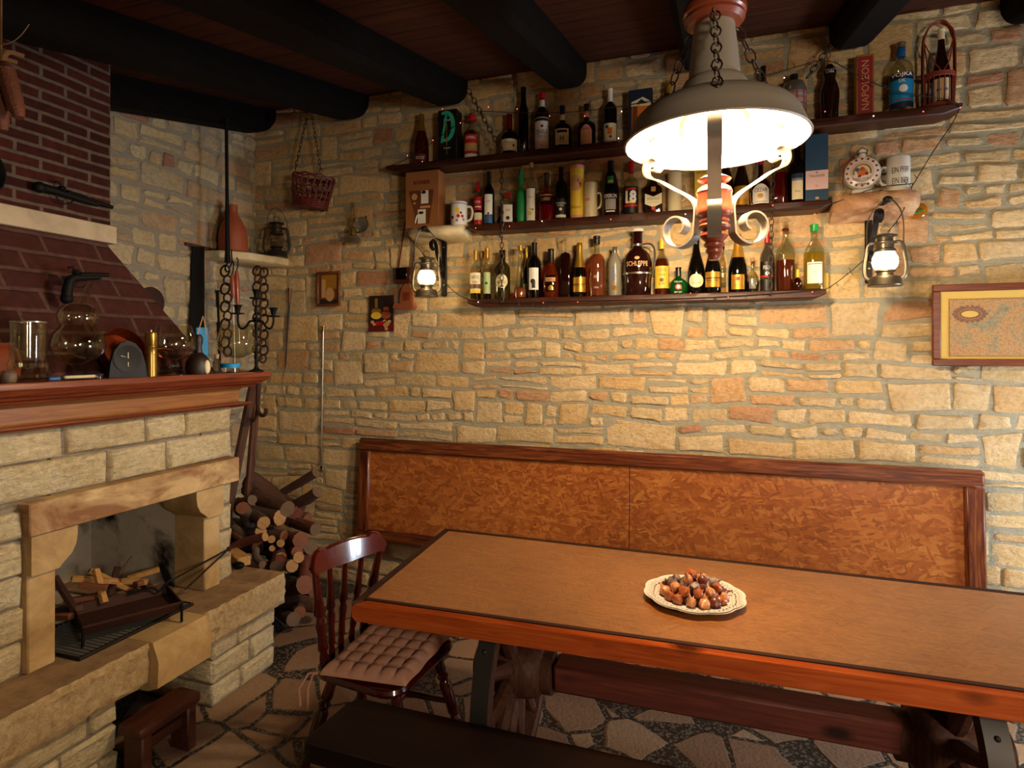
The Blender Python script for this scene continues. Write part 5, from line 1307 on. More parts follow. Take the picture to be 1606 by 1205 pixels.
# ------------------------------------------------------------------ boxes and vessels on the shelves
def gift(name, cat, label, px0, px1, yt, zs, mat, dep, d=.075, side=None, group=None, rz=0.0):
    a = W(px0, yt, d + dep / 2); b_ = W(px1, yt, d + dep / 2); w = b_.x - a.x; h = a.z - zs
    rt = thing(name, label, cat, ((a.x + b_.x) / 2, -d, zs), rz, group)
    m = MB(); m.box((-w / 2, -dep / 2, 0), (w / 2, dep / 2, h), .002); m.build('box', M[mat], rt, local=True)
    return rt, w, h, (lambda u, v, o=.001: Vector((u, -dep / 2 - o, v)))
def sub(rt, name, mat, fill, parent=None):
    m = MB(); fill(m); return m.build(name, M[mat], parent or rt, local=True)
def rect(m, fn, u0, u1, v0, v1): m.add([fn(u0, v0), fn(u1, v0), fn(u1, v1), fn(u0, v1)], [(0, 1, 2, 3)])
# black box with turquoise letter
rt, w, h, f = gift('gift_box', 'box', 'black gift box with a large turquoise letter on the top shelf', 687, 716, 174, Z1, 'black', .085, group=G1)
def dl(m):
    o = lambda u, v: f(u, v, .0016)
    pts = [(-.30, .93), (-.02, .95), (.22, .88), (.33, .72), (.32, .58), (.2, .46), (-.02, .40), (-.2, .41)]
    pth = smooth_path([(u * w, v * h) for u, v in pts], 2); wd = [w * (.06 + .05 * math.sin(PI * i / (len(pth) - 1))) for i in range(len(pth))]
    vs = []; 
    for i, (u, v) in enumerate(pth):
        q = pth[min(i + 1, len(pth) - 1)]; p = pth[max(i - 1, 0)]; dx, dy = q[0] - p[0], q[1] - p[1]; l = math.hypot(dx, dy); nx, ny = -dy / l, dx / l
        vs += [o(u + nx * wd[i], v + ny * wd[i]), o(u - nx * wd[i], v - ny * wd[i])]
    m.add(vs, [(2 * i + 1, 2 * i + 3, 2 * i + 2, 2 * i) for i in range(len(pth) - 1)])
    m.add([o(-.36 * w, .36 * h), o(-.22 * w, .36 * h), o(.02 * w, .92 * h), o(-.10 * w, .92 * h)], [(0, 1, 2, 3)])
sub(rt, 'letter', 'teal', dl)
sub(rt, 'bottle_picture', 'goldlabel', lambda m: (rect(m, lambda u, v: f(u, v, .0022), -.05 * w, .0, .30 * h, .74 * h), rect(m, lambda u, v: f(u, v, .0022), -.04 * w, .0, .12 * h, .22 * h)))
sub(rt, 'lettering', 'paper', lambda m: (text(m, 'Pinot', w * .36, h * .05, lambda u, v: f(u, v + h * .80), shear=.3), text(m, 'VINIFERA', w * .4, h * .03, lambda u, v: f(u, v + h * .25))))
# beer picture board
rt, w, h, f = gift('beer_box', 'box', 'dark box with a glowing beer glass picture beside the lamp shade', 986, 1023, 142, Z1, 'navy', .05, group=G1)
def glasspic(m): m.add([f(-.38 * w, .2 * h), f(.3 * w, .16 * h), f(.42 * w, .70 * h), f(-.36 * w, .72 * h)], [(0, 1, 2, 3)])
o_ = sub(rt, 'beer_picture', 'orange', glasspic)
sub(rt, 'picture_light', 'yellow', lambda m: m.add([f(-.02 * w, .2 * h, .0016), f(.28 * w, .18 * h, .0016), f(.32 * w, .5 * h, .0016), f(-.1 * w, .42 * h, .0016)], [(0, 1, 2, 3)]), o_)
sub(rt, 'picture_shadow', 'brown', lambda m: m.add([f(-.36 * w, .22 * h, .0016), f(-.15 * w, .2 * h, .0016), f(-.12 * w, .68 * h, .0016), f(-.32 * w, .72 * h, .0016)], [(0, 1, 2, 3)]), o_)
sub(rt, 'foam_picture', 'cream', lambda m: m.add([f(-.4 * w, .68 * h, .002), f(.44 * w, .66 * h, .002), f(.44 * w, .74 * h, .002), f(.1 * w, .84 * h, .002), f(-.38 * w, .76 * h, .002)], [(0, 1, 2, 3, 4)]), o_)
sub(rt, 'house_picture', 'navy', lambda m: m.add([f(-.2 * w, .71 * h, .0025), f(.3 * w, .71 * h, .0025), f(.04 * w, .80 * h, .0025)], [(0, 1, 2)]), o_)
sub(rt, 'lettering', 'goldlabel', lambda m: text(m, 'BIER', w * .3, h * .04, lambda u, v: f(u + .1 * w, v + h * .5, .0026)), o_)
# metal canister
cp = W(1245, 118, .075); rt = thing('canister', 'silver-topped metal canister with red lettering grid, right of the lamp shade', 'canister', (cp.x, cp.y, Z1), 0, G1)
hc = cp.z - Z1; rc = px2m(36, .075, 1245) / 2
sub(rt, 'body', 'silvercap', lambda m: m.lathe([(rc * .96, 0), (rc, .006), (rc, hc * .70), (rc * .96, hc * .74), (rc * .8, hc * .84), (rc * .3, hc * .88), (rc * .3, hc * .89)], 28))
sub(rt, 'cap', 'blackcap', lambda m: m.lathe([(rc * .33, hc * .88), (rc * .34, hc), (0, hc)], 18))
cyl = lambda u, v, o=.001: Vector(((rc + o) * math.sin(u / rc), -(rc + o) * math.cos(u / rc), v))
lo = sub(rt, 'label', 'greypaper', lambda m: patch(m, -rc * 1.2, rc * 1.3, hc * .05, hc * .62, cyl, 14, 2))
def grid(m):
    for v in (.12, .24, .36, .48, .58): patch(m, -rc * .9, rc * 1.1, hc * v, hc * (v + .018), lambda u, v: cyl(u, v, .002), 12, 1)
    for u in (-.5, .1, .7): patch(m, rc * u, rc * (u + .09), hc * .08, hc * .62, lambda u, v: cyl(u, v, .0022), 2, 1)
sub(rt, 'red_print', 'red', grid, lo)
# red brandy carton
rt, w, h, f = gift('brandy_carton', 'box', 'dark red carton with gold border and gold upright lettering on the top shelf', 1343, 1371, 87, Z1, 'goldlabel', .06, group=G1)
lo = sub(rt, 'front_panel', 'crimson', lambda m: rect(m, f, -.42 * w, .42 * w, .025 * h, .965 * h))
sub(rt, 'lettering', 'tan', lambda m: text(m, 'NAPOLEON', h * .80, w * .42, lambda u, v: f(u, v + h * .5, .002), rot=True), lo)
# wicker bottle carrier
wp_ = W(1472, 160, .075); wk = thing('wicker_bottle_basket', 'tall red wicker bottle carrier at the right end of the top shelf', 'basket', (wp_.x, -.075, Z1), 0)
hk_ = W(1472, 34, .075).z - Z1; rb = px2m(40, .075, 1472) / 2
sub(wk, 'base', 'wicker', lambda m: [m.tube([(rb * math.cos(a) * k, rb * .8 * math.sin(a) * k, .006 + j * .008) for a in [2 * PI * i / 28 for i in range(28)]], .0045, 6, closed=True) for j, k in enumerate((.92, 1, 1))] + [m.lathe([(rb * .9, .002), (rb * .9, .006), (0, .006)], 24, flat=.8)])
sub(wk, 'band', 'wicker', lambda m: [m.tube([(rb * math.cos(a) * 1.02, rb * .8 * math.sin(a) * 1.02, hk_ * .36 + j * .008) for a in [2 * PI * i / 28 for i in range(28)]], .0045, 6, closed=True) for j in range(3)])
def stakes(m):
    for i in range(18):
        a = 2 * PI * i / 18; m.tube([(rb * math.cos(a), rb * .8 * math.sin(a), .01), (rb * 1.03 * math.cos(a), rb * .82 * math.sin(a), hk_ * .2), (rb * 1.02 * math.cos(a), rb * .8 * math.sin(a), hk_ * .38)], .0026, 5)
sub(wk, 'stakes', 'wicker', stakes)
def hoop(m):
    for k, dy in enumerate((-.012, -.004, .004, .012)):
        pts = []
        for i in range(25):
            t = i / 24; a = PI * t
            pts.append((rb * 1.06 * math.cos(a) * (1 if abs(math.cos(a)) < .98 else 1), dy + .004 * math.sin(9 * a + k), hk_ * .72 + hk_ * .28 * math.sin(a)))
        m.tube([(rb * 1.0, dy * .6, .01), (rb * 1.08, dy, hk_ * .4)] + pts + [(-rb * 1.08, dy, hk_ * .4), (-rb * 1.0, dy * .6, .01)], .0042, 6)
    for sg in (1, -1):
        m.tube([(sg * rb * .98, 0, hk_ * .78), (sg * rb * .5, -rb * .75, hk_ * .5), (0, -rb * .84, hk_ * .38)], .003, 5)
        m.tube([(sg * rb * .98, 0, hk_ * .78), (sg * rb * .5, rb * .75, hk_ * .5), (0, rb * .84, hk_ * .38)], .003, 5)
sub(wk, 'handle', 'wicker', hoop)
bt = b('wine_bottle', 'bottle', 'dark wine bottle with cream cap and striped cream label inside the wicker carrier', 1476, 46, 26, Z1 + .012, 'burg', 'plum', [(.86, 1, 'cream', 'neck_foil')], [(.06, .34, 1.0, 'cream', ('B', .06, .34, .12, 'tan'), ('B', .18, .21, .6, 'lilac'))], group=G1)
# gift carton with window and small bottle
rt, w, h, f = gift('gift_carton', 'box', 'brown cardboard gift carton with a tapered window, on the left stone ledge', 636, 688, 271, LZL, 'cardboard', .10, d=.115)
def win(m): m.add([f(-.40 * w, .66 * h), f(-.14 * w, .06 * h), f(.22 * w, .06 * h), f(.36 * w, .66 * h)], [(0, 1, 2, 3)])
wn = sub(rt, 'window_cutout', 'brown', win)
sub(rt, 'lettering', 'darkred', lambda m: text(m, 'RONER', w * .5, h * .07, lambda u, v: f(u, v + h * .80), bold=.02))
g_ = lambda u, v: f(u, v, .003)
sub(rt, 'bottle_label', 'white', lambda m: (rect(m, g_, -.02 * w, .2 * w, .42 * h, .65 * h), rect(m, g_, -.12 * w, .12 * w, .07 * h, .32 * h)), wn)
sub(rt, 'bottle_mark', 'ink', lambda m: (disc(m, .06 * w, .62 * h, .07 * w, .03 * h, lambda u, v: f(u, v, .0036), 14), disc(m, -.02 * w, .26 * h, .08 * w, .025 * h, lambda u, v: f(u, v, .0036), 14)), wn)
sub(rt, 'glass_picture', 'tan', lambda m: (disc(m, -.22 * w, .55 * h, .09 * w, .06 * h, g_, 14), rect(m, g_, -.26 * w, -.18 * w, .42 * h, .45 * h), rect(m, g_, -.05 * w, .26 * w, .34 * h, .38 * h)), wn)
sub(rt, 'ribbon', 'white', lambda m: m.tube([f(-.2 * w, .08 * h, .006), f(-.13 * w, .22 * h, .008)], .004, 5), wn)
# mugs
def mug(name, label, px, yt, wpx, zs, d, mat, hside=1, hh=.5, group=None, hmat=None, taper=1.0, tilt=0):
    p = W(px, yt, d); h = p.z - zs; r = px2m(wpx, d, px) / 2
    rt = thing(name, label, 'mug', (p.x, p.y, zs), -math.atan(p.x / 3.5) * .6, group)
    sub(rt, 'body', mat, lambda m: m.lathe([(r * .9 * taper, 0), (r * taper, .004), (r, h * .5), (r * .99, h - .003), (r * .96, h), (r * .88, h - .004), (r * .86, .01), (0, .01)], 32))
    def hd(m):
        pts = [(r * .95, .8), (r * 1.35, .84), (r * 1.62, .7), (r * 1.62, .45), (r * 1.4, .25), (r * .95, .2)]
        k = hh; pts = [(x * hside, 0, h * (.5 + (z - .5) * k * 2)) for x, z in pts]; m.tube(smooth_path(pts, 2), r * .14, 8)
    sub(rt, 'handle', hmat or mat, hd)
    return rt, h, r, (lambda u, v, o=.0012: Vector(((r + o) * math.sin(u / r), -(r + o) * math.cos(u / r), v)))
rt, h, r, f = mug('mug', 'white mug with colourful printed flowers beside the cardboard gift carton', 720, 318, 26, LZL, .13, 'whiteceramic', 1, .5)
for nm, mt, pts in (('printed_flower', 'yellow', [(-.05, .62, .28), (.1, .5, .2)]), ('printed_flower', 'red', [(.05, .36, .22), (.55, .36, .2)]), ('printed_flower', 'pinkpaper', [(-.3, .3, .25)]), ('printed_flower', 'navy', [(-.7, .32, .2), (.38, .5, .14)]), ('printed_flower', 'lilac', [(.7, .22, .18), (-.1, .18, .16)])):
    sub(rt, nm, mt, lambda m: [disc(m, u * r, v * h, q * r, q * r, f, 12) for u, v, q in pts])
sub(rt, 'rim_line', 'lilac', lambda m: patch(m, -1.4 * r, 1.4 * r, h * .88, h * .92, f, 16, 1))
mug('stein', 'cream ceramic stein with a small pink mark, right of the yellow tube', 926, 288, 21, Z2, .075, 'creamceramic', 1, .35, G2)
st_ = [o for o in col.objects if o.get('label', '').startswith('cream ceramic stein with')][0]
rr_ = px2m(21, .075, 926) / 2
sub(st_, 'mark', 'pinkish', lambda m: patch(m, -.85 * rr_, .0, .10, .118, lambda u, v: Vector(((rr_ + .001) * math.sin(u / rr_), -(rr_ + .001) * math.cos(u / rr_), v)), 6, 1))
mug('stein', 'plain cream ceramic stein behind the left scroll of the lamp', 1058, 272, 22, Z2, .075, 'creamceramic', 1, .35, G2)
rt, h, r, f = mug('mug', 'white ceramic mug with printed lettering on the right stone ledge', 1409, 248, 32, LZR, .09, 'whiteceramic', -1, .42)
sub(rt, 'lettering', 'ink', lambda m: (text(m, 'EIN PFIFF', r * 1.5, h * .16, lambda u, v: f(u + .12 * r, v + h * .60)), text(m, 'EIN BIER', r * 1.5, h * .16, lambda u, v: f(u + .12 * r, v + h * .30))))
# yellow tube
tp = W(905, 261, .075); rt = thing('bottle_tube', 'tall yellow cardboard tube with a red castle picture on the middle shelf', 'tube', (tp.x, tp.y, Z2), 0, G2)
h = tp.z - Z2; r = px2m(22, .075, 905) / 2
fT = lambda u, v, o=.0012: Vector(((r + o) * math.sin(u / r), -(r + o) * math.cos(u / r), v))
sub(rt, 'body', 'yellow', lambda m: m.lathe([(r, 0), (r, h * .95), (0, h * .95)], 28))
sub(rt, 'lid', 'pinkish', lambda m: m.lathe([(r * 1.03, h * .94), (r * 1.03, h), (r * .95, h + .001), (r * .9, h - .003), (0, h - .003)], 28))
lo = sub(rt, 'label', 'tan', lambda m: disc(m, 0, h * .66, r * .95, r * 1.15, fT, 24))
sub(rt, 'castle_picture', 'crimson', lambda m: m.add([fT(u * r, h * v, .002) for u, v in ((-.75, .57), (.7, .57), (.8, .66), (.45, .68), (.4, .76), (.25, .70), (-.1, .70), (-.5, .63))], [(0, 1, 2, 3, 4, 5, 6, 7)]), lo)
sub(rt, 'lettering', 'brown', lambda m: text(m, 'Fleines', r * 1.4, h * .06, lambda u, v: fT(u, v + h * .22), shear=.2))
sub(rt, 'foot_band', 'pinkish', lambda m: patch(m, -r * 1.5, r * 1.5, 0, h * .07, fT, 18, 1))
# green foil wrapped bottle
gp = W(817, 265, .075); rt = thing('wrapped_bottle', 'bottle wrapped in crinkled bright green and silver foil', 'bottle', (gp.x, gp.y, Z2), 0, G2)
h = gp.z - Z2; r = px2m(13, .075, 817) / 2
def foil(m):
    pr = [(r * .95, 0), (r * 1.05, .02), (r, h * .4), (r * 1.02, h * .55), (r * .7, h * .62), (r * .35, h * .66), (r * .5, h * .7), (r * .7, h * .78), (r * .75, h * .9), (r * .45, h)]
    m.lathe(pr, 24); m.v = [p + Vector((p.x, p.y, 0)) * .28 * noise.noise(p * 55) for p in m.v]
sub(rt, 'foil', 'foilgreen', foil)
sub(rt, 'silver_strip', 'silvercap', lambda m: m.tube([(-r * .2, -r * .8, h * .82), (r * .1, -r * .8, h * .9), (r * .2, -r * .7, h * .98)], .003, 5))
# small black handbell-like piece, hidden parts omitted
kp = W(784, 348, .115); m = MB(); m.sphere((kp.x, kp.y, Z2 + .020), .02, 14, 10, sc=(1, .7, 1)); m.tube([(kp.x - .012, kp.y, Z2 + .03), (kp.x - .004, kp.y, Z2 + .046), (kp.x + .008, kp.y, Z2 + .042)], .004, 6)
tag(m.build('padlock', M['black_iron'], ang=60), 'tiny glossy black metal piece at the foot of the chain on the middle shelf', 'ornament')
# yellow label box behind the lamp finial, blue whisky carton
rt, w, h, f = gift('carton', 'box', 'yellow carton mostly hidden behind the turned lamp baluster', 1089, 1112, 250, Z2, 'yellow', .05, d=.05, group=G2)
sub(rt, 'lettering', 'ink', lambda m: text(m, 'MAGIC', w * .7, h * .05, lambda u, v: f(u, v + h * .74)))
rt, w, h, f = gift('whisky_carton', 'box', 'tall dark blue whisky carton with pale label at the right end of the middle shelf', 1263, 1299, 212, Z2, 'boxblue', .09, group=G2)
lo = sub(rt, 'label', 'pinkpaper', lambda m: rect(m, f, -.48 * w, .5 * w, .18 * h, .46 * h))
sub(rt, 'lettering', 'ink', lambda m: (text(m, 'TALISKER', w * .7, h * .035, lambda u, v: f(u, v + h * .38, .002)), text(m, '12', w * .1, h * .03, lambda u, v: f(u, v + h * .23, .002)), disc(m, 0, h * .43, .05 * w, .008 * h, lambda u, v: f(u, v, .002), 10)), lo)
sub(rt, 'crest', 'tan', lambda m: disc(m, .02 * w, .05 * h, .09 * w, .02 * h, f, 12))
# small yellow pack at the lower shelf end
yp = W(1297, 428, .05); rt = thing('matchbox', 'small yellow and orange pack behind the green-capped bottle', 'box', (yp.x - .012, -.04, Z3), 0)
sub(rt, 'box', 'yellow', lambda m: m.box((-.018, -.012, 0), (.018, .012, yp.z - Z3), .001)); sub(rt, 'label', 'orange', lambda m: rect(m, lambda u, v: Vector((u, -.013, v)), -.018, -.004, .012, .05))
# round pilgrim flask
cpf = W(1352, 272, .10); rf = px2m(52, .10, 1352) / 2
fl = thing('pilgrim_flask', 'round white ceramic flask with red and gold crest on the right stone ledge', 'flask', (cpf.x, -.10, LZR), -.18)
zc = cpf.z - LZR
X = Matrix.Translation((0, 0, zc)) @ Matrix.Rotation(PI / 2, 4, 'X')
sub(fl, 'body', 'whiteceramic', lambda m: (m.lathe([(0, -.028), (rf * .6, -.028), (rf * .92, -.018), (rf, 0), (rf * .92, .018), (rf * .6, .028), (0, .028)], 40, X), m.box((-rf * .55, -.028, -zc + 0), (rf * .55, .028, -zc + .03), .006, 0, Matrix.Translation((0, 0, zc)))))
sub(fl, 'neck', 'whiteceramic', lambda m: m.lathe([(.022, zc + rf * .85), (.017, zc + rf * 1.1), (.017, zc + rf * 1.35), (.02, zc + rf * 1.38), (0, zc + rf * 1.38)], 18))
sub(fl, 'swing_clip', 'black_iron', lambda m: (m.tube([(.02, -.01, zc + rf * 1.05), (.024, -.018, zc + rf * 1.3), (0, -.02, zc + rf * 1.48), (-.024, -.018, zc + rf * 1.3), (-.02, -.01, zc + rf * 1.05)], .0022, 6), m.tube([(.018 * math.cos(a), .018 * math.sin(a), zc + rf * 1.18) for a in [2 * PI * i / 16 for i in range(16)]], .002, 5, closed=True)))
ff = lambda u, v, o=.0292: Vector((u, -o, zc + v))
def ring(m, r0, r1, o, n=40, a0=0, a1=2 * PI):
    vs = [ff(r * math.cos(a0 + (a1 - a0) * i / n), r * math.sin(a0 + (a1 - a0) * i / n), o) for i in range(n + 1) for r in (r0, r1)]
    m.add(vs, [(2 * i, 2 * i + 1, 2 * i + 3, 2 * i + 2) for i in range(n)])
sub(fl, 'red_border', 'pinkish', lambda m: (ring(m, rf * .56, rf * .60, .0292)))
sub(fl, 'red_pattern', 'crimson', lambda m: [disc(m, rf * .80 * math.cos(a), rf * .80 * math.sin(a), .006, .006, lambda u, v: Vector((u, -.0255 + (math.hypot(u, v) - rf * .8) * .1, zc + v)), 10) for a in [2 * PI * i / 16 for i in range(16)]])
sub(fl, 'gold_arc', 'goldlabel', lambda m: ring(m, rf * .40, rf * .50, .0294, 30, -.1 * PI, 1.1 * PI))
sub(fl, 'crest', 'orange', lambda m: (disc(m, 0, 0, rf * .28, rf * .24, lambda u, v: ff(u, v, .0294), 14), disc(m, 0, rf * .2, rf * .14, rf * .12, lambda u, v: ff(u, v, .0294), 12)))
sub(fl, 'crest_shield', 'blue', lambda m: disc(m, -rf * .26, rf * .16, rf * .12, rf * .12, lambda u, v: ff(u, v, .0298), 12))
sub(fl, 'crest_detail', 'crimson', lambda m: (disc(m, .02, -.01, rf * .1, rf * .1, lambda u, v: ff(u, v, .0298), 10), disc(m, -.012, -.02, rf * .1, rf * .08, lambda u, v: ff(u, v, .0298), 10)))
sub(fl, 'lettering', 'ink', lambda m: (text(m, 'KARLOVAC', rf * .95, rf * .18, lambda u, v: ff(u, v - rf * .44 + (u / rf) ** 2 * .03, .0296)), text(m, 'STEIN', rf * .6, rf * .10, lambda u, v: ff(u, v - rf * .72, .0285))))
sub(fl, 'red_cord', 'crimson', lambda m: m.tube([(-rf * .2, -.012, zc + rf * 1.2), (-rf * .7, -.02, zc + rf * .8), (-rf * .95, -.012, zc + rf * .4), (-rf * 1.03, -.012, zc - rf * .4), (-rf * .95, -.016, zc - rf * .8)], .0022, 6))
# ------------------------------------------------------------------ wall brackets and lanterns
def lantern(label, px, yt, yb, d, lit, hook=None, sc=1.0):
    pb = W(px, yb, d); ptop = W(px, yt, d); h = ptop.z - pb.z          # h: base to top of chimney cap
    nm = 'storm_lantern'
    rt = thing(nm, label, 'lantern', (pb.x, pb.y, pb.z), -math.atan(pb.x / 3.5))
    mt = 'pewter' if lit else 'darklantern'; r = h * .30
    sub(rt, 'fuel_tank', mt, lambda m: m.lathe([(r * .98, 0), (r, h * .02), (r * .93, h * .06), (r * .9, h * .13), (r * .8, h * .18), (r * .5, h * .2), (r * .45, h * .26), (r * .6, h * .28), (r * .55, h * .31), (0, h * .31)], 28))
    gl = [(r * .5, h * .31), (r * .66, h * .36), (r * .74, h * .45), (r * .72, h * .54), (r * .58, h * .62), (r * .52, h * .65)]
    if lit: sub(rt, 'glass_globe', 'lanternglow', lambda m: m.lathe(gl + [(0, h * .65)], 24))
    else: sub(rt, 'glass_globe', 'clear', lambda m: m.lathe(gl + [(q - .002, z) for q, z in gl[::-1]], 24, closed=True))
    sub(rt, 'chimney', mt, lambda m: m.lathe([(r * .62, h * .65), (r * .6, h * .70), (r * .5, h * .72), (r * .5, h * .8), (r * .62, h * .82), (r * .62, h * .84), (r * .46, h * .86), (r * .44, h * .93), (r * .7, h * .95), (r * .66, h * .97), (r * .2, h), (0, h)], 24))
    for s in (1, -1):
        pts = [(s * r * .86, 0, h * .12), (s * r * 1.12, 0, h * .19), (s * r * 1.16, 0, h * .4), (s * r * 1.02, 0, h * .66), (s * r * .98, 0, h * .78), (s * r * .8, 0, h * .84), (s * r * .5, 0, h * .83)]
        sub(rt, 'side_tube', mt, lambda m: m.tube(smooth_path(pts, 2), r * .105, 8))
    sub(rt, 'wire_guard', mt, lambda m: [m.tube(smooth_path([(r * .55 * math.cos(a), r * .55 * math.sin(a), h * .32), (r * .86 * math.cos(a + .5), r * .86 * math.sin(a + .5), h * .48), (r * .6 * math.cos(a + 1), r * .6 * math.sin(a + 1), h * .64)], 2), r * .025, 5) for a in (-2.6, -1.9, .6, 2.2)] + [m.tube([(r * .86 * math.cos(2 * PI * i / 24), r * .86 * math.sin(2 * PI * i / 24), h * .48) for i in range(24)], r * .025, 5, closed=True)])
    sub(rt, 'top_ring', mt, lambda m: m.tube([(r * .28 * math.cos(a), 0, h * 1.07 + h * .08 * math.sin(a)) for a in [2 * PI * i / 16 for i in range(16)]], r * .03, 5, closed=True))
    if hook is not None:
        hp = Vector(hook) - Vector((pb.x, pb.y, pb.z)); ca, sa = math.cos(-rt.rotation_euler[2]), math.sin(-rt.rotation_euler[2])
        hp = Vector((hp.x * ca - hp.y * sa, hp.x * sa + hp.y * ca, hp.z))
        sub(rt, 'bail_handle', mt, lambda m: m.tube(smooth_path([(r * 1.0, 0, h * .74), (r * 1.0, hp.y * .5, h * 1.0 + (hp.z - h) * .5), (hp.x + r * .35, hp.y, hp.z - .02), (hp.x, hp.y, hp.z), (hp.x - r * .45, hp.y, hp.z - .03), (-r * 1.0, hp.y * .5, h * 1.0 + (hp.z - h) * .45), (-r * 1.0, 0, h * .74)], 2), r * .045, 6))
    return rt
def bracket(label, pxb, pyt, pyb, pxe, pye, ext, scr):
    top = W(pxb, pyt, .02); bot = W(pxb, pyb, .02); end = W(pxe, pye, ext)
    rt = thing('wall_bracket', label, 'bracket', (top.x, 0, bot.z))
    m = MB(); rail(m, (top.x, -.022, bot.z), (top.x, -.022, top.z), .018, .034, up=(1, 0, 0)); m.build('wall_plate', M['iron'], rt)
    m = MB(); rail(m, (top.x, -.02, top.z - .01), (end.x, -ext, end.z), .03, .012); m.sphere((end.x, -ext - .012, end.z + .004), .022, 12, 8, sc=(1, 1, .75)); m.build('arm', M['iron'], rt)
    dx = (end.x - top.x); A = lambda t, z: Vector((top.x + dx * t, -.02 - (ext - .02) * t, z))
    H = top.z - bot.z
    pts = [A(.62, top.z - H * .17), A(.56, top.z - H * .10), A(.50, top.z - H * .06), A(.47, top.z - H * .16), A(.56, top.z - H * .22), A(.72, top.z - H * .17), A(.70, top.z - H * .08), A(.58, top.z - H * .05), A(.44, top.z - H * .10), A(.42, top.z - H * .22), A(.34, top.z - H * .34), A(.10, top.z - H * .5), A(.07, top.z - H * .64), A(.16, top.z - H * .70), A(.24, top.z - H * .64), A(.18, top.z - H * .58)]
    m = MB(); m.tube(smooth_path([tuple(p) for p in pts[4:]], 2), 0, 4, flat=(.0035, .013), up=Vector((dx, -ext, 0)).cross(Vector((0, 0, 1))).normalized().cross(Vector((0, 0, 1)))); m.build('scroll_brace', M['iron'], rt, ang=50)
    for q in (.12, .8):
        m = MB(); m.sphere((top.x, -.033, top.z - H * q), .006, 8, 6, sc=(1, .5, 1)); m.build('screw', M['steel'], rt)
    return Vector((end.x, -ext - .012, end.z + .016))
h1 = bracket('wrought iron wall bracket under the left ledge holding the lit lantern', 697, 378, 465, 667, 360, .24, 1)
lantern('lit storm lantern glowing below the left stone ledge', 669, 403, 466, .24, True, h1)
h2 = bracket('wrought iron wall bracket under the right ledge holding the lit lantern', 1362, 332, 444, 1391, 315, .24, 1)
lantern('lit storm lantern glowing below the right reddish ledge', 1388, 367, 449, .24, True, h2)
lantern('small unlit dark storm lantern standing on the corner stone ledge', 434, 341, 397, .08, False, None)
ul = [o for o in col.objects if o.get('label', '').startswith('small unlit')][0]; ul.location.z = zc_
sub(ul, 'bail_handle', 'darklantern', lambda m: m.tube(smooth_path([(.05, 0, .17), (.075, 0, .25), (.03, 0, .345), (-.02, 0, .36), (-.06, 0, .3), (-.06, 0, .2)], 2), .0022, 5))
# ------------------------------------------------------------------ chains, fairy lights
m = MB(); A0 = W(734, 140, .10); A1 = W(787, 238, .16)
A0.y = -.10; chain(m, [A0, A1], .052, .0032, .014)
tag(m.build('shelf_chain', M['chain']), 'slanting chain from the third beam down to the left part of the top shelf', 'chain', 'chains')
m = MB(); chain(m, [W(787, 262, .16), W(787, 474, .16)], .045, .0028, .011)
for z in (Z2 - .02, Z3 - .02): m.sphere((W(787, 300, .16).x, -.158, z), .007, 8, 6)
tag(m.build('shelf_chain', M['chain']), 'vertical chain hanging in front of the left ends of the two lower shelves', 'chain', 'chains')
m = MB(); chain(m, [W(1322, 46, .10), W(1266, 122, .16)], .052, .0032, .014)
tag(m.build('shelf_chain', M['chain']), 'slanting chain from the beam down to the right part of the top shelf', 'chain', 'chains')
m = MB(); chain(m, [W(1214, 205, .16), W(1207, 462, .16)], .045, .0028, .011)
for z in (Z2 - .02, Z3 - .02): m.sphere((W(1209, 300, .16).x, -.158, z), .007, 8, 6)
tag(m.build('shelf_chain', M['chain']), 'vertical chain hanging in front of the lower shelves right of the lamp', 'chain', 'chains')
def garland(label, pts, bulbs, d=.165, twig=18):
    P3 = [W(p[0], p[1], p[2] if len(p) > 2 else d) for p in pts]
    fine = smooth_path([tuple(p) for p in P3], 2)
    rt = thing('string_lights', label, 'string lights', P3[0])
    m = MB(); m.tube(fine, .0024, 5)
    rnd = random.Random(len(pts))
    for i in range(twig):
        k = rnd.randrange(1, len(fine) - 1); p = Vector(fine[k]); m.tube([p, p + Vector((rnd.uniform(-.014, .014), -.004, rnd.choice((-1, 1)) * rnd.uniform(.012, .024)))], .0015, 4)
    m.build('wire', M['wire'], rt)
    for bx, by in bulbs:
        q = W(bx, by, (pts[0][2] if len(pts[0]) > 2 else d) + .004); m = MB(); m.sphere(q, .0031, 8, 6)
        m.build('bulb', M['fairywhite' if (bx * 7) % 5 == 0 else 'fairy'], rt)
garland('thin string of red fairy lights draped behind and over the top shelf bottles', [(604, 263), (640, 250), (690, 215), (740, 178), (748, 173), (800, 177), (880, 177), (940, 172), (1000, 162), (1040, 155)], [(639, 244), (679, 220), (694, 171), (722, 193), (766, 168), (811, 171), (862, 182), (917, 182), (975, 175), (970, 217)])
garland('thin string of fairy lights from the lamp to the right end of the top shelf', [(1188, 122), (1240, 108), (1296, 90), (1340, 115), (1390, 140), (1440, 150), (1508, 158), (1500, 185), (1465, 235), (1432, 290)], [(1230, 122), (1294, 175), (1370, 182), (1448, 175), (1506, 169)])
garland('thin string of fairy lights along the middle shelf edge and the right ledge', [(733, 358), (800, 362), (900, 352), (1000, 346), (1120, 338), (1240, 326), (1300, 322), (1340, 306), (1380, 292), (1432, 288)], [(746, 358), (799, 355), (850, 347), (958, 344), (1075, 336), (1212, 322), (1278, 336)])
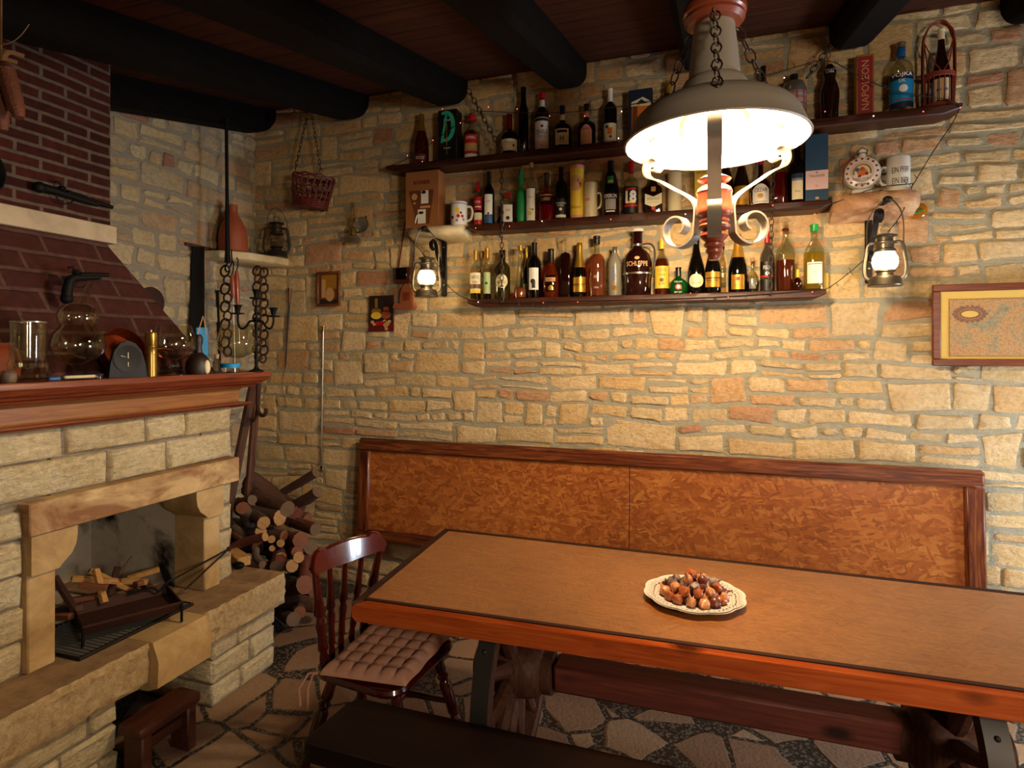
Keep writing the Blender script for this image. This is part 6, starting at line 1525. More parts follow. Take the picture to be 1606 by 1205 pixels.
garland('thin string of fairy lights along the front edge of the lowest shelf', [(640, 372, .17), (668, 402, .17), (700, 448, .17), (731, 472, .165), (800, 476, .162), (900, 472, .162), (1100, 468, .162), (1290, 455, .162), (1300, 452, .12), (1330, 430, .05), (1362, 402, .05)], [(750, 474), (852, 475), (906, 474), (1083, 460), (1142, 466), (1274, 458)])
garland('thin dark string of fairy lights hanging from the right ledge past the lantern', [(1432, 288, .14), (1420, 325, .16), (1405, 350, .2), (1392, 364, .26)], [], twig=4)
# ------------------------------------------------------------------ pictures and small hangings on the wall
def picture(name, label, px0, py0, px1, py1, d, fw, fmat, dep=.02, lean=0.0):
    a = W(px0, py1, d + dep); b_ = W(px1, py0, d + dep); w = b_.x - a.x; h = b_.z - a.z
    rt = thing(name, label, 'picture', ((a.x + b_.x) / 2, -d, a.z))
    if fw:
        for nm, lo, hi in (('frame_rail', (-w / 2, -dep, h - fw), (w / 2, 0, h)), ('frame_rail', (-w / 2, -dep, 0), (w / 2, 0, fw)), ('frame_stile', (-w / 2, -dep, fw), (-w / 2 + fw, 0, h - fw)), ('frame_stile', (w / 2 - fw, -dep, fw), (w / 2, 0, h - fw))):
            sub(rt, nm, fmat, lambda m: m.box(lo, hi, .004))
    return rt, w, h, (lambda u, v, o=.0: Vector((u, -dep * .5 - o, v)))
M['mapframe'] = wood('map_frame_wood', '#552410', '#6e3219', '#824222', 0, 1, .35, .5, .05, knots=False)
rt, w, h, f = picture('framed_map', 'framed antique map in a reddish wooden frame, right edge of the wall', 1463, 440, 1700, 574, .03, .035, 'mapframe')
def map_mat(rt, w, h):
    t = NT('antique_map'); v = t.coords((1, 1, 1)); n = t.noise(v, 5, 7, .65, 1.6); n2 = t.noise(v, 90, 4)
    cc = t.ramp(n, [(.32, '#7e7460'), (.40, '#8f8768'), (.46, '#b08a58'), (.62, '#b58250'), (.72, '#a8786a')])
    cc = t.mix(t.ramp(n2, [(.45, '#000000'), (.6, '#999999')]), cc, '#4a3320')
    t.set(Base_Color=cc, Roughness=.5); return t.mat
M['map'] = map_mat(rt, w, h); M['mount'] = plain('map_mount', '#d8b458', .6)
sub(rt, 'mount', 'mount', lambda m: m.box((-w / 2 + .03, -.008, .03), (w / 2 - .03, -.004, h - .03), 0))
mp = sub(rt, 'map_sheet', 'map', lambda m: rect(m, f, -w / 2 + .075, w / 2 - .075, .05, h - .075))
sub(rt, 'map_border', 'brown', lambda m: [rect(m, lambda u, v: f(u, v, .001), *q) for q in ((-w / 2 + .072, w / 2 - .072, .048, .05), (-w / 2 + .072, w / 2 - .072, h - .077, h - .075), (-w / 2 + .072, -w / 2 + .074, .048, h - .075))], mp)
cu0, cv0 = -w / 2 + .16, h - .15
def oval(m, ru, rv, o, n=28): disc(m, cu0, cv0, ru, rv, lambda u, v: f(u, v, o), n)
sub(rt, 'cartouche', 'mapink', lambda m: (oval(m, .060, .034, .001), [disc(m, cu0 + .064 * math.cos(a), cv0 + .038 * math.sin(a), .008 + .004 * (i % 3 == 0), .007, lambda u, v: f(u, v, .0012), 10) for i, a in enumerate([2 * PI * i / 18 for i in range(18)])]), mp)
sub(rt, 'cartouche_scroll', 'tan', lambda m: [m.tube([f(cu0 + (.049 + .004 * math.sin(q * 14)) * math.cos(q), cv0 + (.026 + .003 * math.cos(q * 14)) * math.sin(q), .0016) for q in [2 * PI * i / 60 for i in range(60)]], .0012, 4, closed=True)], mp)
sub(rt, 'cartouche_field', 'mount', lambda m: oval(m, .036, .016, .002), mp)
sub(rt, 'glass_pane', 'clear', lambda m: m.box((-w / 2 + .03, -.016, .03), (w / 2 - .03, -.013, h - .03), 0)) if False else None
rt, w, h, f = picture('framed_print', 'small dark-framed golden still life print on the wall near the corner', 496, 425, 532, 481, .03, .015, 'brown')
sub(rt, 'print', 'brown', lambda m: rect(m, f, -w / 2 + .01, w / 2 - .01, .01, h - .01))
sub(rt, 'painted_sky', 'olive_print' if 'olive_print' in M else 'goldlabel', lambda m: rect(m, lambda u, v: f(u, v, .001), -w * .3, w * .36, h * .5, h * .9))
sub(rt, 'painted_jug', 'tan', lambda m: (disc(m, .06 * w, .34 * h, .2 * w, .2 * h, lambda u, v: f(u, v, .002), 16), rect(m, lambda u, v: f(u, v, .002), -.3 * w, -.12 * w, .25 * h, .78 * h)))
sub(rt, 'painted_shadow', 'ink', lambda m: rect(m, lambda u, v: f(u, v, .0015), -w * .36, w * .36, h * .08, h * .2))
sub(rt, 'hanger', 'steel', lambda m: m.tube([(.008 * math.cos(a), -.01, h + .006 + .008 * math.sin(a)) for a in [2 * PI * i / 12 for i in range(12)]], .0016, 5, closed=True))
rt, w, h, f = picture('still_life_print', 'unframed dark still life print of a bottle, jug and fruit, below the clay plaque', 579, 463, 617, 520, .014, 0, 'brown', .012)
sub(rt, 'panel', 'darkred', lambda m: m.box((-w / 2, -.012, 0), (w / 2, 0, h), .001))
g2 = lambda u, v: Vector((u, -.013, v)); g3 = lambda u, v: Vector((u, -.0136, v)); g4 = lambda u, v: Vector((u, -.0142, v))
sub(rt, 'painted_background', 'ink', lambda m: rect(m, g2, -w * .48, w * .48, h * .22, h * .98))
sub(rt, 'painted_bottle', 'goldlabel', lambda m: (rect(m, g3, -.26 * w, -.14 * w, .62 * h, .92 * h), disc(m, -.2 * w, .56 * h, .2 * w, .09 * h, g3, 16)))
sub(rt, 'painted_basket', 'honey_print' if 'honey_print' in M else 'yellow', lambda m: disc(m, -.2 * w, .44 * h, .22 * w, .1 * h, g4, 16))
sub(rt, 'painted_jug', 'terracotta', lambda m: (disc(m, .2 * w, .46 * h, .2 * w, .12 * h, g3, 16), rect(m, g3, .1 * w, .32 * w, .55 * h, .68 * h)))
sub(rt, 'painted_fruit', 'tan', lambda m: [disc(m, u * w, v * h, .075 * w, .045 * h, g4, 10) for u, v in ((-.36, .26), (-.28, .2), (.12, .2), (.2, .25), (.28, .2), (.2, .13), (.34, .27), (.15, .28), (.22, .07))])
sub(rt, 'painted_apple', 'red', lambda m: [disc(m, u * w, v * h, .1 * w, .06 * h, g4, 12) for u, v in ((-.14, .22), (.02, .23))])
# leather pouch on a long strap
pp = W(635, 445, .03); rt = thing('leather_pouch', 'small leather pouch with dark front hanging on a long strap under the ledge', 'pouch', (pp.x, 0, pp.z))
wz = px2m(27, .03, 635); hz = px2m(25, .03, 635)
sub(rt, 'pouch', 'leather', lambda m: m.box((-wz / 2, -.06, 0), (wz / 2, -.02, hz), .008))
sub(rt, 'dark_front', 'dark', lambda m: m.box((-wz * .45, -.066, hz * .22), (wz * .28, -.058, hz * .98), .006))
tl = W(636, 345, .03); tr = W(652, 372, .03)
sub(rt, 'strap', 'leather', lambda m: (m.tube([(-wz * .45, -.03, hz * .9), (-wz * .3, -.03, hz * 1.8), (tl.x - pp.x, -.03, tl.z - pp.z)], 0, 4, flat=(.004, .0015), up=(1, 0, 0)), m.tube([(wz * .45, -.03, hz * .9), (tr.x - pp.x, -.03, tr.z - pp.z)], 0, 4, flat=(.004, .0015), up=(1, 0, 0))))
# clay plaque shaped like a bell niche
cl_ = W(638, 486, .012); w = px2m(36, .03, 638); h = px2m(41, .03, 638)
rt = thing('clay_holder', 'bell-shaped reddish clay wall holder below the leather pouch', 'wall ornament', (cl_.x, 0, cl_.z))
sub(rt, 'back', 'clay', lambda m: m.prism([(-w * .3, .1 * h), (w * .34, .1 * h), (w * .34, .6 * h), (w * .26, .82 * h), (.02 * w, 1.0 * h), (-w * .18, .86 * h), (-w * .28, .6 * h)], lambda u, v, d: Vector((u, -.008 - d, v)), 0, .022))
sub(rt, 'recess', 'terracotta', lambda m: m.prism([(-w * .12, .34 * h), (w * .22, .34 * h), (w * .22, .66 * h), (-w * .12, .66 * h)], lambda u, v, d: Vector((u, -.008 - d, v)), .018, .024))
sub(rt, 'tray', 'clay', lambda m: m.prism([(-w * .5, .08 * h), (-w * .42, .22 * h), (w * .46, .22 * h), (w * .5, .08 * h), (w * .4, 0), (-w * .4, 0)], lambda u, v, d: Vector((u, -.008 - d, v)), 0, .06))
# glass ball ornament, yellow with green
op = W(1438, 330, .05); rt = thing('glass_ornament', 'round yellow glass ornament with green leaves hanging beside the right ledge', 'ornament', (op.x, -.045, op.z - .045))
sub(rt, 'disc', 'honey', lambda m: m.sphere((0, 0, .045), .05, 20, 12, sc=(1, .35, .85)))
sub(rt, 'leaf', 'green', lambda m: [m.sphere((x, -.012, .045 + z), .012, 10, 6, sc=(1.4, .5, .6), M=Matrix.Rotation(a, 4, 'Y')) for x, z, a in ((-.015, .004, .6), (.002, .012, -.8), (.016, 0, .5), (-.004, -.012, .2))])
sub(rt, 'loop', 'silvercap', lambda m: m.tube([(0, 0, .085), (.006, 0, .095), (0, .01, .104)], .0025, 5))
# thin shiny skewer rod with brass knob
a, b_ = W(507, 520, .025), W(504, 742, .025)
rt = thing('long_skewer', 'long thin bright steel skewer with brass head hanging on the wall', 'skewer', (a.x, -.025, b_.z))
m = MB(); m.tube([a, b_ + Vector((0, 0, .05))], .006, 8); m.build('rod', M['steel'], rt)
m = MB(); m.tube([b_ + Vector((0, 0, .06)), b_ + Vector((-.006, 0, .0))], [.004, .002], 6); m.tube([b_ + Vector((0, 0, .06)), b_ + Vector((.012, 0, -.005))], [.004, .002], 6); m.build('prongs', M['iron'], rt)
m = MB(); m.lathe([(.006, 0), (.014, .004), (.014, .010), (.008, .014), (.009, .026), (.016, .03), (.016, .036), (0, .04)], 14, Matrix.Translation(a)); m.build('brass_head', M['brass'], rt)
# riding whip
pts = [W(455, 452, .018), W(454, 475, .018), W(451, 520, .018), W(448, 575, .018)]
rt = thing('riding_whip', 'thin dark leather whip hanging on the wall right of the mantel', 'whip', (pts[-1].x, -.03, W(0, 600, .03).z * 0 + pts[-1].z))
m = MB(); m.tube(pts[:2], [.012, .008], 8); m.build('grip', M['leather'], rt)
m = MB(); m.tube([pts[1]] + pts[2:], [.007, .005, .004], 8); m.build('shaft', M['wire'], rt)
m = MB(); m.tube(smooth_path([tuple(W(x, y, .02)) for x, y in ((448, 575), (444, 590), (441, 605), (446, 620), (449, 640))], 2), .0018, 5); m.build('lash', M['wire'], rt)
# wall oil lamp
bp_ = W(553, 382, .08); rt = thing('oil_lamp', 'small glass oil lamp with round reflector on the wall below the hanging basket', 'oil lamp', (bp_.x, -.08, bp_.z))
h = W(553, 318, .08).z - bp_.z; r = px2m(24, .08, 553) / 2
sub(rt, 'glass_font', 'smoke', lambda m: m.lathe([(r * .7, 0), (r * 1.0, h * .06), (r * 1.0, h * .14), (r * .6, h * .2), (r * .4, h * .22), (0, h * .22)], 22))
sub(rt, 'burner', 'brass', lambda m: m.lathe([(r * .4, h * .2), (r * .55, h * .24), (r * .5, h * .33), (r * .6, h * .35), (0, h * .36)], 18))
gl = [(r * .45, h * .35), (r * .75, h * .42), (r * .8, h * .5), (r * .55, h * .62), (r * .3, h * .74), (r * .26, h)]
sub(rt, 'glass_chimney', 'clear', lambda m: m.lathe(gl + [(q - .0015, z) for q, z in gl[::-1]], 20, closed=True))
sub(rt, 'reflector', 'silvercap', lambda m: m.lathe([(0, 0), (r * .8, .003), (r * 1.05, .012), (r * 1.05, .015), (r * .8, .007), (0, .004)], 26, Matrix.Translation((r * 1.15, .03, h * .46)) @ Matrix.Rotation(PI / 2, 4, 'X')))
sub(rt, 'wall_arm', 'iron', lambda m: (m.tube([(r * .4, 0, h * .24), (r * 1.1, .03, h * .3), (r * 1.2, .075, h * .5), (r * 1.1, .075, h * .72)], .004, 6),))
# hanging basket on chains
bc = W(486, 297, .14); rt = thing('hanging_basket', 'maroon wicker basket tilted and hanging on two chains from the beam', 'basket', (bc.x, -.14, W(486, 325, .14).z))
wB = px2m(70, .14, 486) / 2; hB = px2m(46, .14, 486)
tiltB = Matrix.Rotation(.16, 4, 'Y')
def weave(m):
    zs = [0, .08, .16, .36, .62, .97]
    for k, z in enumerate(zs):
        rr = wB * (.80 + .2 * z); th = .0085 if k in (0, 1, 2, 7) else .0065
        for off in ((0, .012) if k in (0, 1, 2, 5) else (0,)):
            pts = [tiltB @ Vector((rr * math.cos(a), rr * .72 * math.sin(a), hB * z + off + .005 * math.sin(a * 9 + off * 200))) for a in [2 * PI * i / 40 for i in range(40)]]
            m.tube(pts, th * .8, 6, closed=True)
    m.lathe([(wB * .8, -.004), (wB * .8, .006), (0, .006)], 28, tiltB, flat=.72)
sub(rt, 'woven_rings', 'wickerdark', weave)
def stak(m):
    for i in range(20):
        a = 2 * PI * i / 20
        m.tube([tiltB @ Vector((wB * .8 * math.cos(a), wB * .58 * math.sin(a), 0)), tiltB @ Vector((wB * .9 * math.cos(a + .12), wB * .65 * math.sin(a + .12), hB * .5)), tiltB @ Vector((wB * math.cos(a + .3), wB * .72 * math.sin(a + .3), hB))], .0055, 6)
sub(rt, 'stakes', 'wickerdark', stak)
o0 = rt.location
for px, top in ((463, 482), (504, 489)):
    m = MB(); t_ = W(top, 180, .14); e_ = W(px, 266 if px < 480 else 272, .14); chain(m, [t_, e_], .042, .0026, .010); m.build('chain', M['chain'], rt)
# clay jug and its neighbours on the corner ledge
jp = Vector((-3.062, -.355, 0)); jr = px2m(40, .16, 363) / 2; jh = W(363, 335, .16).z - zc_
rt = thing('clay_jug', 'reddish clay jug with small handle standing on the corner stone ledge', 'jug', (jp.x, jp.y, zc_))
sub(rt, 'body', 'terracotta', lambda m: m.lathe([(jr * .9, 0), (jr, .01), (jr, jh * .32), (jr * .9, jh * .5), (jr * .62, jh * .68), (jr * .36, jh * .8), (jr * .3, jh * .9), (jr * .34, jh * .94), (jr * .28, jh), (0, jh)], 28))
sub(rt, 'handle', 'terracotta', lambda m: m.tube(smooth_path([(-jr * .3, -.0, jh * .88), (-jr * .8, 0, jh * .88), (-jr * 1.02, 0, jh * .7), (-jr * .95, 0, jh * .45)], 2), jr * .12, 8))
# ------------------------------------------------------------------ things hanging in the fireplace corner
def D3(px, py, t):                       # point at distance t along the view axis
    r = ray(px, py); return Vector((r[0] * t, -CD + r[1] * t, CH + r[2] * t))
a = D3(355, 190, 3.86); e = D3(357, 412, 3.86)
rt = thing('hanging_rod', 'long black iron hearth rod hanging from the leftmost beam', 'rod', (a.x, a.y, e.z))
m = MB(); m.tube([a + Vector((0, 0, .02)), a.lerp(e, .5), a.lerp(e, .92), e], [.011, .011, .016, .02], 10); m.build('rod', M['black_iron'], rt)
m = MB(); m.tube([e, e + Vector((-.02, 0, -.03)), e + Vector((-.01, 0, -.06)), e + Vector((.015, 0, -.055))], .005, 6); m.tube([e + Vector((.03, 0, .08)), e + Vector((.035, 0, 0)), e + Vector((.02, 0, -.03))], .005, 6); m.build('hook', M['black_iron'], rt)
def ringchain(label, px, y0, y1, t, rr, mat, twin=False, x2=0, zmin=1.53):
    rt = thing('ring_chain', label, 'chain', D3(px, y1, t), 0, 'rusty ring chains in the corner')
    y = y0; k = 0
    m = MB()
    top = D3(px, y0, t)
    m.tube([top + Vector((0, .0, .03)), top], .005, 6)
    while True:
        c = D3(px + (x2 * (k % 2)), y, t)
        if c.z - rr < zmin: break
        if k % 2 == 0: m.tube([c + Vector((rr * math.cos(q), .004 * math.sin(q), rr * math.sin(q))) for q in [2 * PI * i / 20 for i in range(20)]], .0065, 6, closed=True)
        else: m.tube([c + Vector((rr * .34 * math.cos(q), .02 * math.cos(q), rr * .85 * math.sin(q))) for q in [2 * PI * i / 16 for i in range(16)]], .006, 6, closed=True)
        y += rr * 1.72 * FPX / t if k % 2 == 0 else rr * 1.5 * FPX / t; k += 1
    m.build('rings', M[mat], rt); return rt
ringchain('rusty chain of large rings hanging below the black hearth rod', 353, 425, 580, 3.9, .036, 'rust', x2=4)
ringchain('rusty doubled chain of rings hanging below the corner ledge, behind the candelabra', 403, 425, 580, 3.98, .032, 'rust', x2=2)
ringchain('second strand of the rusty ring chain, right beside the first strand', 414, 428, 575, 3.99, .032, 'rust', x2=-2)
for i, (px, y0, y1, yb, t, lab) in enumerate(((365, 430, 468, 585, 3.80, 'skewer with a red wooden handle hanging nearest the ring chain'), (372, 425, 480, 540, 3.82, 'skewer with a darker red handle hanging right of the other skewer'))):
    rt = thing('skewer', lab, 'skewer', D3(px, yb, t), 0, 'red handled skewers')
    p0, p1, p2 = D3(px - 1, y0, t), D3(px + 1, y1, t), D3(px + 4, yb, t)
    if p2.z < 1.53: p2 = p1.lerp(p2, (p1.z - 1.53) / (p1.z - p2.z))
    m = MB(); m.tube([p0, p0.lerp(p1, .3), p0.lerp(p1, .8), p1], [.010, .016, .014, .009], 10); m.build('handle', M['lampwood'], rt)
    m = MB(); m.tube([p1, p2], [.005, .004], 8); m.build('blade', M['steel'], rt)
    m = MB(); m.tube([p0, p0 + Vector((.01, 0, .03)), p0 + Vector((.012, 0, .07)), p0 + Vector((.0, 0, .085))], .004, 6); m.build('hook', M['black_iron'], rt)
# saw on the left wall
s0 = L(326, 386, XL + .05); zb_ = 1.62
ya, yb_ = L(303, 450, XL + .05).y, L(324, 450, XL + .05).y
rt = thing('hand_saw', 'dark old saw blade with toothed edge hanging on the left wall', 'saw', (XL + .05, (ya + yb_) / 2, zb_))
m = MB(); n = 46; poly = [(yb_, 2.30), (yb_ - .0, zb_)]
lft = [(ya - .02 + .0, zb_)]
for i in range(n):
    z = zb_ + (2.28 - zb_) * i / n; yy = ya - .015 + (.03) * i / n
    lft += [(yy, z), (yy - .008, z + .004)]
lft.append((ya + .015, 2.29))
m.prism(poly + lft, lambda u, v, d: Vector((XL + .03 + d, u, v)), 0, .003); m.build('blade', M['black_iron'], rt, ang=20)
m = MB(); rail(m, (XL + .02, ya - .03, 2.30), (XL + .02, yb_ + .17, 2.295), .02, .02); m.build('top_bar', M['wheelwood'], rt)
# flat iron bar
a, e = L(341, 458, XL + .02), L(345, 590, XL + .02)
m = MB(); m.tube([a, e], 0, 4, flat=(.010, .003), up=(1, 0, 0)); m.tube([a + Vector((-.012, 0, .004)), a + Vector((.012, 0, .004))], .008, 8); tag(m.build('iron_bar', M['iron']), 'flat grey iron bar hanging between the saw and the ring chain', 'bar')
# ------------------------------------------------------------------ mantel things (mantel top 1.512)
MZ = 1.512
def on(px, x): 
    r = ray(px, 0); t = x / r[0]; return Vector((x, -CD + r[1] * t, MZ))
def sz(px, x): r = ray(px, 0); return (x / r[0]) / FPX        # metres per pixel there
# glass tankard
p = on(45, -2.22); k = sz(45, -2.22); r = 24 * k; h = W(0, 0).z * 0 + 95 * k
def glassware(name, label, cat, loc, prof, extra=None, n=40):
    rt = thing(name, label, cat, loc)
    m = MB(); m.lathe(prof, n, closed=True); m.build('bowl', M['clear'], rt, local=True)
    return rt
def shell(out, th):
    inn = [(max(q - th, .0005), z) for q, z in out]
    return out + inn[::-1]
gt = thing('glass_tankard', 'tall ribbed glass beer tankard with handle at the left end of the mantel', 'tankard', p, -.25)
m = MB(); m.lathe([(0, 0), (r * 1.15, 0), (r * 1.18, .006), (r * 1.05, .014), (r * .98, .03), (r * 1.12, .05), (r * 1.1, .065), (r, .075), (r, h), (r * .93, h), (r * .92, .08), (r * .8, .05), (0, .045)], 40)
m.build('glass_body', M['clear'], gt, local=True, ang=20)
m = MB(); m.tube(smooth_path([(-r * .9, 0, h * .80), (-r * 1.5, 0, h * .84), (-r * 1.95, 0, h * .6), (-r * 1.7, 0, h * .3), (-r * .95, 0, h * .20)], 2), r * .2, 10); m.build('handle', M['clear'], gt, local=True)
m = MB(); m.tube([(-r * .6, 0, h * 1.0), (-r * 1.0, 0, h * 1.04), (-r * 1.25, 0, h * 1.1)], .003, 6); m.lathe([(r * 1.01, h - .004), (r * 1.02, h), (r * .95, h + .001), (r * .93, h - .004)], 24, closed=True); m.build('rim_fitting', M['steel'], gt, local=True)
# double-gourd glass
p = on(122, -2.27); k = sz(122, -2.27); H_ = 148 * k
gd = thing('gourd_decanter', 'large gourd-shaped clear glass decanter with slanted spout on the mantel', 'decanter', p, 0)
pr = [(.052, .001), (.05, .006), (.018, .012), (.016, .028), (.022, .036), (.012, .046), (.03, .056), (.07, .075), (.097, .105), (.104, .135), (.095, .175), (.075, .20), (.066, .212), (.074, .228), (.078, .25), (.07, .278), (.05, .295), (.03, .302)]
kk = H_ * .80 / .30
pr = [(q * kk * .92, z * kk) for q, z in pr]
i0 = 6
m = MB(); m.lathe(pr[i0:] + [(q - .0025, z) for q, z in pr[i0:][::-1]], 44, closed=True); m.lathe([(0, 0)] + pr[:i0 + 1] + [(0, pr[i0][1])], 32); m.build('glass_body', M['clear'], gd, local=True)
m = MB(); q0 = Vector((.02, 0, pr[-1][1] - .004)); q1 = q0 + Vector((.055, .0, .085))
X = frame_M(q0, q1 - q0); ln = (q1 - q0).length
m.lathe([(.017, 0), (.013, ln * .5), (.012, ln), (.010, ln), (.011, ln * .5), (.015, 0)], 18, X, closed=True); m.build('spout', M['clear'], gd, local=True)
# snifters
def snifter(label, px, x, wp_, hp_):
    p = on(px, x); k = sz(px, x); r = wp_ * k / 2; h = hp_ * k
    s = thing('brandy_snifter', label, 'glass', p)
    out = [(r * .25, h * .30), (r * .7, h * .38), (r * .97, h * .52), (r, h * .62), (r * .93, h * .8), (r * .78, h)]
    m = MB(); m.lathe(out + [(q - .002, z) for q, z in out[::-1]], 44, closed=True); m.build('bowl', M['clear'], s, local=True)
    m = MB(); m.lathe([(0, 0), (r * .66, 0), (r * .66, .003), (r * .2, h * .06), (r * .15, h * .1), (r * .24, h * .16), (r * .26, h * .2), (r * .2, h * .25), (r * .12, h * .28), (r * .24, h * .31), (0, h * .31)], 28); m.build('foot', M['clear'], s, local=True)
snifter('large empty brandy snifter in the middle of the mantel beside the brass grinder', 273, -2.235, 62, 78)
snifter('large empty brandy snifter near the right end of the mantel', 372, -2.27, 58, 74)
# charcoal clock
p = on(200, -2.225); k = sz(200, -2.225); w = 51 * k; h = 58 * k
ck = thing('mantel_clock', 'charcoal arched table clock with round black dial on the mantel', 'clock', p, 1.05)
m = MB(); pts = [(-w / 2, 0), (w / 2, 0), (w * .46, h * .35), (w * .36, h * .72), (w * .2, h * .92), (0, h), (-w * .2, h * .92), (-w * .36, h * .72), (-w * .46, h * .35)]
m.prism(pts, lambda u, v, d: Vector((u, d + v * .1, v)), -.022, .03); m.build('case', M['plastic'], ck, local=True, ang=40)
fc = lambda u, v, o=.0: Vector((u, -.0235 - o + v * .1, v))
m = MB(); disc(m, 0, h * .52, w * .36, w * .39, fc, 32); d_ = m.build('dial', M['clockface'], ck, local=True)
m = MB(); rect(m, lambda u, v: fc(u, v, .001), -.001, .0012, h * .52, h * .68); rect(m, lambda u, v: fc(u, v, .001), -.0012, .001, h * .30, h * .42); m.add([fc(-.001, h * .54, .0012), fc(-.024, h * .58, .0012), fc(-.024, h * .595, .0012)], [(0, 1, 2)]); m.build('hands', M['paper'], d_, local=True)
m = MB(); vs = []; n = 32
for i in range(n):
    a = 2 * PI * i / n
    vs += [fc(w * .36 * math.cos(a), h * .52 + w * .39 * math.sin(a), .002), fc(w * .39 * math.cos(a), h * .53 + w * .45 * math.sin(a), .002)]
m.add(vs, [(2 * i, 2 * i + 1, 2 * ((i + 1) % n) + 1, 2 * ((i + 1) % n)) for i in range(n)]); m.build('bezel', M['plastic'], ck, local=True)
# brass pepper mill
p = on(237, -2.22); k = sz(237, -2.22); r = 8.5 * k; h = 74 * k
bg = thing('pepper_mill', 'slim brass cylindrical pepper mill beside the clock', 'pepper mill', p)
m = MB(); m.lathe([(r, 0), (r, h * .45), (r * 1.04, h * .455), (r * 1.04, h * .47), (r, h * .475), (r, h * .62), (r * 1.03, h * .625), (r * 1.03, h * .64), (r, h * .645), (r, h * .88), (r * .92, h * .92), (r * .5, h * .94), (0, h * .94)], 28); m.build('body', M['brass'], bg, local=True)
m = MB(); m.lathe([(r * .2, h * .93), (r * .2, h * .98), (r * .3, h * .99), (0, h)], 12); m.build('knob', M['steel'], bg, local=True)
# copper pan leaning on the hood
p = on(190, -2.37); k = sz(190, -2.37); r = 36 * k
X = Matrix.Translation(p + Vector((-.02, .0, r * .98))) @ Matrix.Rotation(PI / 2 - .32, 4, 'Y')
cp_ = thing('copper_pan', 'copper pan leaning against the brick hood behind the clock', 'pan', p)
m = MB(); m.lathe([(0, 0), (r * .86, 0), (r * .97, .02), (r, .05), (r * 1.02, .05), (r * .99, .016), (r * .88, -.004), (0, -.004)], 36, X); m.build('bowl', M['copper'], cp_)
hp0 = X @ Vector((0, r * .98, .045)); m = MB(); m.tube([hp0, hp0 + Vector((.02, .07, .01)), hp0 + Vector((.02, .12, .0))], [.008, .009, .007], 8); m.build('handle', M['copper'], cp_)
# second copper lid
p = on(226, -2.36); r = 20 * sz(226, -2.36)
X = Matrix.Translation(p + Vector((0, 0, r))) @ Matrix.Rotation(PI / 2 - .3, 4, 'Y')
m = MB(); m.lathe([(r * .5, .0), (r * .9, .004), (r, .012), (r * 1.03, .008), (r * .9, -.003), (r * .5, -.004)], 28, X, closed=True)
tag(m.build('copper_ring', M['copper']), 'small copper ring standing behind the brass pepper mill', 'ring')
# cream stick, lighter
p = on(124, -2.195); m = MB(); rail(m, p + Vector((0, -.055, .012)), p + Vector((0, .06, .012)), .02, .011, bev=.005); tag(m.build('candle_stub', M['cream']), 'short cream-coloured candle stick lying in front of the gourd-shaped decanter', 'candle')
p = on(155, -2.2); m = MB(); m.lathe([(.012, 0), (.012, .012), (.016, .014), (.016, .02), (.01, .024), (0, .024)], 16, Matrix.Translation(p)); tag(m.build('glass_stopper', M['clear']), 'little glass stopper lying left of the clock', 'stopper')
p = on(80, -2.21); m = MB(); rail(m, p + Vector((0, -.012, .008)), p + Vector((0, .03, .008)), .016, .013, bev=.003); tag(m.build('lighter', M['blue']), 'small blue lighter beside the glass tankard', 'lighter')
p = on(14, -2.26); m = MB(); m.lathe([(.02, 0), (.022, .01), (.022, .03), (.015, .04), (.0, .04)], 16, Matrix.Translation(p)); tag(m.build('jar', M['figgrey']), 'little grey pot at the left edge of the mantel', 'pot')
# dark vessel and orange bowl at the left edge
p = on(3, -2.36); m = MB(); m.lathe([(.03, 0), (.05, .02), (.055, .07), (.045, .11), (.03, .125), (.034, .135), (0, .135)], 20, Matrix.Translation(p)); tag(m.build('clay_pot', M['terracotta']), 'orange clay pot at the left picture edge behind the tankard', 'pot')
# blue and brown hourglass group
p = on(316, -2.30); k = sz(316, -2.30)
bt = thing('blue_box', 'bright blue carton with orange corners standing behind the brown bottle on the mantel', 'box', p, .9)
m = MB(); m.box((-.025, -.012, 0), (.028, .012, 72 * k), .003); m.build('box', M['cyan'], bt, local=True)
m = MB(); m.box((.0285, -.011, 45 * k), (.031, .011, 62 * k), .001); m.build('orange_corner', M['orange'], bt, local=True)
p = on(311, -2.25); k = sz(311, -2.25)
bb = thing('leather_flask', 'small dark brown bottle-shaped flask with cord loop in front of the blue carton', 'flask', p)
m = MB(); m.lathe([(.05, 0), (.056, .02), (.05, .06), (.035, .085), (.018, .1), (.015, .13), (.02, .15), (.02, .17), (.012, .185), (0, .185)], 24, Matrix.Scale(62 * k / .185, 4)); m.build('body', M['darkleather'], bb, local=True)
m = MB(); zt_ = 62 * k; m.tube([(.0, -.006, zt_), (.006, .012, zt_ + .06), (.004, .022, zt_ + .085), (.004, .032, zt_ + .06), (0, .045, zt_)], .0025, 6); m.build('cord_loop', M['tan'], bb, local=True)
p = on(325, -2.20); k = sz(325, -2.2); m = MB(); m.sphere(p + Vector((0, 0, 11 * k)), 11 * k, 14, 10, sc=(.35, .5, 1)); tag(m.build('shell', M['cream']), 'upright pale seashell in front of the brown flask', 'shell')
p = on(340, -2.27); k = sz(340, -2.27)
gb_ = thing('bottle', 'small grey bottle with cork between the brown flask and the right snifter', 'bottle', p)
m = MB(); m.lathe([(.018, 0), (.02, .01), (.018, .05), (.012, .06), (.01, .07), (0, .07)], 16); m.build('glass', M['smoke'], gb_, local=True)
m = MB(); m.lathe([(.009, .068), (.012, .09), (0, .092)], 12); m.build('cork', M['cork'], gb_, local=True)
p = on(362, -2.225); k = sz(362, -2.225)
ca_ = thing('tealight_holder', 'low glass dish with bright blue rim in front of the right snifter', 'dish', p)
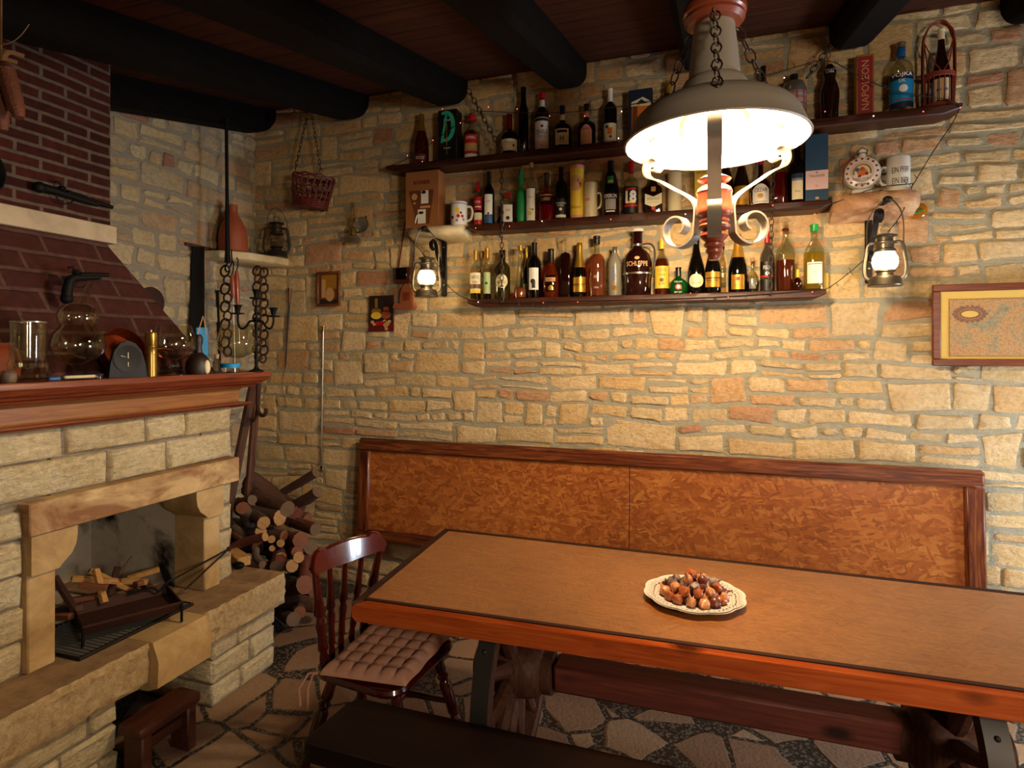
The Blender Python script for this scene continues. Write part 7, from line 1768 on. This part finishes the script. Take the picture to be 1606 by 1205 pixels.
m = MB(); m.lathe([(.035, 0), (.04, .004), (.042, .028), (.038, .028), (.034, .008), (0, .008)], 28); m.build('glass_dish', M['clear'], ca_, local=True)
m = MB(); m.lathe([(.0425, .024), (.044, .044), (.039, .046), (.038, .026)], 28, closed=True); m.build('blue_rim', M['cyan'], ca_, local=True)
m = MB(); m.box((-.006, -.046, .004), (.012, -.0425, .026), .001); m.build('label', M['white'], ca_, local=True)
# candelabra
p = on(402, -2.40); p.y = max(p.y, -1.2); k = sz(402, -2.40)
bs = D3(402, 580, 3.05); bs.z = MZ
cb = thing('candelabrum', 'black iron candelabrum with three arms at the right end of the mantel', 'candelabrum', bs)
m = MB(); m.lathe([(.040, 0), (.037, .008), (.016, .016), (.009, .03), (.008, .14), (.014, .15), (.008, .16), (.008, .28), (.016, .29), (.012, .30), (0, .305)], 18); m.build('stem', M['black_iron'], cb, local=True)
cb.scale = (.92, .92, .92)
for dx, dy, zc2 in ((-.095, -.035, .315), (.09, .03, .30), (.0, -.0, .40)):
    m = MB()
    if dx or dy:
        m.tube(smooth_path([(0, 0, .275), (dx * .35, dy * .35, .285), (dx * .55, dy * .55, .245), (dx * .85, dy * .85, .235), (dx, dy, .27), (dx, dy, zc2)], 2), .006, 8)
    else: m.tube([(0, 0, .3), (0, 0, zc2)], .006, 8)
    m.build('arm', M['black_iron'], cb, local=True)
    m = MB(); X = Matrix.Translation((dx, dy, zc2)); m.lathe([(0, 0), (.034, .004), (.036, .01), (.012, .006), (.012, .02), (.018, .045), (.026, .052), (.022, .054), (.012, .03), (0, .03)], 18, X); m.build('candle_cup', M['black_iron'], cb, local=True)
# pistols hanging on the chimney and hood
def pistol(label, a, b_, drop, mat, kind):
    rt = thing('antique_pistol', label, 'pistol', (a + b_) / 2, 0, 'antique pistols on the chimney')
    d = (b_ - a); ln = d.length; d.normalize(); up = Vector((0, 0, 1)); up = (up - d * up.dot(d)).normalized()
    m = MB(); m.tube([a + d * ln * .35 + up * .012, b_ + up * .008], [.011, .009], 10); m.build('barrel', M[mat], rt)
    m = MB(); st = smooth_path([tuple(a - up * drop), tuple(a + d * ln * .05 - up * drop * .45), tuple(a + d * ln * .15 + up * .0), tuple(a + d * ln * .4), tuple(a + d * ln * .78)], 2)
    m.tube(st, [.022 - .010 * i / (len(st) - 1) for i in range(len(st))], 10); m.sphere(a - up * drop, .024, 10, 8); m.build('stock', M['wheelwood' if kind else 'black_iron'], rt)
    m = MB(); c = a + d * ln * .28 + up * .022; m.sphere(c, .016, 8, 6, sc=(1, 1, .7)); m.tube([c, c + up * .022 - d * .012, c + up * .018 - d * .03], .005, 6); m.build('lock', M[mat], rt)
    m = MB(); c = a + d * ln * .30 - up * .012; m.tube(smooth_path([tuple(c - d * .03), tuple(c - up * .03 - d * .015), tuple(c - up * .03 + d * .025), tuple(c + d * .05)], 2), .0032, 6); m.build('trigger_guard', M[mat], rt)
def HX(px, py, x): return L(px, py, x)
pistol('old flintlock pistol hanging on the brick chimney above the pale band', HX(62, 292, tx + .035), HX(176, 328, tx + .035), .005, 'black_iron', 0)
pistol('old black pistol hanging on the sloping brick hood', HX(100, 436, -2.53), HX(170, 434, -2.53), .085, 'black_iron', 0)
# rusty round disc hanging behind the hood edge
c = L(236, 474, -2.95); X = Matrix.Translation(c) @ Matrix.Rotation(PI / 2, 4, 'Y')
m = MB(); rr = 26 * 3.0 / FPX; m.lathe([(0, -.01), (rr * .8, -.01), (rr, 0), (rr * 1.02, .006), (rr * .8, .012), (0, .012)], 32, X); tag(m.build('iron_disc', M['rust']), 'round rusty iron disc peeking out behind the brick hood', 'disc')
# corn cobs top left
def corn(px0, py0, px1, py1, t, label):
    a, e = D3(px0, py0, t), D3(px1, py1, t); rt = thing('corn_cob', label, 'corn cob', e, 0, 'dried corn cobs')
    ln = (e - a).length; X = frame_M(a, e - a); m = MB(); vs = []; fs = []; N = 30; K = 32
    for i in range(N + 1):
        f = i / N; r = .024 * min(1, (f * 6) ** .5 if f < .16 else 1) * (1 if f < .6 else math.sqrt(max(0, 1 - ((f - .6) / .42) ** 2) * .75 + .25))
        for j in range(K): q = 2 * PI * j / K; rr = r * (1 + .10 * abs(math.sin(q * 6)) * abs(math.sin(f * 15 * PI))) ; vs.append(X @ Vector((rr * math.cos(q), rr * math.sin(q), f * ln)))
    for i in range(N):
        for j in range(K): fs.append((i * K + j, i * K + (j + 1) % K, i * K + K + (j + 1) % K, i * K + K + j))
    fs += [tuple(range(K))[::-1], tuple(range(N * K, N * K + K))]
    m.add(vs, fs); m.build('kernels', M['corn'], rt)
    m = MB(); up = Vector((0, 0, 1))
    for k in range(4): m.tube(smooth_path([tuple(a + Vector((0, 0, -.02))), tuple(a + Vector((.01 * k - .015, 0, .03))), tuple(a + Vector((.03 * k - .04, .01 * k, .05 - .01 * k)))], 2), 0, 4, flat=(.006, .001)); 
    m.build('husk', M['husk'], rt); return rt
c1 = corn(5, 95, 30, 185, 1.9, 'dried corn cob hanging in the upper left corner, tip to the right')
corn(-6, 105, 3, 205, 1.92, 'dried corn cob cut by the left picture edge, hanging lower than the other')
m = MB(); m.tube(smooth_path([tuple(D3(*q)) for q in ((-10, 66, 1.9), (12, 70, 1.9), (32, 58, 1.9), (46, 38, 1.9))], 2), 0, 4, flat=(.008, .0012)); m.build('husk_leaf', M['husk'], c1)
m = MB(); q = D3(2, 95, 1.9); m.tube([q, Vector((q.x, q.y, ceil_z(q.y)))], .003, 6); m.build('string', M['husk'], c1)
# ------------------------------------------------------------------ tools below the mantel end
a, e = D3(398, 598, 3.75), D3(358, 742, 3.55); e = a + (e - a) * 1.5; e.z = .3
m = MB(); m.tube([a, a.lerp(e, .5), e], [.028, .028, .024], 8); tag(m.build('wooden_post', M['bark']), 'dark wooden pole leaning from the wood pile up to the mantel', 'pole', 'poles by the wood pile')
a, e = D3(404, 600, 3.9), D3(392, 745, 3.85); e = a + (e - a) * (a.z - .01) / (a.z - e.z)
m = MB(); rail(m, e, a, .05, .035, up=(1, 0, 0), bev=.008); tag(m.build('wooden_post', M['wheelwood']), 'brown square wooden handle standing upright in the wood pile', 'pole', 'poles by the wood pile')
rt = thing('iron_hook', 'dark forged double hook hanging under the right end of the mantel', 'hook', D3(406, 650, 3.6))
m = MB(); a = D3(404, 597, 3.6); q = [a, a + Vector((.0, 0, -.16)), a + Vector((.01, 0, -.2)), a + Vector((.04, 0, -.215)), a + Vector((.065, 0, -.19)), a + Vector((.06, 0, -.165))]
m.tube(smooth_path([tuple(p) for p in q], 2), .011, 8); q = [a + Vector((0, 0, -.15)), a + Vector((-.01, 0, -.22)), a + Vector((-.035, 0, -.25)), a + Vector((-.05, 0, -.23))]; m.tube(smooth_path([tuple(p) for p in q], 2), .009, 8); m.build('hook', M['rust'], rt)
# ------------------------------------------------------------------ firewood pile
rnd = random.Random(21)
def log(a, e, r0, r1, mat, cut, label, group, bend=.0, n=10, split=False):
    a, e = Vector(a), Vector(e); N = 9; d = (e - a); ln = d.length; d.normalize(); sd = d.orthogonal()
    pts = []; rr = []; off = rnd.uniform(0, 50)
    for i in range(N + 1):
        t = i / N; q = Vector((t * 2.2 + off, 0, 0)); pts.append(a + d * ln * t + sd * (bend * math.sin(PI * t) + .006 * noise.noise(q)) + d.cross(sd) * .006 * noise.noise(q + Vector((7, 0, 0)))); rr.append((r0 + (r1 - r0) * t) * (1 + .07 * noise.noise(q * 3)))
    m = MB(); m.tube(pts, rr, n, caps=False); X = frame_M(pts[0], d)
    nv = len(m.v)
    m.v = [p + (p - pts[i // n]) * .10 * noise.noise(p * 30) for i, p in enumerate(m.v)]
    o = m.build('log', M[mat], None, origin=a); 
    c = MB()
    for ring, p, k in ((0, pts[0], -1), (N, pts[-1], 1)):
        vs = [m.v[ring * n + j] for j in range(n)]; c.add(vs + [p + d * k * .001], [((j + 1) % n, j, n) if k < 0 else (j, (j + 1) % n, n) for j in range(n)])
    halves = []
    for nm, sl in (('cut_end', 0), ('cut_end', 1)):
        cc = MB(); cc.v = c.v[sl * (n + 1):(sl + 1) * (n + 1)]; cc.f = [tuple(i - sl * (n + 1) for i in f) for f in c.f[sl * n:(sl + 1) * n]]; cc.m = [0] * n; cc.build(nm, M[cut], o, smooth=False)
    tag(o, label, 'log', group); return o
# visible logs: (butt pixel, depth) -> (far pixel, depth), radius px
LG = [
 (495, 742, 3.78, 425, 785, 3.95, 7, 'bark', 'cutwood', 'thin log sticking up to the right out of the top of the wood pile'),
 (498, 772, 3.72, 452, 800, 3.85, 9, 'bark', 'cutwood', 'log poking out to the right just below the topmost stick'),
 (388, 750, 3.9, 452, 800, 3.86, 13, 'bark', 'cutwood', 'thick bent dark branch lying across the top of the wood pile'),
 (452, 798, 3.62, 388, 768, 3.95, 13, 'bark', 'cutwood', 'thick dark log with pale end pointing right near the top of the pile'),
 (440, 811, 3.58, 372, 790, 3.9, 12, 'bark', 'cutwood', 'thick log with bright oval cut end in the upper middle of the pile'),
 (495, 829, 3.60, 440, 805, 3.95, 10, 'barkred', 'cutwood', 'reddish log reaching to the right edge of the pile'),
 (396, 784, 3.55, 355, 792, 3.75, 8, 'bark', 'cutwood', 'slim log with pale end near the fireplace stones, upper left of the pile'),
 (381, 796, 3.5, 392, 832, 3.75, 10, 'barkgrey', 'cutwood', 'grey knotty branch in the left of the pile'),
 (414, 820, 3.45, 375, 800, 3.8, 10, 'bark', 'cutwood', 'log with long bright slanted cut end in the middle of the pile'),
 (409, 834, 3.45, 370, 838, 3.8, 9, 'barkgrey', 'cutwood', 'log with small pale end just below the slanted cut end'),
 (416, 842, 3.3, 355, 866, 3.35, 7, 'barkred', 'cutwood', 'light brown stick slanting across in front of the pile'),
 (390, 848, 3.5, 352, 800, 3.7, 6, 'barkgrey', 'cutwood', 'thin grey stick slanting down behind the fireplace edge'),
 (379, 851, 3.4, 352, 838, 3.6, 5, 'cutred', 'cutred', 'thin orange-brown split stick beside the fireplace stones'),
 (472, 848, 3.55, 425, 845, 3.9, 13, 'barkred', 'cutred', 'big log with large reddish round cut end in the right of the pile'),
 (426, 846, 3.5, 420, 852, 3.9, 6, 'bark', 'cutwood', 'small log with round pale end in the centre of the pile'),
 (441, 852, 3.5, 432, 858, 3.9, 6, 'bark', 'cutwood', 'small log with oval pale end right of the centre of the pile'),
 (428, 860, 3.5, 420, 864, 3.9, 5, 'bark', 'cutwood', 'thinnest little log below the two small pale ends'),
 (466, 866, 3.5, 425, 872, 3.9, 9, 'bark', 'cutwood', 'log with narrow pale end facing right above the corner of the hearth'),
 (468, 874, 3.48, 430, 890, 3.85, 9, 'bark', 'cutwood', 'log with bright long end touching the log above it'),
 (487, 858, 3.6, 450, 862, 3.95, 12, 'bark', 'cutred', 'thick log with dull brown end at the right side of the pile'),
 (459, 888, 3.45, 425, 885, 3.85, 10, 'barkgrey', 'cutwood', 'log with clean upright oval end beside the hearth slab corner'),
 (480, 880, 3.6, 478, 910, 3.5, 13, 'barkred', 'cutred', 'stout reddish log standing slanted at the right of the pile'),
 (478, 918, 3.42, 430, 918, 3.85, 14, 'bark', 'cutred', 'thick log with orange-ringed cut end low in the pile'),
 (470, 960, 3.45, 435, 945, 3.8, 10, 'bark', 'cutwood', 'log with triangular end near the floor behind the hearth'),
 (460, 972, 3.42, 430, 985, 3.7, 11, 'bark', 'cutwood', 'lowest split log lying on the floor behind the hearth'),
 (440, 875, 3.5, 405, 850, 3.8, 10, 'bark', 'cutwood', 'dark log half hidden behind the small pale ends'),
 (435, 890, 3.45, 432, 855, 3.65, 12, 'barkred', 'cutred', 'reddish upright split log behind the hearth slab'),
 (400, 862, 3.45, 412, 885, 3.3, 6, 'barkgrey', 'cutwood', 'thin peeled grey stick leaning down to the hearth slab'),
 (505, 870, 3.7, 470, 895, 3.9, 9, 'barkgrey', 'cutwood', 'grey log at the outer right foot of the pile'),
 (470, 800, 3.8, 425, 770, 4.0, 11, 'barkred', 'cutred', 'dark red log behind the branches at the top right of the pile'),
 (455, 820, 3.75, 470, 790, 3.85, 13, 'barkred', 'cutred', 'wide maroon split piece in the upper right of the pile'),
 (490, 890, 3.75, 455, 905, 3.95, 10, 'bark', 'cutwood', 'dark log low on the right against the wall'),
]
for x0, y0, t0, x1, y1, t1, rp, mt, ct, lab in LG:
    a = D3(x0, y0, t0); e = D3(x1, y1, t1); r = rp * t0 / FPX
    for p in (a, e):
        p.z = max(p.z, r); p.y = min(p.y, -r - .03); p.x = max(p.x, XL + r + .03)
    log(a, e, r, r * .9, mt, ct if ('bright' in lab or 'clean' in lab or 'orange' in lab) else rnd.choice([ct, 'cutdark', 'cutdark', 'cutred']), lab, 'firewood pile behind the hearth', bend=rnd.uniform(-.02, .02))
# hidden body of the pile: more logs under and behind
for i in range(12):
    y = rnd.uniform(-.82, -.16); z = rnd.uniform(.05, .58) ; x = rnd.uniform(-3.05, -2.62); ln = rnd.uniform(.35, .55); r = rnd.uniform(.03, .05)
    if z > .62 - (y + .16) * -.2: z = .4
    log((x, y, z), (x + ln, y + rnd.uniform(-.06, .06), z + rnd.uniform(-.05, .03)), r, r * .9, rnd.choice(['bark', 'bark', 'barkred', 'barkgrey']), 'cutred', 'dark log buried in the heart of the firewood pile', 'buried firewood')
m = MB(); p = D3(378, 884, 3.22); rail(m, p + Vector((-.12, .06, .0)), p + Vector((.05, -.03, .0)), .07, .05, bev=.006); o = m.build('log', M['kindling']); tag(o, 'pale squared wood block lying on the right end of the hearth slab', 'log', 'firewood pile behind the hearth'); o.location.z = .476
# ------------------------------------------------------------------ fire irons and kindling on the hearth
HZ = .476
gr = thing('grill_grate', 'ridged iron grate in the hearth floor under the ember tray', 'grate', (-2.4, -1.8, HZ))
for i in range(26):
    y = -2.0 + i * .0195; m = MB(); m.tube([(-2.56, y, HZ + .006), (-2.21, y, HZ + .006)], .006, 6); m.build('bar', M['grate'], gr)
m = MB(); m.tube([(-2.56, -2.005, HZ + .006), (-2.56, -1.5, HZ + .006), (-2.21, -1.5, HZ + .006), (-2.21, -2.005, HZ + .006)], .008, 6, closed=True); m.build('frame', M['iron'], gr)
# ember tray: long rusty trough on legs
T0 = F(130, 978, HZ + .09); T1 = F(283, 940, HZ + .09)
A_, B_ = Vector((-2.245, -1.93, HZ + .085)), Vector((-2.235, -1.44, HZ + .085))
A_ = F(130, 985, .56); B_ = F(285, 945, .56)
dv = (B_ - A_).normalized(); nv = Vector((-dv.y, dv.x, 0)); 
if nv.x > 0: nv = -nv
wT = .26
et = thing('ember_tray', 'long dark rusty iron ember tray with thin legs on the hearth', 'tray', (A_ + B_) / 2 - Vector((0, 0, .08)))
def quadbox(m, a, b_, c, d, th):
    n_ = (b_ - a).cross(d - a).normalized() * th; m.add([a, b_, c, d, a + n_, b_ + n_, c + n_, d + n_], [(0, 3, 2, 1), (4, 5, 6, 7), (0, 1, 5, 4), (1, 2, 6, 5), (2, 3, 7, 6), (3, 0, 4, 7)])
C_, D_ = B_ + nv * wT, A_ + nv * wT; dn = Vector((0, 0, -.035)); ins = nv * .02
m = MB(); quadbox(m, A_ + dn + ins, B_ + dn + ins, C_ + dn - ins, D_ + dn - ins, .004)
quadbox(m, A_ + dn + ins, B_ + dn + ins, B_, A_, .004); quadbox(m, D_ + dn - ins, C_ + dn - ins, C_, D_, .004); quadbox(m, A_ + dn + ins, D_ + dn - ins, D_, A_, .004); quadbox(m, B_ + dn + ins, C_ + dn - ins, C_, B_, .004)
m.build('trough', M['rust'], et, smooth=False)
m = MB(); m.tube([A_, B_, C_, D_], .006, 6, closed=True); m.build('rim', M['rust'], et)
for q in (A_, B_, C_, D_):
    m = MB(); m.tube([q, Vector((q.x, q.y, HZ + .003))], .006, 6); m.build('leg', M['black_iron'], et)
# tongs / fork handles leaning to the right
rt = thing('fire_tongs', 'long two-armed iron fire tongs reaching from the tray to the right pillar', 'tongs', D3(300, 900, 2.9))
a = D3(359, 861, 2.92)
for px, py, t in ((262, 914, 2.72), (290, 925, 2.68)):
    m = MB(); m.tube([a, D3(px, py, t)], .0045, 6); m.build('arm', M['iron'], rt)
m = MB(); m.tube(smooth_path([tuple(D3(*q)) for q in ((262, 914, 2.72), (250, 930, 2.66), (238, 920, 2.66), (200, 932, 2.6))], 2), .005, 6); m.build('jaw', M['black_iron'], rt)
m = MB(); m.sphere(a, .012, 8, 6); m.build('ring', M['rust'], rt)
KD = [((112, 908), (185, 912), 'flat pale kindling board at the back left of the firebox'), ((150, 893), (164, 946), 'upright pale kindling stick leaning over the tray'), ((140, 895), (205, 925), 'kindling stick slanting from the upper left to the middle'), ((190, 912), (232, 913), 'short pale kindling block in the middle right'), ((200, 908), (250, 893), 'pale kindling stick at the back pointing up to the right'), ((175, 912), (212, 930), 'kindling stick crossing in front of the pale block'), ((125, 918), (168, 922), 'orange kindling strip at the front left'), ((184, 890), (172, 940), 'dark upright kindling stick right of the leaning one'), ((85, 905), (118, 958), 'long dark stick leaning at the left of the firebox'), ((100, 945), (150, 935), 'reddish stick lying low at the left')]
rk = random.Random(8)
for (x0, y0), (x1, y1), lab in KD:
    z0 = .60 + (915 - y0) * .0022; z1 = .60 + (915 - y1) * .0022
    xw = -2.52 + rk.uniform(-.05, .05)
    a, e = L(x0, y0, xw - .04), L(x1, y1, xw + .04)
    for p in (a, e): p.z = max(p.z, HZ + .02)
    m = MB(); rail(m, a, e, .026, .02, up=(.3, .2, 1), bev=.002)
    tag(m.build('kindling_stick', M['rust' if 'dark' in lab else ('cutred' if 'redd' in lab or 'orange' in lab else 'kindling')]), lab, 'kindling', 'kindling in the firebox')
for i in range(7):
    y = -1.95 + i * .09; m = MB(); rail(m, (-2.66, y, HZ + .03 + .012 * (i % 2)), (-2.45, y + rk.uniform(-.1, .1), HZ + .05 + .02 * (i % 3)), .03, .025, bev=.003)
    tag(m.build('kindling_stick', M['cutred' if i % 2 else 'bark']), 'dark kindling stick at the bottom of the heap in the firebox', 'kindling', 'bottom kindling')
m = MB(); m.tube(smooth_path([tuple(L(*q, -2.6)) for q in ((168, 925), (185, 900), (197, 885), (207, 872))], 2), [.004] * 14 if False else .003, 5); tag(m.build('twig', M['bark']), 'thin dark twig sticking up from the kindling', 'twig')
p = F(372, 896, HZ); m = MB(); m.sphere(p + Vector((-.02, .03, .018)), .03, 10, 8, sc=(1.2, .8, .6)); tag(m.build('coal', M['black_iron']), 'small dark lump beside the pale wood block on the hearth', 'coal')
# dark iron pan cut by the left edge above the hood
c = L(-42, 265, tx + .03); X = Matrix.Translation(c) @ Matrix.Rotation(PI / 2, 4, 'Y')
m = MB(); m.lathe([(0, 0), (.085, 0), (.1, .02), (.104, .02), (.09, -.006), (0, -.006)], 28, X); tag(m.build('iron_pan', M['black_iron']), 'black iron pan hanging on the chimney at the left picture edge', 'pan')
# ------------------------------------------------------------------ light
def lamp(name, typ, loc, energy, color, size=.1, rot=None, **k):
    d = bpy.data.lights.new(name, typ); d.energy = energy; d.color = color
    if typ == 'AREA': d.shape = 'RECTANGLE'; d.size = size; d.size_y = k.get('sy', size)
    else: d.shadow_soft_size = size
    o = bpy.data.objects.new(name, d); col.objects.link(o); o.location = loc
    if rot: o.rotation_euler = rot
    return o
WARM = (1.0, .74, .45)
for ba in (90, -30, -150):
    lamp('lamp_bulb_light', 'POINT', (LX + .115 * math.cos(math.radians(ba)), LY + .115 * math.sin(math.radians(ba)), LZ - .015), 80, WARM, .045)
lamp('lantern_light', 'POINT', W(669, 436, .30) , 1.6, (1, .72, .36), .03)
lamp('lantern_light', 'POINT', W(1388, 415, .31), 1.6, (1, .72, .36), .03)
lamp('front_fill_light', 'POINT', (1.6, -3.9, 1.8), 125, (1, .86, .68), .25)  # added soft fill to the right of the camera, no fixture stands there
lamp('window_daylight', 'AREA', (XR + .2, (WY0 + WY1) / 2, (WZ0 + WZ1) / 2), 130, (.74, .87, 1.0), WY1 - WY0, (0, PI / 2, 0), sy=WZ1 - WZ0)
w = bpy.data.worlds.new('world'); bpy.context.scene.world = w; w.use_nodes = True
w.node_tree.nodes['Background'].inputs[0].default_value = (.75, .85, 1, 1); w.node_tree.nodes['Background'].inputs[1].default_value = 1.0
# ------------------------------------------------------------------ camera
cd = bpy.data.cameras.new('camera'); cam = bpy.data.objects.new('camera', cd); col.objects.link(cam)
cam.location = (0, -CD, CH); cam.rotation_euler = (PI / 2, 0, TH)
cd.sensor_width = 36; cd.lens = FPX * 36 / 1606; cd.shift_y = -(602.5 - CY) / 1606; cd.clip_start = .02
sc = bpy.context.scene; sc.camera = cam
sc.view_settings.view_transform = 'Standard'; sc.view_settings.look = 'None'; sc.view_settings.gamma = 1; sc.view_settings.exposure = 0.22
sc.view_settings.use_curve_mapping = False
sc.cycles.use_denoising = True; sc.cycles.max_bounces = 10; sc.cycles.transmission_bounces = 10; sc.cycles.caustics_reflective = False; sc.cycles.caustics_refractive = False; sc.cycles.sample_clamp_indirect = 6
